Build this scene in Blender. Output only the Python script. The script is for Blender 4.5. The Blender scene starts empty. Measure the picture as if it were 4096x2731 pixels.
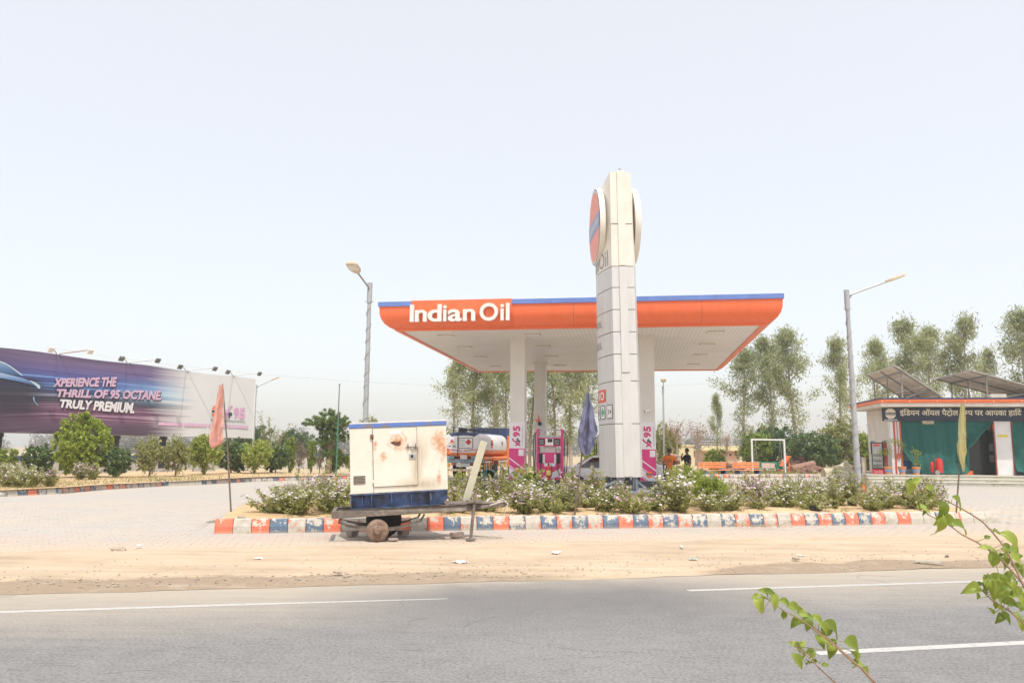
import bpy, bmesh, math, random
import numpy as np
from mathutils import Vector, Matrix, noise as mnoise
R = math.radians
random.seed(7)
S = bpy.context.scene
COL = S.collection

# ---------------------------------------------------------------- camera, sky, sun, exposure
cam_d = bpy.data.cameras.new('camera'); cam = bpy.data.objects.new('camera', cam_d); COL.objects.link(cam)
cam_d.sensor_width = 36.0; cam_d.lens = 27.5; cam_d.clip_start = 0.1; cam_d.clip_end = 3000
cam.matrix_world = Matrix.Translation((0, 0, 1.65)) @ Matrix.Rotation(R(97.9), 4, 'X') @ Matrix.Rotation(R(0.45), 4, 'Z')
S.camera = cam
SUN_DIR = Vector((0.13, -0.40, 0.91)).normalized()
W = bpy.data.worlds.new('World'); S.world = W; W.use_nodes = True
wn, wl = W.node_tree.nodes, W.node_tree.links
bg = wn['Background']
sky = wn.new('ShaderNodeTexSky'); sky.sky_type = 'NISHITA'; sky.sun_disc = False
sky.sun_elevation = math.asin(SUN_DIR.z); sky.sun_rotation = math.atan2(SUN_DIR.x, SUN_DIR.y)
sky.altitude = 300; sky.air_density = 1.0; sky.dust_density = 4.0; sky.ozone_density = 1.0
wm = wn.new('ShaderNodeMix'); wm.data_type = 'RGBA'
wm.inputs[0].default_value = 0.48
wm.inputs[7].default_value = (7.3, 7.05, 6.65, 1)      # white summer dust in the air
wl.new(sky.outputs[0], wm.inputs[6]); wl.new(wm.outputs[2], bg.inputs['Color'])
bg.inputs['Strength'].default_value = 0.137
sd = bpy.data.lights.new('sun', 'SUN'); sd.energy = 2.35; sd.angle = R(0.8); sd.color = (1.0, 0.955, 0.88)
so = bpy.data.objects.new('sun', sd); COL.objects.link(so)
so.rotation_euler = SUN_DIR.to_track_quat('Z', 'Y').to_euler(); so.location = (0, -20, 60)
S.view_settings.view_transform = 'Standard'; S.view_settings.look = 'None'
S.view_settings.exposure = 0.56; S.view_settings.gamma = 1.0
S.view_settings.use_curve_mapping = False
S.cycles.max_bounces = 6; S.cycles.transparent_max_bounces = 12
S.cycles.use_denoising = True

# ---------------------------------------------------------------- helpers
class MB:
    def __init__(s): s.v, s.f, s.m = [], [], []
    def add(s, vs, fs, m=0, M=None):
        b = len(s.v)
        if M is not None: vs = [M @ Vector(p) for p in vs]
        s.v += [tuple(p) for p in vs]
        s.f += [tuple(i + b for i in f) for f in fs]
        s.m += [m] * len(fs)
        return s
    def box(s, x0, x1, y0, y1, z0, z1, m=0, M=None):
        v = [(x0,y0,z0),(x1,y0,z0),(x1,y1,z0),(x0,y1,z0),(x0,y0,z1),(x1,y0,z1),(x1,y1,z1),(x0,y1,z1)]
        f = [(0,3,2,1),(4,5,6,7),(0,1,5,4),(1,2,6,5),(2,3,7,6),(3,0,4,7)]
        return s.add(v, f, m, M)
    def bar(s, p, q, w, h=None, m=0, up=(0,0,1)):
        p, q = Vector(p), Vector(q); h = h or w
        d = (q - p).normalized(); u = Vector(up)
        if abs(d.dot(u)) > .98: u = Vector((0,1,0))
        a = d.cross(u).normalized(); b = a.cross(d).normalized()
        a *= w/2; b *= h/2
        v = [p-a-b, p+a-b, p+a+b, p-a+b, q-a-b, q+a-b, q+a+b, q-a+b]
        f = [(0,1,2,3),(7,6,5,4),(0,4,5,1),(1,5,6,2),(2,6,7,3),(3,7,4,0)]
        return s.add(v, f, m)
    def cyl(s, p, q, r, r2=None, n=12, m=0, cap=True):
        p, q = Vector(p), Vector(q); r2 = r if r2 is None else r2
        d = (q - p).normalized(); u = Vector((0,0,1)) if abs(d.z) < .95 else Vector((0,1,0))
        a = d.cross(u).normalized(); b = a.cross(d).normalized()
        v = []
        for c, rr in ((p, r), (q, r2)):
            for i in range(n):
                t = 2*math.pi*i/n; v.append(c + a*math.cos(t)*rr + b*math.sin(t)*rr)
        f = [(i, (i+1) % n, n+(i+1) % n, n+i) for i in range(n)]
        if cap: f += [tuple(range(n))[::-1], tuple(range(n, 2*n))]
        return s.add(v, f, m)
    def tube(s, pts, r, n=6, m=0):
        pts = [Vector(p) for p in pts]; k = len(pts)
        rs = r if isinstance(r, (list, tuple)) else [r]*k
        v, f = [], []
        a = None
        for i in range(k):
            d = (pts[min(i+1, k-1)] - pts[max(i-1, 0)])
            d = d.normalized() if d.length > 1e-9 else Vector((0,0,1))
            if a is None:
                u = Vector((0,0,1)) if abs(d.z) < .9 else Vector((1,0,0))
                a = d.cross(u).normalized()
            else:
                a = a - d*a.dot(d)
                a = a.normalized() if a.length > 1e-6 else d.orthogonal().normalized()
            b = d.cross(a)
            for j in range(n):
                t = 2*math.pi*j/n; v.append(pts[i] + (a*math.cos(t) + b*math.sin(t))*rs[i])
        for i in range(k-1):
            for j in range(n):
                f.append((i*n+j, i*n+(j+1) % n, (i+1)*n+(j+1) % n, (i+1)*n+j))
        f += [tuple(range(n))[::-1], tuple(range((k-1)*n, k*n))]
        return s.add(v, f, m)
    def prism(s, pts, a, b, axis='y', m=0, M=None):
        n = len(pts)
        def P(p, t):
            return {'y': (p[0], t, p[1]), 'x': (t, p[0], p[1]), 'z': (p[0], p[1], t)}[axis]
        v = [P(p, a) for p in pts] + [P(p, b) for p in pts]
        f = [tuple(range(n)), tuple(range(n, 2*n))[::-1]] + [(i, n+i, n+(i+1) % n, (i+1) % n) for i in range(n)]
        return s.add(v, f, m, M)
    def lathe(s, prof, n=20, m=0, M=None, cap=True):
        v, f = [], []
        for r, z in prof:
            for i in range(n):
                t = 2*math.pi*i/n; v.append((r*math.cos(t), r*math.sin(t), z))
        for k in range(len(prof)-1):
            for i in range(n):
                f.append((k*n+i, k*n+(i+1) % n, (k+1)*n+(i+1) % n, (k+1)*n+i))
        if cap: f += [tuple(range(n))[::-1], tuple(range((len(prof)-1)*n, len(prof)*n))]
        return s.add(v, f, m, M)
    weld = 0
    def mesh(s, mats=None, smooth=False, name='mesh'):
        me = bpy.data.meshes.new(name); me.from_pydata(s.v, [], s.f)
        mats = mats if isinstance(mats, (list, tuple)) else [mats]
        for k in mats: me.materials.append(k)
        if len(mats) > 1: me.polygons.foreach_set('material_index', s.m)
        bm = bmesh.new(); bm.from_mesh(me)
        if s.weld: bmesh.ops.remove_doubles(bm, verts=bm.verts, dist=s.weld)
        bmesh.ops.recalc_face_normals(bm, faces=bm.faces); bm.to_mesh(me); bm.free()
        if smooth:
            me.polygons.foreach_set('use_smooth', [True]*len(me.polygons)); me.set_sharp_from_angle(angle=R(38))
        me.update()
        return me
    def build(s, name, mats, parent=None, smooth=False, bevel=0, kind=None, label=None):
        o = put(name, s.mesh(mats, smooth, name), parent, kind)
        if bevel:
            b = o.modifiers.new('Bevel', 'BEVEL'); b.width = bevel; b.segments = 2; b.limit_method = 'ANGLE'; b.angle_limit = R(40)
        if label: o['label'] = label
        return o

def put(name, me, parent=None, kind=None, loc=None, rz=None):
    o = bpy.data.objects.new(name, me); COL.objects.link(o)
    if parent is not None: o.parent = parent
    if kind: o['kind'] = kind
    if loc is not None: o.location = loc
    if rz is not None: o.rotation_euler = (0, 0, rz)
    return o
def tag(o, label, cat, group=None):
    o['label'] = label; o['category'] = cat
    if group: o['group'] = group
    return o
def thing(name, label, cat, loc=(0,0,0), rz=0, group=None):
    o = bpy.data.objects.new(name, None); COL.objects.link(o)
    o.empty_display_size = .2; o.location = loc; o.rotation_euler = (0, 0, R(rz))
    return tag(o, label, cat, group)
def dup(root, loc, rz, label, scale=None):
    r = root.copy(); COL.objects.link(r); r.location = loc; r.rotation_euler = (0, 0, R(rz)); r['label'] = label
    if scale is not None: r.scale = scale
    for ch in list(root.children):
        c = ch.copy(); COL.objects.link(c); c.parent = r
        for g in list(ch.children):
            d = g.copy(); COL.objects.link(d); d.parent = c
    return r
def np_mesh(name, V, Q, mat, smooth=False):
    me = bpy.data.meshes.new(name)
    V = np.asarray(V, dtype=np.float32); Q = np.asarray(Q, dtype=np.int32)
    k = Q.shape[1]
    me.vertices.add(len(V)); me.vertices.foreach_set('co', V.ravel())
    me.loops.add(Q.size); me.loops.foreach_set('vertex_index', Q.ravel())
    me.polygons.add(len(Q)); me.polygons.foreach_set('loop_start', np.arange(0, Q.size, k, dtype=np.int32))
    me.materials.append(mat)
    me.update(calc_edges=True); me.validate()
    if smooth: me.polygons.foreach_set('use_smooth', [True]*len(me.polygons))
    return me
def text_raw(body, size=1.0, extrude=0.0, offset=0.0, shear=0.0, align='LEFT', space=1.0, res=3):
    cu = bpy.data.curves.new('lettering', 'FONT'); cu.body = body; cu.size = size; cu.extrude = extrude
    cu.offset = offset; cu.shear = shear; cu.align_x = align; cu.space_character = space; cu.resolution_u = res
    ob = bpy.data.objects.new('lettering', cu); me = ob.to_mesh()
    v = [tuple(p.co) for p in me.vertices]; f = [tuple(p.vertices) for p in me.polygons]
    ob.to_mesh_clear(); bpy.data.objects.remove(ob); bpy.data.curves.remove(cu)
    return v, f
def text_fit(mb, body, x0, x1, z0, z1, y=0.0, m=0, offset=.02, shear=0, extrude=0, quad=None, conv=None, rot=0):
    """lay writing into a rectangle (or a quad bl, br, tl, tr) of the xz plane of a thing, facing -y"""
    v, f = text_raw(body, 1, extrude, offset, shear)
    xs = [p[0] for p in v]; ys = [p[1] for p in v]
    a, b, c, d = min(xs), max(xs), min(ys), max(ys)
    out = []
    for p in v:
        s, t = (p[0]-a)/(b-a), (p[1]-c)/(d-c)
        if rot: s, t = 1-t, s
        if quad:
            bl, br, tl, tr = quad
            X = (1-t)*((1-s)*bl[0]+s*br[0]) + t*((1-s)*tl[0]+s*tr[0])
            Z = (1-t)*((1-s)*bl[1]+s*br[1]) + t*((1-s)*tl[1]+s*tr[1])
        else: X, Z = x0+(x1-x0)*s, z0+(z1-z0)*t
        q = (X, y - p[2], Z)
        out.append(conv(*q) if conv else q)
    mb.add(out, f, m); return mb

# ---------------------------------------------------------------- materials
MATS = {}
def new_mat(name):
    m = bpy.data.materials.new(name); m.use_nodes = True
    n, l = m.node_tree.nodes, m.node_tree.links
    return m, n, l, n['Principled BSDF']
def rgb(c): return (c[0], c[1], c[2], 1)
def nmap(n, l, scale=(1,1,1), rot=(0,0,0), coord='Object', loc=(0,0,0)):
    tc = n.new('ShaderNodeTexCoord'); mp = n.new('ShaderNodeMapping')
    mp.inputs['Scale'].default_value = scale; mp.inputs['Rotation'].default_value = rot; mp.inputs['Location'].default_value = loc
    l.new(tc.outputs[coord], mp.inputs['Vector']); return mp.outputs[0]
def nnoise(n, l, vec, scale, detail=4, rough=.6):
    t = n.new('ShaderNodeTexNoise'); t.inputs['Scale'].default_value = scale
    t.inputs['Detail'].default_value = detail; t.inputs['Roughness'].default_value = rough
    l.new(vec, t.inputs['Vector']); return t.outputs[0]
def nramp(n, l, fac, stops):
    r = n.new('ShaderNodeValToRGB'); e = r.color_ramp.elements
    while len(e) > 2: e.remove(e[-1])
    e[0].position, e[0].color = stops[0][0], rgb(stops[0][1]); e[1].position, e[1].color = stops[1][0], rgb(stops[1][1])
    for p, c in stops[2:]:
        k = e.new(p); k.color = rgb(c)
    l.new(fac, r.inputs[0]); return r.outputs[0]
def nrange(n, l, v, a, b, c=0, d=1, clamp=True):
    r = n.new('ShaderNodeMapRange'); r.clamp = clamp
    for i, x in zip((1,2,3,4), (a,b,c,d)): r.inputs[i].default_value = x
    l.new(v, r.inputs[0]); return r.outputs[0]
def nmix(n, l, fac, a, b):
    x = n.new('ShaderNodeMix'); x.data_type = 'RGBA'
    for s, i in ((fac, 0), (a, 6), (b, 7)):
        if hasattr(s, 'node'): l.new(s, x.inputs[i])
        else: x.inputs[i].default_value = s if i == 0 else rgb(s)
    return x.outputs[2]
def nmath(n, l, op, a, b=0.0, c=None):
    x = n.new('ShaderNodeMath'); x.operation = op
    for i, s in enumerate((a, b, c)):
        if s is None: continue
        if hasattr(s, 'node'): l.new(s, x.inputs[i])
        else: x.inputs[i].default_value = s
    return x.outputs[0]
def nbump(n, l, b, h, strength=.3, dist=.02):
    k = n.new('ShaderNodeBump'); k.inputs['Strength'].default_value = strength; k.inputs['Distance'].default_value = dist
    l.new(h, k.inputs['Height']); l.new(k.outputs[0], b.inputs['Normal'])
def pm(name, col, rough=.6, metal=0, var=.14, scale=5, bump=0, stain=None, stain_amt=.0, spec=.5, coat=0):
    if name in MATS: return MATS[name]
    m, n, l, b = new_mat(name)
    v = nmap(n, l); f = nnoise(n, l, v, scale)
    lo = tuple(max(0, c*(1-var)) for c in col); hi = tuple(min(1, c*(1+var)) for c in col)
    c = nramp(n, l, f, [(.3, lo), (.7, hi)])
    if stain is not None:
        g = nnoise(n, l, v, scale*.45, 6, .7)
        c = nmix(n, l, nrange(n, l, g, .62-stain_amt*.35, .72-stain_amt*.25), c, stain)
    l.new(c, b.inputs['Base Color'])
    b.inputs['Roughness'].default_value = rough; b.inputs['Metallic'].default_value = metal
    b.inputs['Specular IOR Level'].default_value = spec
    if coat: b.inputs['Coat Weight'].default_value = coat; b.inputs['Coat Roughness'].default_value = .08
    if bump: nbump(n, l, b, nnoise(n, l, v, scale*4), bump, .01)
    MATS[name] = m; return m
def leafmat(name, c1, c2, trans=.3, rough=.55):
    if name in MATS: return MATS[name]
    m, n, l, b = new_mat(name)
    g = n.new('ShaderNodeNewGeometry'); oi = n.new('ShaderNodeObjectInfo')
    f = nmath(n, l, 'ADD', nmath(n, l, 'MULTIPLY', g.outputs['Random Per Island'], .8), nmath(n, l, 'MULTIPLY', oi.outputs['Random'], .25))
    c = nramp(n, l, f, [(.0, c1), (1., c2)])
    l.new(c, b.inputs['Base Color']); b.inputs['Roughness'].default_value = rough
    b.inputs['Specular IOR Level'].default_value = .35
    t = n.new('ShaderNodeBsdfTranslucent'); l.new(c, t.inputs[0])
    x = n.new('ShaderNodeMixShader'); x.inputs[0].default_value = trans
    l.new(b.outputs[0], x.inputs[1]); l.new(t.outputs[0], x.inputs[2]); l.new(x.outputs[0], n['Material Output'].inputs[0])
    MATS[name] = m; return m
SAND = (.62, .47, .31)
steel = pm('galvanised steel', (.42, .43, .44), .5, .35, .12, 8)
black = pm('black paint', (.02, .021, .024), .5, 0, .3, 6)
rubber = pm('tyre rubber', (.03, .029, .028), .85, 0, .3, 9, .3)
white = pm('white paint', (.78, .77, .74), .5, 0, .06, 3)
rust = pm('rusted iron', (.16, .085, .055), .85, 0, .45, 14, .4, (.3, .2, .15), .4)
chrome = pm('dull metal', (.55, .55, .55), .3, .9, .1, 10)
concrete = pm('concrete', (.48, .45, .40), .9, 0, .16, 6, .3, (.35, .31, .26), .3)
navy = pm('navy paint', (.035, .05, .11), .55, 0, .2, 4)
red = pm('red paint', (.55, .03, .025), .4, 0, .14, 5)
orange = pm('orange paint', (.80, .17, .045), .45, 0, .1, 3)
glass_dark = pm('dark glass', (.018, .022, .024), .06, 0, .2, 2, spec=.8)
bark = pm('pale bark', (.42, .34, .26), .9, 0, .3, 9, .5)
twig_m = pm('twig bark', (.20, .15, .10), .9, 0, .3, 9)

# ================================================================ the setting: ground, road, verge, forecourt
CU, SU = math.cos(R(12)), math.sin(R(12))
def un(u, n, z=0.0): return (u*CU - n*SU, u*SU + n*CU, z)
def wob(x, s=1.0, seed=0.0): return mnoise.noise(Vector((x*s, seed, .37)))
def strip(mb, u0, u1, lo, hi, z, step=.25, rows=1, zf=None):
    k = max(1, int((u1-u0)/step)); v, f = [], []
    for i in range(k+1):
        u = u0 + (u1-u0)*i/k
        for j in range(rows+1):
            nn = lo(u) + (hi(u)-lo(u))*j/rows
            v.append(un(u, nn, z if zf is None else zf(u, nn)))
    r = rows+1
    for i in range(k):
        for j in range(rows): f.append((i*r+j, (i+1)*r+j, (i+1)*r+j+1, i*r+j+1))
    return mb.add(v, f)

def sand_mat(name, c0, c1, c2, damp=False):
    m, n, l, b = new_mat(name)
    v = nmap(n, l); v2 = nmap(n, l, (.35, 2.2, 1), (0, 0, R(-12)))
    a = nnoise(n, l, v, .5, 6, .65); s = nnoise(n, l, v2, 1.3, 5, .7); g = nnoise(n, l, v, 38, 3)
    c = nramp(n, l, nmath(n, l, 'ADD', nmath(n, l, 'MULTIPLY', a, .5), nmath(n, l, 'MULTIPLY', s, .5)), [(.36, c0), (.5, c1), (.64, c2)])
    c = nmix(n, l, nrange(n, l, g, .62, .78, 0, .45), c, tuple(x*.55 for x in c0))
    if damp:       # strips of darker dirt along the road edge, with their own ragged outline
        sp = n.new('ShaderNodeSeparateXYZ'); l.new(nmap(n, l, (1, 1, 1), (0, 0, R(-12))), sp.inputs[0]); U, Nn = sp.outputs['X'], sp.outputs['Y']
        d1 = nnoise(n, l, nmap(n, l, (.5, 1, 1), (0, 0, R(-12))), 1.1, 8, .7)
        w_ = nmath(n, l, 'MULTIPLY', nmath(n, l, 'SUBTRACT', d1, .5), 1.5)
        um = nmath(n, l, 'MAXIMUM', nrange(n, l, U, 3.4, .6), nmath(n, l, 'MULTIPLY', nrange(n, l, U, 4.6, 6.4), nrange(n, l, U, 12.5, 9.5)))
        lim = nmath(n, l, 'ADD', nmath(n, l, 'ADD', Nn, w_), nmath(n, l, 'MULTIPLY', um, -.62))
        mk_ = nmath(n, l, 'MULTIPLY', nrange(n, l, lim, 10.22, 10.10), nrange(n, l, um, .1, .35))
        dc = nmix(n, l, nnoise(n, l, v, 14, 4), (.22, .165, .115), (.36, .28, .205))
        c = nmix(n, l, nmath(n, l, 'MULTIPLY', mk_, .88), c, dc)
        trk = nnoise(n, l, nmap(n, l, (.12, 3.4, 1), (0, 0, R(-14))), 1.5, 6, .7)
        c = nmix(n, l, nrange(n, l, trk, .53, .64, 0, .65), c, (.38, .305, .215))
        gr_ = nnoise(n, l, v, 2.2, 7, .7); c = nmix(n, l, nrange(n, l, gr_, .53, .66, 0, .55), c, (.42, .36, .29))
    l.new(c, b.inputs['Base Color']); b.inputs['Roughness'].default_value = .95; b.inputs['Specular IOR Level'].default_value = .15
    nbump(n, l, b, nmath(n, l, 'ADD', s, nmath(n, l, 'MULTIPLY', g, .35)), .5, .04)
    return m
sand = sand_mat('roadside sand', (.37, .28, .195), (.50, .39, .275), (.565, .455, .34), True)
far_soil = sand_mat('dry field soil', (.36, .29, .19), (.46, .37, .24), (.53, .43, .29))
bed_soil = sand_mat('orange bed soil', (.45, .31, .175), (.56, .40, .235), (.62, .47, .30))

g = MB()
gx = [-900, -300, -120, -60, -25, 0, 25, 60, 120, 300, 900]; gy = [-300, -60, -10, 10, 30, 60, 110, 200, 400, 900, 1600]
gv = [(x, y, -.012) for y in gy for x in gx]; K = len(gx)
g.add(gv, [(j*K+i, j*K+i+1, (j+1)*K+i+1, (j+1)*K+i) for j in range(len(gy)-1) for i in range(K-1)])
g.build('ground', far_soil, kind='structure')

# --- road
m_asph, n, l, b = new_mat('dusty asphalt')
v = nmap(n, l); v2 = nmap(n, l, (.5, 6, 1), (0, 0, R(-12)))
big = nnoise(n, l, v, .22, 4); st = nnoise(n, l, v2, 4.5, 5, .7); fine = nnoise(n, l, v, 34, 6, .75); mid = nnoise(n, l, v, 3.2, 5, .65)
c = nramp(n, l, big, [(.35, (.195, .190, .186)), (.65, (.245, .238, .230))])
c = nmix(n, l, nrange(n, l, st, .55, .66, 0, .8), c, (.105, .102, .10))
c = nmix(n, l, nrange(n, l, mid, .40, .68, 0, .55), c, (.28, .272, .262))
c = nmix(n, l, nrange(n, l, fine, .48, .66, 0, .75), c, (.10, .098, .096))
c = nmix(n, l, nrange(n, l, fine, .50, .34, 0, .55), c, (.33, .32, .31))
# sand blown in from the verge: fades with the distance from the road edge
tc = n.new('ShaderNodeTexCoord'); sp = n.new('ShaderNodeSeparateXYZ')
mp = n.new('ShaderNodeMapping'); mp.inputs['Rotation'].default_value = (0, 0, R(-12)); l.new(tc.outputs['Object'], mp.inputs[0]); l.new(mp.outputs[0], sp.inputs[0])
edge = nrange(n, l, nmath(n, l, 'ADD', sp.outputs['Y'], nmath(n, l, 'MULTIPLY', nnoise(n, l, v2, .9, 7, .7), 2.4)), 8.5, 11.3, 0, .9)
shadow_smear = nmath(n, l, 'MULTIPLY', nrange(n, l, sp.outputs['X'], -.6, 1.4), nmath(n, l, 'MULTIPLY', nrange(n, l, sp.outputs['X'], 5.4, 3.4), nrange(n, l, nmath(n, l, 'ADD', sp.outputs['Y'], nmath(n, l, 'MULTIPLY', nnoise(n, l, v, 1.2, 6, .7), 1.2)), 10.9, 9.7)))  # soft shadow smear of an absent vehicle, painted in: less sand, darker asphalt
c = nmix(n, l, nmath(n, l, 'MULTIPLY', edge, nmath(n, l, 'MULTIPLY_ADD', shadow_smear, -.75, 1.0)), c, (.44, .38, .30))
c = nmix(n, l, nmath(n, l, 'MULTIPLY', nmath(n, l, 'MULTIPLY', shadow_smear, nrange(n, l, sp.outputs['Y'], 6.8, 8.4)), .6), c, (.135, .132, .133))
# long thin cracks
vor = n.new('ShaderNodeTexVoronoi'); vor.feature = 'DISTANCE_TO_EDGE'; vor.inputs['Scale'].default_value = .38
wv = nmap(n, l, (1, 1, 1)); ws = n.new('ShaderNodeVectorMath'); ws.operation = 'MULTIPLY_ADD'
nz = n.new('ShaderNodeTexNoise'); nz.inputs['Scale'].default_value = 1.6; l.new(wv, nz.inputs[0])
l.new(nz.outputs[1], ws.inputs[0]); ws.inputs[1].default_value = (1.1, 1.1, 0); l.new(wv, ws.inputs[2]); l.new(ws.outputs[0], vor.inputs['Vector'])
crack = nmath(n, l, 'MULTIPLY', nrange(n, l, vor.outputs[0], .0, .008, 1, 0), nrange(n, l, big, .5, .62))
c = nmix(n, l, nmath(n, l, 'MULTIPLY', crack, .5), c, (.05, .05, .05))
l.new(c, b.inputs['Base Color']); b.inputs['Roughness'].default_value = .88; b.inputs['Specular IOR Level'].default_value = .3
nbump(n, l, b, fine, .55, .012)
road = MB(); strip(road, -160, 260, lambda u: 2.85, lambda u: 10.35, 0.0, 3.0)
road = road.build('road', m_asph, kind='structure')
m_line, n, l, b = new_mat('worn road paint')
v = nmap(n, l); f1 = nnoise(n, l, v, 9, 6, .75); f2 = nnoise(n, l, v, 60, 3)
c = nmix(n, l, nrange(n, l, f1, .54, .64, 0, .9), (.48, .47, .44), (.28, .27, .255))
c = nmix(n, l, nrange(n, l, f2, .48, .66, 0, .6), c, (.40, .38, .36))
l.new(c, b.inputs['Base Color']); b.inputs['Roughness'].default_value = .8
for u0, u1, n0, n1 in ((-70, 1.2, 8.99, 9.095), (4.1, 150, 8.99, 9.095)):
    mb = MB(); strip(mb, u0, u1, lambda u: n0, lambda u: n1 - (0 if u1 > 10 else max(0, (u+1.2)*.03)), .002, .5); mb.build('edge_line', m_line, road)
for k in range(-6, 8):
    mb = MB(); strip(mb, 3.9+9*k, 6.95+9*k, lambda u: 6.05, lambda u: 6.17, .002, .5); mb.build('lane_dash', m_line, road)
# median behind the camera, where the leaning shrub is rooted
md = MB(); strip(md, -60, 60, lambda u: -1.2, lambda u: 2.62, .16, 2); md.build('median_soil', bed_soil, kind='structure')
mk = MB(); 
for n0, n1 in ((2.62, 2.82),): strip(mk, -60, 60, lambda u: n0, lambda u: n1, .2, 4); strip(mk, -60, 60, lambda u: n1, lambda u: n1+.03, .0, 4, 1, lambda u, nn: .2 if nn < n1+.01 else -.01)
mk.build('median_kerb', concrete, kind='structure')

# --- sandy verge between road and pavers
def vz(u, nn):
    k = max(0, min(1, (nn-9.95)/.7)); k = k*k*(3-2*k); e = max(0, min(1, (14.35-nn)/.8))
    return .0018 + k*e*(.034 + .020*mnoise.noise(Vector((u*.8, nn*1.5, 3)))) + (1-e)*.008
vg = MB()
strip(vg, -70, 110, lambda u: 10.05 + .10*wob(u, .9, 2) + .05*wob(u, 4, 3), lambda u: 13.85 + .45*wob(u, .45, 5) + .28*wob(u, 1.9, 9) + .10*wob(u, 7, 2),
      .02, .25, 14, vz)
vg = vg.build('sand_verge', sand, kind='structure')
vg.data.polygons.foreach_set('use_smooth', [True]*len(vg.data.polygons))

# --- forecourt slab and its interlocking pavers
LK = [(-27, 18.5), (-21, 22.3), (-16.87, 26.31), (-16.0, 28.2), (-15.9, 31.0), (-15.01, 34.2), (-14.03, 35.9), (-12.89, 39.3), (-9.0, 44.31), (-4.5, 49.5), (0, 54)]
def paver_mat(name):
    m, n, l, b = new_mat(name)
    g_ = n.new('ShaderNodeNewGeometry'); oi = n.new('ShaderNodeObjectInfo')
    v = nmap(n, l)
    tcw = n.new('ShaderNodeNewGeometry'); 
    wn_ = n.new('ShaderNodeTexNoise'); wn_.inputs['Scale'].default_value = .55; wn_.inputs['Detail'].default_value = 5; l.new(tcw.outputs['Position'], wn_.inputs['Vector'])
    wn2 = n.new('ShaderNodeTexNoise'); wn2.inputs['Scale'].default_value = .16; l.new(tcw.outputs['Position'], wn2.inputs['Vector'])
    f = nmath(n, l, 'FRACT', nmath(n, l, 'ADD', g_.outputs['Random Per Island'], oi.outputs['Random']))
    c = nramp(n, l, f, [(.0, (.385, .36, .33)), (.5, (.435, .405, .37)), (1., (.475, .445, .405))])
    # reddish band of pavers along the front, the rest grey
    sp = n.new('ShaderNodeSeparateXYZ'); mp = n.new('ShaderNodeMapping'); mp.inputs['Rotation'].default_value = (0, 0, R(-12))
    l.new(tcw.outputs['Position'], mp.inputs[0]); l.new(mp.outputs[0], sp.inputs[0])
    band = nmath(n, l, 'MULTIPLY', nrange(n, l, sp.outputs['Y'], 16.9, 16.3), nrange(n, l, nmath(n, l, 'ADD', f, wn_.outputs[0]), .75, .95))
    c = nmix(n, l, nmath(n, l, 'MULTIPLY', band, .6), c, (.47, .31, .27))
    dust = nrange(n, l, wn_.outputs[0], .38, .66, .25, .9)
    c = nmix(n, l, dust, c, (.49, .425, .345))
    c = nmix(n, l, nrange(n, l, wn2.outputs[0], .45, .6, 0, .35), c, (.42, .39, .37))
    nd = nmath(n, l, 'ADD', sp.outputs['Y'], nmath(n, l, 'MULTIPLY', wn_.outputs[0], 2.6))
    c = nmix(n, l, nrange(n, l, nd, 16.9, 15.0, 0, .92), c, (.52, .42, .31))
    l.new(c, b.inputs['Base Color']); b.inputs['Roughness'].default_value = .92; b.inputs['Specular IOR Level'].default_value = .2
    nbump(n, l, b, nnoise(n, l, v, 60, 3), .3, .008)
    return m
m_pav = paver_mat('dusty paver')
fc, n, l, b = new_mat('forecourt paving')
v = nmap(n, l); a1 = nnoise(n, l, v, .35, 6, .6); a2 = nnoise(n, l, nmap(n, l, (.25, 2.5, 1), (0, 0, R(-12))), 2.2, 5, .7)
br = n.new('ShaderNodeTexBrick'); br.inputs['Scale'].default_value = 1.0; br.inputs['Mortar Size'].default_value = .012
br.inputs['Brick Width'].default_value = .3; br.inputs['Row Height'].default_value = .15
br.inputs['Color1'].default_value = (.41, .385, .355, 1); br.inputs['Color2'].default_value = (.45, .42, .385, 1); br.inputs['Mortar'].default_value = (.33, .30, .26, 1)
l.new(nmap(n, l, (1, 1, 1), (0, 0, R(-12))), br.inputs['Vector'])
c = nmix(n, l, nrange(n, l, a1, .4, .65, .05, .6), br.outputs[0], (.47, .41, .33))
c = nmix(n, l, nrange(n, l, a2, .55, .68, 0, .3), c, (.36, .34, .33))
l.new(c, b.inputs['Base Color']); b.inputs['Roughness'].default_value = .9
fp = [un(-40, 13.4, -.004), un(60, 13.4, -.004), (60, 56, -.004), (24.5, 54, -.004), (11.3, 49.4, -.004), (6, 54, -.004), (0, 54, -.004)] + [(x, y, -.004) for x, y in LK[::-1][1:]] 
mb = MB(); mb.add(fp, [tuple(range(len(fp)))]); forecourt = mb.build('forecourt', fc, kind='structure')
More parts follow.
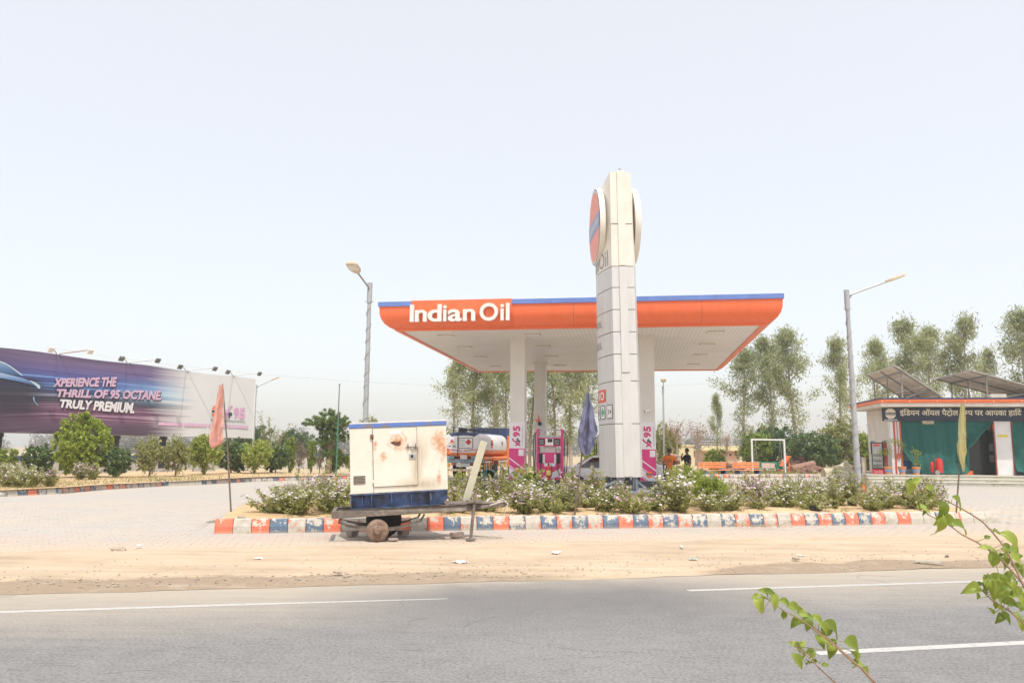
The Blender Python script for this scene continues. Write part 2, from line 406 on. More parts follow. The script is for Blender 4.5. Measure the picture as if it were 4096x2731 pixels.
# pavers that the camera can tell apart
PW, PD, PG = .30, .15, .005
pvm = MB(); pvm.v = []; 
def paver(mb, u, n_, h, w=PW-PG, d=PD-PG):
    x0, x1, y0, y1 = u-w/2, u+w/2, n_-d/2, n_+d/2; e = .004
    vs = [un(x0, y0, -.003), un(x1, y0, -.003), un(x1, y1, -.003), un(x0, y1, -.003), un(x0+e, y0+e, h), un(x1-e, y0+e, h), un(x1-e, y1-e, h), un(x0+e, y1-e, h)]
    mb.add(vs, [(4,5,6,7), (0,1,5,4), (1,2,6,5), (2,3,7,6), (3,0,4,7)])
cells = []
ISL0, ISL1 = -2.45, 15.4
row = 0; nn = 13.55
while nn < 27:
    u = -13 + (row % 2)*PW/2
    while u < 24:
        x, y, _ = un(u, nn)
        front = nn < 16.25 and u < 20
        left = u < ISL0 - .35 and x > -16 + (y-26)*.0 and nn < 26
        right = u > ISL1 + .3 and u < 23 and nn < 22
        if (front or left or right) and -18 < x: cells.append((u, nn))
        u += PW
    nn += PD; row += 1
def pscore(c):
    x, y, _ = un(*c); return abs(x)*.25 + y + (6 if 13.9 > c[1] else 0)
cells.sort(key=pscore)
proto = MB(); e = .004; w, d = PW-PG, PD-PG
proto.add([(-w/2,-d/2,-.003),(w/2,-d/2,-.003),(w/2,d/2,-.003),(-w/2,d/2,-.003),(-w/2+e,-d/2+e,.005),(w/2-e,-d/2+e,.005),(w/2-e,d/2-e,.005),(-w/2+e,d/2-e,.005)],
          [(4,5,6,7), (0,1,5,4), (1,2,6,5), (2,3,7,6), (3,0,4,7)])
pme = proto.mesh(m_pav, name='paver')
rp = random.Random(3)
for u, nn in cells[:300]:
    o = put('paver', pme, forecourt, loc=un(u, nn, rp.uniform(-.002, .003))); o.rotation_euler = (rp.gauss(0, .004), rp.gauss(0, .004), R(12))
rest = MB()
for u, nn in cells[300:]: paver(rest, u, nn, .004 + rp.uniform(-.002, .003))
rest.build('pavers', m_pav, forecourt, kind='stuff')

# --- painted kerbs
def kerb_mat(name, paint):
    m, n, l, b = new_mat(name)
    oi = n.new('ShaderNodeObjectInfo'); tc = n.new('ShaderNodeTexCoord')
    off = n.new('ShaderNodeVectorMath'); off.operation = 'ADD'; l.new(tc.outputs['Object'], off.inputs[0])
    cmb = n.new('ShaderNodeCombineXYZ'); r100 = nmath(n, l, 'MULTIPLY', oi.outputs['Random'], 90)
    l.new(r100, cmb.inputs[0]); l.new(r100, cmb.inputs[2]); l.new(cmb.outputs[0], off.inputs[1])
    f = nnoise(n, l, off.outputs[0], 7.0, 9, .70); f2 = nnoise(n, l, off.outputs[0], 30, 4, .6)
    sp = n.new('ShaderNodeSeparateXYZ'); l.new(tc.outputs['Object'], sp.inputs[0])
    ex = nmath(n, l, 'MULTIPLY', nrange(n, l, nmath(n, l, 'ABSOLUTE', sp.outputs['X']), .08, .172), .12)
    lowz = nrange(n, l, sp.outputs['Z'], .28, .06, 0, .10)
    s = nmath(n, l, 'ADD', nmath(n, l, 'ADD', f, nmath(n, l, 'MULTIPLY', nmath(n, l, 'SUBTRACT', f2, .5), .35)), nmath(n, l, 'ADD', ex, lowz))
    rnd = nmath(n, l, 'FRACT', nmath(n, l, 'MULTIPLY', oi.outputs['Random'], 7.31))
    thr = nrange(n, l, rnd, 0, 1, .48, .74)
    mask = nrange(n, l, nmath(n, l, 'SUBTRACT', s, thr), -.012, .012)
    pr = nmix(n, l, nrange(n, l, f2, .3, .7, 0, .5), paint, tuple(x*1.0 + .10 for x in paint))
    base = nmix(n, l, nrange(n, l, f, .4, .6), (.56, .525, .45), (.43, .395, .335))
    c = nmix(n, l, mask, base, pr)
    c = nmix(n, l, nrange(n, l, f, .3, .7, .0, .16), c, (.54, .45, .35))
    dust = nrange(n, l, nmath(n, l, 'ADD', sp.outputs['Z'], nmath(n, l, 'MULTIPLY', f2, .08)), .10, .02, 0, .6)
    c = nmix(n, l, dust, c, (.55, .43, .30))
    l.new(c, b.inputs['Base Color']); b.inputs['Roughness'].default_value = .85
    nbump(n, l, b, nmath(n, l, 'ADD', mask, f2), .4, .006)
    return m
k_or, k_bl = kerb_mat('worn orange kerb paint', (.72, .13, .055)), kerb_mat('worn blue kerb paint', (.05, .115, .205))
k_bare = kerb_mat('bare kerb concrete', (.52, .48, .41))
KL = .345
def kerb_mesh(m, L=KL, s=1.0, seed=0):
    mb = MB(); pr = [(0, -.02), (.004, .125*s), (.05, .255*s), (.07, .27*s), (.19, .27*s), (.19, -.02)]
    xs_ = [-L/2+.004, -L/2+.014, -L/6, L/6, L/2-.014, L/2-.004]; k = len(pr); vs = []
    for i, x in enumerate(xs_):
        q = .008 if i in (0, 5) else 0
        for j, (y, z) in enumerate(pr):
            jt = mnoise.noise(Vector((x*9+seed*3.7, y*11, z*9+seed)))*.007
            vs.append((x, y + q*(j < 4) + jt, z - q*(1 < j < 5) + jt*(0 < j < 5)))
    mb.add(vs, [(i*k+j, i*k+(j+1) % k, (i+1)*k+(j+1) % k, (i+1)*k+j) for i in range(5) for j in range(k)] + [tuple(range(k)), tuple(range(5*k, 6*k))[::-1]])
    return mb.mesh(m, name='kerb_stone')
km = [[kerb_mesh(q_, seed=z_) for z_ in range(4)] for q_ in (k_or, k_bl, k_bare)]
def kerb_run(name, label, pts, seed, s=1.0, start=0, fade=None):
    rk = random.Random(seed)
    root = thing(name, label, 'kerb', (pts[0][0], pts[0][1], 0))
    i = start; acc = 0.0; segs = []
    P = [Vector((p[0], p[1], 0)) for p in pts]; O = P[0].copy()
    d = 0.0; tot = sum((P[k+1]-P[k]).length for k in range(len(P)-1)); k = 0
    while d + KL*.5 < tot:
        t = d + KL/2; q = 0.0
        for k in range(len(P)-1):
            L = (P[k+1]-P[k]).length
            if q + L >= t: break
            q += L
        dr = (P[k+1]-P[k]).normalized(); c = P[k] + dr*(t-q)
        bare = fade is not None and fade(t/tot) > rk.random()
        o = put('kerb_stone', (km[2] if bare else km[i % 2])[rk.randrange(4)], root, loc=c - O + Vector((0, 0, rk.uniform(-.006, .006))))
        o.rotation_euler = (rk.gauss(0, .008), rk.gauss(0, .006), math.atan2(dr.y, dr.x) + rk.gauss(0, .008)); o.scale = (1, 1, s)
        i += 1; d += KL
    return root
NK = 16.42
kerb_run('painted_kerb', 'worn orange and blue painted kerb in front of the flower bed', [un(-2.4, NK), un(15.6, NK)], 5, 1.0, 0, lambda t: 1.0 if t > .93 else (.25 if t > .85 else 0.0))
kerb_run('painted_kerb', 'far curved painted kerb along the shrub bed under the billboard', LK[:9], 9, .72, 0, lambda t: .10 if t < .6 else .2)
kerb_run('painted_kerb', 'distant orange and blue kerb in front of the orange benches', [(9.6, 48.9), (24.5, 54), (31, 56.2)], 4, .9, 0)
kerb_run('painted_kerb', 'short end kerb of the flower bed beside the pink flag', [un(-2.42, 20.6), un(-2.42, 16.65)], 15, .9, 1)

# --- soil of the flower bed and of the shrub bed
bd = MB(); strip(bd, ISL0+.12, ISL1, lambda u: NK+.15, lambda u: 21.3, 0, .3, 14,
    lambda u, nn: .22 + .07*max(0, min(1, (nn-NK)/1.2)) + .05*mnoise.noise(Vector((u*.9, nn*1.1, 1))) + .03*mnoise.noise(Vector((u*3, nn*3, 5))))
bd = bd.build('flower_bed_soil', bed_soil, kind='structure'); bd.data.polygons.foreach_set('use_smooth', [True]*len(bd.data.polygons))
sb = MB(); 
back = [(x-9-abs(y-40)*.0, y+7) for x, y in LK[:9]]
vv = []; fs = []
for i, ((x, y), (x2, y2)) in enumerate(zip(LK[:9], back)):
    for j in range(6):
        t = j/5; vv.append((x+.1 + (x2-x)*t, y+.1 + (y2-y)*t, .20 + .05*mnoise.noise(Vector((x*.7+j, y*.7, 2)))))
for i in range(8):
    for j in range(5): fs.append((i*6+j, (i+1)*6+j, (i+1)*6+j+1, i*6+j+1))
sb.add(vv, fs); sb.build('shrub_bed_soil', bed_soil, kind='structure')

# ================================================================ canopy
CA = -8.8
C0 = (-4.3, 28.34)
cnp = thing('station_canopy', 'orange fuel station canopy with blue top band and white lettering', 'canopy', (*C0, 0), CA)
CW, CD, CZ = 13.15, 15.5, 6.0
m_can, n, l, b = new_mat('canopy orange sheet')
v = nmap(n, l); f = nnoise(n, l, nmap(n, l, (3, 3, .3)), 1.5, 5)
c = nramp(n, l, f, [(.3, (.87, .165, .06)), (.7, (.93, .195, .078))])
dr_ = nnoise(n, l, nmap(n, l, (2.4, 2.4, .22)), 2.6, 7, .7); c = nmix(n, l, nrange(n, l, dr_, .54, .72, 0, .38), c, (.72, .26, .14)); nbump(n, l, b, nnoise(n, l, nmap(n, l, (.6, .6, 1.2)), 1.1, 3), .35, .05)
l.new(c, b.inputs['Base Color']); b.inputs['Roughness'].default_value = .38
m_blue = pm('canopy blue band', (.14, .23, .56), .5, 0, .12, 3)
m_sof, n, l, b = new_mat('soffit planks')
v = nmap(n, l); f = nnoise(n, l, v, .7, 5); w_ = n.new('ShaderNodeTexWave'); w_.bands_direction = 'X'; w_.inputs['Scale'].default_value = 2.1; w_.inputs['Distortion'].default_value = 0
l.new(v, w_.inputs[0]); sl = nrange(n, l, w_.outputs[1], .0, .10, 1, 0)
c = nmix(n, l, nmath(n, l, 'MULTIPLY', sl, .45), nramp(n, l, f, [(.3, (.72, .68, .63)), (.7, (.81, .78, .74))]), (.36, .32, .28))
l.new(c, b.inputs['Base Color']); b.inputs['Roughness'].default_value = .45
prof = [(0.0, 6.0), (.16, 6.05), (.30, 6.16), (.40, 6.32), (.45, 6.50), (.46, 6.76)]
# fascia: the same rounded profile carried round the four sides, mitred at the corners
def ring(off, z): return [(-off, -off, z), (CW+off, -off, z), (CW+off, CD+off, z), (-off, CD+off, z)]
def side(name, k, prof_, mat_, lab=None):
    mb = MB(); vs = []
    for off, z in prof_:
        r = ring(off, z); vs += [r[k], r[(k+1) % 4]]
    fs = [(2*i, 2*i+1, 2*i+3, 2*i+2) for i in range(len(prof_)-1)]
    mb.add(vs, fs); return mb.build(name, mat_, cnp, smooth=True)
for k in range(4):
    side('fascia', k, prof, m_can)
    Ls = CW if k % 2 == 0 else CD                     # sheet joints in the fascia
    for q in range(1, 6):
        t_ = Ls*q/6; mb = MB(); vs = []
        for off, z in prof:
            o_ = off + .003
            for d_ in (-.008, .008): vs.append({0: (t_+d_, -o_, z), 1: (CW+o_, t_+d_, z), 2: (t_+d_, CD+o_, z), 3: (-o_, t_+d_, z)}[k])
        mb.add(vs, [(2*i, 2*i+1, 2*i+3, 2*i+2) for i in range(len(prof)-1)])
        if not (k == 0 and t_ < 4.5): mb.build('fascia_joint', pm('fascia joint', (.45,.12,.05), .6), cnp)
    side('blue_band', k, [(.46, 6.762), (.50, 6.764), (.50, 6.93), (.30, 6.95), (.30, 6.80)], m_blue)
    side('soffit_edge', k, [(.0, 5.998), (-.02, 5.94), (-.16, 5.94), (-.16, 6.01)], m_can)
mb = MB(); mb.box(.16, CW-.16, .16, CD-.16, 5.985, 6.03); mb.build('soffit', m_sof, cnp)
mb = MB(); mb.add(ring(.28, 6.86), [(0,1,2,3)]); mb.build('roof_sheet', steel, cnp)
sign = MB()
SA0, SA1 = .75, 4.42
pr2 = [(.02, 6.02), (.20, 6.05), (.34, 6.15), (.44, 6.31), (.49, 6.50), (.515, 6.95)]
vs = []
for off, z in pr2: vs += [(SA0, -off, z), (SA1, -off, z)]
vs += [(SA0, -.3, 6.95), (SA1, -.3, 6.95)]
sign.add(vs, [(2*i, 2*i+1, 2*i+3, 2*i+2) for i in range(len(pr2))])
for k in (0, 1): sign.add([vs[2*i+k] for i in range(7)] + [(SA0 if k == 0 else SA1, -.0, 6.02)], [tuple(range(8))])
sign = sign.build('sign_panel', m_can, cnp, smooth=True)
m_let = pm('cream letter faces', (.78, .765, .72), .45, 0, .05, 3)
# channel letters, each its own part
LX0, LX1 = .74, 4.35
for ch, x0_, x1_ in (('I', 0, 20), ('n', 27, 88), ('d', 93, 165), ('i', 173, 190), ('a', 198, 268), ('n', 275, 337), ('O', 360, 453), ('i', 465, 483), ('l', 493, 511)):
    v_, f_ = text_raw(ch, 1, .10, .022, res=6); xs = [p[0] for p in v_]; ys = [p[1] for p in text_raw('I', 1, 0, .022)[0]]
    h_ = .615/(max(ys)-min(ys)); a_ = min(xs); w__ = max(xs)-a_
    mb = MB(); mb.add([(LX0 + (LX1-LX0)*(x0_ + (x1_-x0_)*(p[0]-a_)/w__)/511, -.585 - p[2]*.6, 6.16 + (p[1]-min(ys))*h_) for p in v_], f_)
    mb.build('letter', m_let, sign)
m_col = pm('column cladding', (.70, .675, .63), .45, 0, .05, 1.5)
m_wrap = pm('column wrap white', (.76, .74, .77), .35, 0, .04, 2)
m_pink = pm('magenta print', (.66, .045, .21), .4, 0, .07, 2)
m_ink = pm('dark print', (.03, .03, .05), .5, 0, .1, 3)
m_blk_plinth = pm('black island paint', (.025, .027, .035), .55, 0, .3, 4, 0, (.2, .17, .13), .2)
m_logo_o = pm('logo orange', (.86, .17, .03), .45, 0, .05, 3)
m_logo_b = pm('logo blue', (.02, .03, .13), .5, 0, .05, 3)
def roundel(mb, x, z, r, y, mo=0, mbl=1, mw=2, conv=None):
    pts = [(x+r*math.cos(2*math.pi*i/28), y, z+r*math.sin(2*math.pi*i/28)) for i in range(28)]
    def C(ps): return [conv(*p) for p in ps] if conv else ps
    mb.add(C(pts), [tuple(range(28))], mo)
    h = r*.27; w_ = r*.98
    mb.add(C([(x-w_-.02*r, y-.003, z-h), (x+w_+.02*r, y-.003, z-h), (x+w_+.02*r, y-.003, z+h), (x-w_-.02*r, y-.003, z+h)]), [(0,1,2,3)], mw)
    h *= .72
    mb.add(C([(x-w_, y-.006, z-h), (x+w_, y-.006, z-h), (x+w_, y-.006, z+h), (x-w_, y-.006, z+h)]), [(0,1,2,3)], mbl)
def xp95(mb, conv, m_p=0, m_k=1):
    """the X P 95 mark, reading upward; conv maps (along, up) to the surface"""
    for body, s0, s1, t0, t1, mm in (('P', .20, .36, 0, .50, m_k), ('9', .42, .66, 0, .95, m_p), ('5', .68, .92, 0, .95, m_p)):
        v_, f_ = text_raw(body, 1, 0, .05); xs = [p[0] for p in v_]; ys = [p[1] for p in v_]
        mb.add([conv(s0+(s1-s0)*(p[0]-min(xs))/(max(xs)-min(xs)), t0+(t1-t0)*(p[1]-min(ys))/(max(ys)-min(ys))) for p in v_], f_, mm)
    for a, b_, mm in (((.02, .0), (.30, 1.02), m_p), ((.02, .62), (.20, .0), m_p)):
        w_ = .045
        mb.add([conv(a[0]-w_, a[1]), conv(a[0]+w_, a[1]), conv(b_[0]+w_, b_[1]), conv(b_[0]-w_, b_[1])], [(0,1,2,3)], mm)
    mb.add([conv(.24, .92), conv(.34, 1.15), conv(.36, .88)], [(0,1,2)], m_p)
COLS = [(4.18, 2.55), (9.12, 2.5), (4.02, 11.3), (9.1, 11.3)]
CWD = .57
for i, (a, bb_) in enumerate(COLS):
    mb = MB(); mb.box(a-CWD/2, a+CWD/2, bb_, bb_+CWD, .2, 5.99); col = mb.build('column', m_col, cnp, bevel=.012)
    mb = MB(); mb.box(a-.33, a+.33, bb_-.03, bb_+CWD+.03, 5.90, 5.984); mb.build('column_collar', m_col, col)
    if i < 2:
        e = .012; y0 = bb_-e
        mb = MB(); mb.box(a-CWD/2-e, a+CWD/2+e, bb_-e, bb_+CWD+e, .56, 2.72); wr = mb.build('column_wrap', m_wrap, col)
        pr_ = MB(); x0, x1 = a-CWD/2-e, a+CWD/2+e; y1 = y0-.003
        pr_.add([(x0,y1,1.03),(x1,y1,.60),(x1,y1,1.72),(x0,y1,1.72)], [(0,1,2,3)], 0)          # magenta field
        pr_.add([(x0,y1-.003,1.33),(x1,y1-.003,.90),(x1,y1-.003,.955),(x0,y1-.003,1.385)], [(0,1,2,3)], 2)
        pr_.add([(x0,y1-.003,1.06),(x1,y1-.003,.63),(x1,y1-.003,.67),(x0,y1-.003,1.10)], [(0,1,2,3)], 2)
        pr_.add([(x0,y1,.565),(x0+.22,y1,.565),(x0,y1,.72)], [(0,1,2)], 0); pr_.add([(x0,y1,.75),(x0+.25,y1,.565),(x0+.29,y1,.565),(x0,y1,.78)], [(0,1,2,3)], 0)
        roundel(pr_, a+.03, .80, .12, y1-.007, 3, 4, 2)
        pr_.add([(x1-.23,y1-.006,1.44),(x1-.03,y1-.006,1.44),(x1-.03,y1-.006,1.68),(x1-.23,y1-.006,1.68)], [(0,1,2,3)], 2)
        cx0, cz0 = a+.13, 1.80
        xp95(pr_, lambda s, t: (cx0 - t*.30, y1-.003, cz0 + s*.84), 0, 1)
        text_fit(pr_, 'OCTANE PREMIUM PETROL', 0, 0, 0, 0, y1-.003, 5, .0, conv=None, quad=((a+.245, 1.82), (a+.245, 2.56), (a+.20, 1.82), (a+.20, 2.56)))
        pr_.build('wrap_print', [m_pink, m_ink, m_wrap, m_logo_o, m_logo_b, pm('grey print', (.35,.34,.36), .5)], wr)
m_fix = pm('light fitting frame', (.62, .54, .40), .5)
for a in (1.55, 4.9, 8.3, 11.6):
    for bb_ in (1.6, 5.0, 8.6, 12.6):
        mb = MB(); mb.box(a-.30, a+.30, bb_-.2, bb_+.2, 5.955, 5.984); fx = mb.build('light_fitting', m_fix, cnp)
        mb = MB(); mb.box(a-.25, a+.25, bb_-.15, bb_+.15, 5.945, 5.953); mb.build('diffuser', white, fx)
# star-shaped paper decoration and camera hung on columns
mb = MB(); x, y, z = COLS[2][0]-.02, COLS[2][1]-.02, 3.05
for ang, L in ((150, .30), (100, .42), (40, .46), (-5, .0), (195, .22)):
    if L: mb.add([(x-.05, y, z-.03), (x+.05, y, z+.03), (x+L*math.cos(R(ang)), y-.02, z+L*math.sin(R(ang)))], [(0,1,2)], 0)
mb.prism([(x+.03+.10*math.cos(t*.5236), z-.10+.10*math.sin(t*.5236)) for t in range(12)], y-.05, y-.01, 'y', 1)
o = mb.build('paper_star', [m_logo_o, navy]); o.matrix_world = cnp.matrix_basis.copy()
tag(o, 'small orange star decoration with dark blue ball on the rear left column', 'decoration')
cc = thing('security_camera', 'small white bullet security camera on the front right column', 'camera', Matrix.Translation((*C0, 0)) @ Matrix.Rotation(R(CA), 4, 'Z') @ Vector((9.12, 2.5, 3.15)), CA)
mb = MB(); mb.bar((.12, 0, .02), (.08, -.10, .02), .03); mb.build('bracket', white, cc)
mb = MB(); mb.cyl((.10, -.10, .03), (-.10, -.20, -.03), .04, n=12); mb.build('housing', white, cc, smooth=True)
mb = MB(); mb.cyl((-.10, -.20, -.03), (-.115, -.208, -.034), .03, n=10); mb.build('lens', black, cc)

# ================================================================ pump island, pumps
isl = MB(); isl.prism([(3.0, 2.0), (10.4, 2.0), (10.75, 2.35), (10.75, 3.3), (10.4, 3.65), (3.0, 3.65), (2.65, 3.3), (2.65, 2.35)], 0, .55, 'z')
isl.build('island', m_blk_plinth, bevel=.03).matrix_world = Matrix.Translation((*C0, 0)) @ Matrix.Rotation(R(CA), 4, 'Z')
bpy.data.objects['island'].name = 'pump_island'
tag(bpy.data.objects['pump_island'], 'black painted pump island kerb under the front of the canopy', 'kerb')
isl2 = MB(); isl2.prism([(3.0, 10.8), (10.4, 10.8), (10.75, 11.1), (10.75, 12.1), (10.4, 12.4), (3.0, 12.4), (2.65, 12.1), (2.65, 11.1)], 0, .5, 'z')
o = isl2.build('pump_island', m_blk_plinth, bevel=.03); o.matrix_world = Matrix.Translation((*C0, 0)) @ Matrix.Rotation(R(CA), 4, 'Z')
tag(o, 'second black pump island farther back behind the pale car', 'kerb')
CM = Matrix.Translation((*C0, 0)) @ Matrix.Rotation(R(CA), 4, 'Z')
def fuel_pump(loc, label, m_body, m_side, m_dark):
    t = thing('fuel_pump', label, 'fuel pump', loc, CA, 'fuel pumps under the canopy')
    W2, D2 = .48, .28
    mb = MB(); mb.box(-W2, W2, -D2, D2, 0, 1.02); body = mb.build('cabinet', m_body, t, bevel=.01)
    for s in (-1, 1):
        mb = MB(); mb.box(s*W2-.05 if s > 0 else -W2-.02, s*W2+.02 if s > 0 else -W2+.05, -D2-.01, D2+.01, .002, 1.92); mb.build('side_post', m_body, t, bevel=.006)
    mb = MB(); mb.box(-W2+.052, W2-.052, -D2, D2, 1.26, 1.58); hd = mb.build('display_head', m_body, t)
    for x0, x1, mm in ((-.42, -.19, m_dark), (.17, .40, m_dark)):
        mb = MB(); mb.box(x0, x1, -D2-.02, -D2-.002, 1.31, 1.54); d = mb.build('display', mm, hd)
        mb = MB()
        for r_ in range(2): mb.box(x0+.03, x1-.03, -D2-.026, -D2-.021, 1.43-.09*r_, 1.49-.09*r_)
        mb.build('readout', pm('lcd grey', (.22, .25, .24), .3), d)
    mb = MB(); mb.box(-.16, .14, -D2-.012, -D2-.002, 1.29, 1.55); kp = mb.build('keypad', white, hd)
    mb = MB(); mb.box(-.07, .11, -D2-.018, -D2-.0125, 1.41, 1.54); mb.build('screen', m_dark, kp)
    mb = MB(); mb.box(-W2+.053, W2-.053, -D2+.03, D2-.03, 1.58, 1.66, 0); mb.box(-W2+.053, W2-.053, -.04, .04, 1.85, 1.90, 0); mb.build('top_rail', steel, t)
    mb = MB(); mb.box(-.22, .22, -.15, .15, 1.022, 1.258); mb.build('mid_panel', pm('pump grey', (.6,.58,.55), .5), t)
    for s in (-1, 1):
        x = s*.33
        mb = MB(); mb.box(x-.07, x+.07, -D2-.06, -D2-.001, .62, .98); ho = mb.build('nozzle_boot', m_dark, t)
        mb = MB(); mb.box(x+(.0 if s > 0 else -.03)-.12*s-.03, x+(.03 if s > 0 else 0)-.12*s+.03, -D2-.012, -D2-.002, .62, .95); mb.build('boot_label', white, t)
        nz = MB(); nz.tube([(x, -D2-.10, .70), (x, -D2-.10, .88), (x+s*.02, -D2-.09, .95), (x+s*.05, -D2-.07, 1.0)], [.03, .035, .03, .015], 8); nz.build('nozzle', black, t, smooth=True)
        hs = MB(); xs = s*(W2+.05)
        hs.tube([(s*(W2-.0), 0, 1.86), (xs+s*.05, -.05, 1.75), (xs+s*.03, -.1, 1.2), (xs+s*.05, -.16, .55), (xs+s*.02, -.22, .18), (xs-s*.10, -.36, .08), (x, -D2-.12, .35), (x, -D2-.10, .70)], .018, 6)
        hs.tube([(s*(W2-.0), .1, 1.86), (xs+s*.11, .05, 1.7), (xs+s*.13, 0, 1.0), (xs+s*.10, -.05, .3), (xs+s*.02, -.1, .1)], .018, 6)
        hs.build('hose', black, t, smooth=True)
    return t
pump_grey = pm('pump cream', (.66, .64, .60), .45, 0, .06, 3)
P1 = CM @ Vector((5.42, 2.95, .55))
p1 = fuel_pump(P1, 'magenta fuel pump with black hoses beside the front left column', m_pink, m_pink, black)
mb = MB(); yy = -.283
mb.add([(-.42, yy, .02), (.42, yy, .42), (.42, yy, .16), (.06, yy, .02)], [(0,1,2,3)], 0)
mb.add([(-.42, yy-.003, .0), (-.42, yy-.003, .05), (.42, yy-.003, .47), (.42, yy-.003, .44)], [(0,1,2,3)], 1)
mb.add([(-.2, yy, .50), (.22, yy, .50), (.22, yy, .62), (-.2, yy, .62)], [(0,1,2,3)], 0)
mb.build('cabinet_print', [m_wrap, pm('print orange', (.8,.2,.06), .5)], p1)
P2 = CM @ Vector((7.35, 11.6, .5))
fuel_pump(P2, 'grey fuel pump at the rear island behind the pale car', pump_grey, pump_grey, black)
P3 = CM @ Vector((2.4+.9, 11.6, .5))
# fire extinguisher in front of the pump
ex = thing('fire_extinguisher', 'red fire extinguisher with yellow label standing in front of the magenta pump', 'extinguisher', CM @ Vector((5.42, 2.3, .55)), CA)
mb = MB(); mb.lathe([(.07, 0), (.082, .02), (.085, .42), (.07, .49), (.03, .53), (.03, .57)], 16); cyl_ = mb.build('cylinder', red, ex, smooth=True)
mb = MB(); mb.lathe([(.0865, .18), (.0865, .36)], 16, cap=False); mb.build('label_band', pm('yellow label', (.75, .58, .15), .5), cyl_)
mb = MB(); mb.box(-.03, .03, -.05, .05, .57, .60); mb.bar((0, 0, .60), (0, -.12, .66), .025); mb.build('valve', black, ex)
mb = MB(); mb.tube([(.02, 0, .58), (.12, -.02, .55), (.14, -.03, .3), (.10, -.04, .1)], .014, 6); mb.build('hose', black, ex, smooth=True)

# ================================================================ pylon sign
py = thing('price_pylon', 'tall white fuel station pylon sign with round emblems at the top', 'pylon sign', (3.28, 22.0, 0), 2.0)
py.rotation_euler = (0, R(-.9), R(2.0))
m_pw, n, l, b = new_mat('pylon silver panel')
v = nmap(n, l); f = nnoise(n, l, nmap(n, l, (2, 2, .4)), 2, 5)
c = nramp(n, l, f, [(.3, (.58, .575, .565)), (.7, (.66, .655, .645))]); dr_ = nnoise(n, l, nmap(n, l, (5, 5, .25)), 2.0, 7, .7); c = nmix(n, l, nrange(n, l, dr_, .52, .72, 0, .4), c, (.47, .43, .37)); l.new(c, b.inputs['Base Color']); b.inputs['Roughness'].default_value = .4
m_pc = pm('pylon cream panel', (.74, .70, .62), .42, 0, .08, 1.5, 0, (.62, .56, .46), .12)
m_gap = pm('dark joint', (.12, .11, .10), .8)
LP = 2.55          # depth of the broad faces
def plan(hw, bulge, k=12):
    """lens-shaped plan: flat narrow ends, bowed broad faces"""
    pts = [(-hw, 0), (hw, 0)]
    pts += [(hw + bulge*math.sin(math.pi*i/k), LP*i/k) for i in range(1, k)]
    pts += [(hw, LP), (-hw, LP)]
    pts += [(-hw - bulge*math.sin(math.pi*i/k), LP*(1-i/k)) for i in range(1, k)]
    return pts
def hw_at(z): return .345 - .04*(z-.93)/8.8
zs = [.93, 2.42, 3.62, 4.38, 5.02, 5.66, 6.30, 6.92]
for k in range(7):
    z0, z1 = zs[k], zs[k+1]-.022
    for nm, half in (('cladding_panel', 0),):
        mb = MB(); h = hw_at((z0+z1)/2); pl = plan(h, .25)
        kk = len(pl)
        mb.add([(x, y, z0) for x, y in pl] + [(x*.997, y, z1) for x, y in pl], [tuple(range(kk))[::-1], tuple(range(kk, 2*kk))] + [(i, (i+1) % kk, kk+(i+1) % kk, kk+i) for i in range(kk)])
        mb.build(nm, m_pw, py, smooth=True)
# cream head, its side outline rising to the top
mb = MB(); segs = [(6.92, .25, 0), (7.6, .25, 0), (8.5, .25, 0), (9.1, .24, 0), (9.5, .17, .0), (9.72, .05, .0)]
vs, fs = [], []
for z, bu, _ in segs:
    pl = plan(hw_at(z), bu); kk = len(pl); vs += [(x, y, z) for x, y in pl]
for i in range(len(segs)-1): fs += [(i*kk+j, i*kk+(j+1) % kk, (i+1)*kk+(j+1) % kk, (i+1)*kk+j) for j in range(kk)]
fs += [tuple(range(kk))[::-1], tuple(range((len(segs)-1)*kk, len(segs)*kk))]
mb.add(vs, fs); head = mb.build('head', m_pc, py, smooth=True)
mb = MB()
for z in zs[1:]: 
    pl = [(x*.97, y*.99+.012) for x, y in plan(hw_at(z), .24)]; mb.prism(pl, z-.022, z, 'z')
mb.build('joint', m_gap, py)
# raised centre strip and side seams on the narrow front
def front_strip(z0, z1, w, mat_, nm='centre_strip', y=-.035):
    mb = MB(); mb.box(-w, w, y, -.003, z0, z1); return mb.build(nm, mat_, py, bevel=.008)
front_strip(3.85, 6.9, .115, m_pw); front_strip(6.93, 9.76, .11, m_pc); front_strip(.95, 3.83, .125, m_pw, y=-.012)
mb = MB(); mb.box(-.306, -.113, -.006, -.002, 8.16, 8.18); mb.box(.113, .306, -.006, -.002, 8.16, 8.18); mb.build('head_joint', m_gap, head)
mb = MB(); mb.box(-.05, .05, 0.02, .12, 9.72, 9.80); mb.cyl((0, .06, 9.8), (0, .06, 9.86), .03, n=8); mb.build('top_lamp', steel, py)
DCY, DCZ, DR = LP/2, 8.42, 1.19
m_disc_o = pm('emblem orange', (.80, .22, .12), .4, 0, .05, 2); m_disc_b = pm('emblem blue', (.22, .27, .48), .4, 0, .05, 2); m_rim = pm('emblem rim cream', (.78, .74, .66), .35, 0, .05, 2)
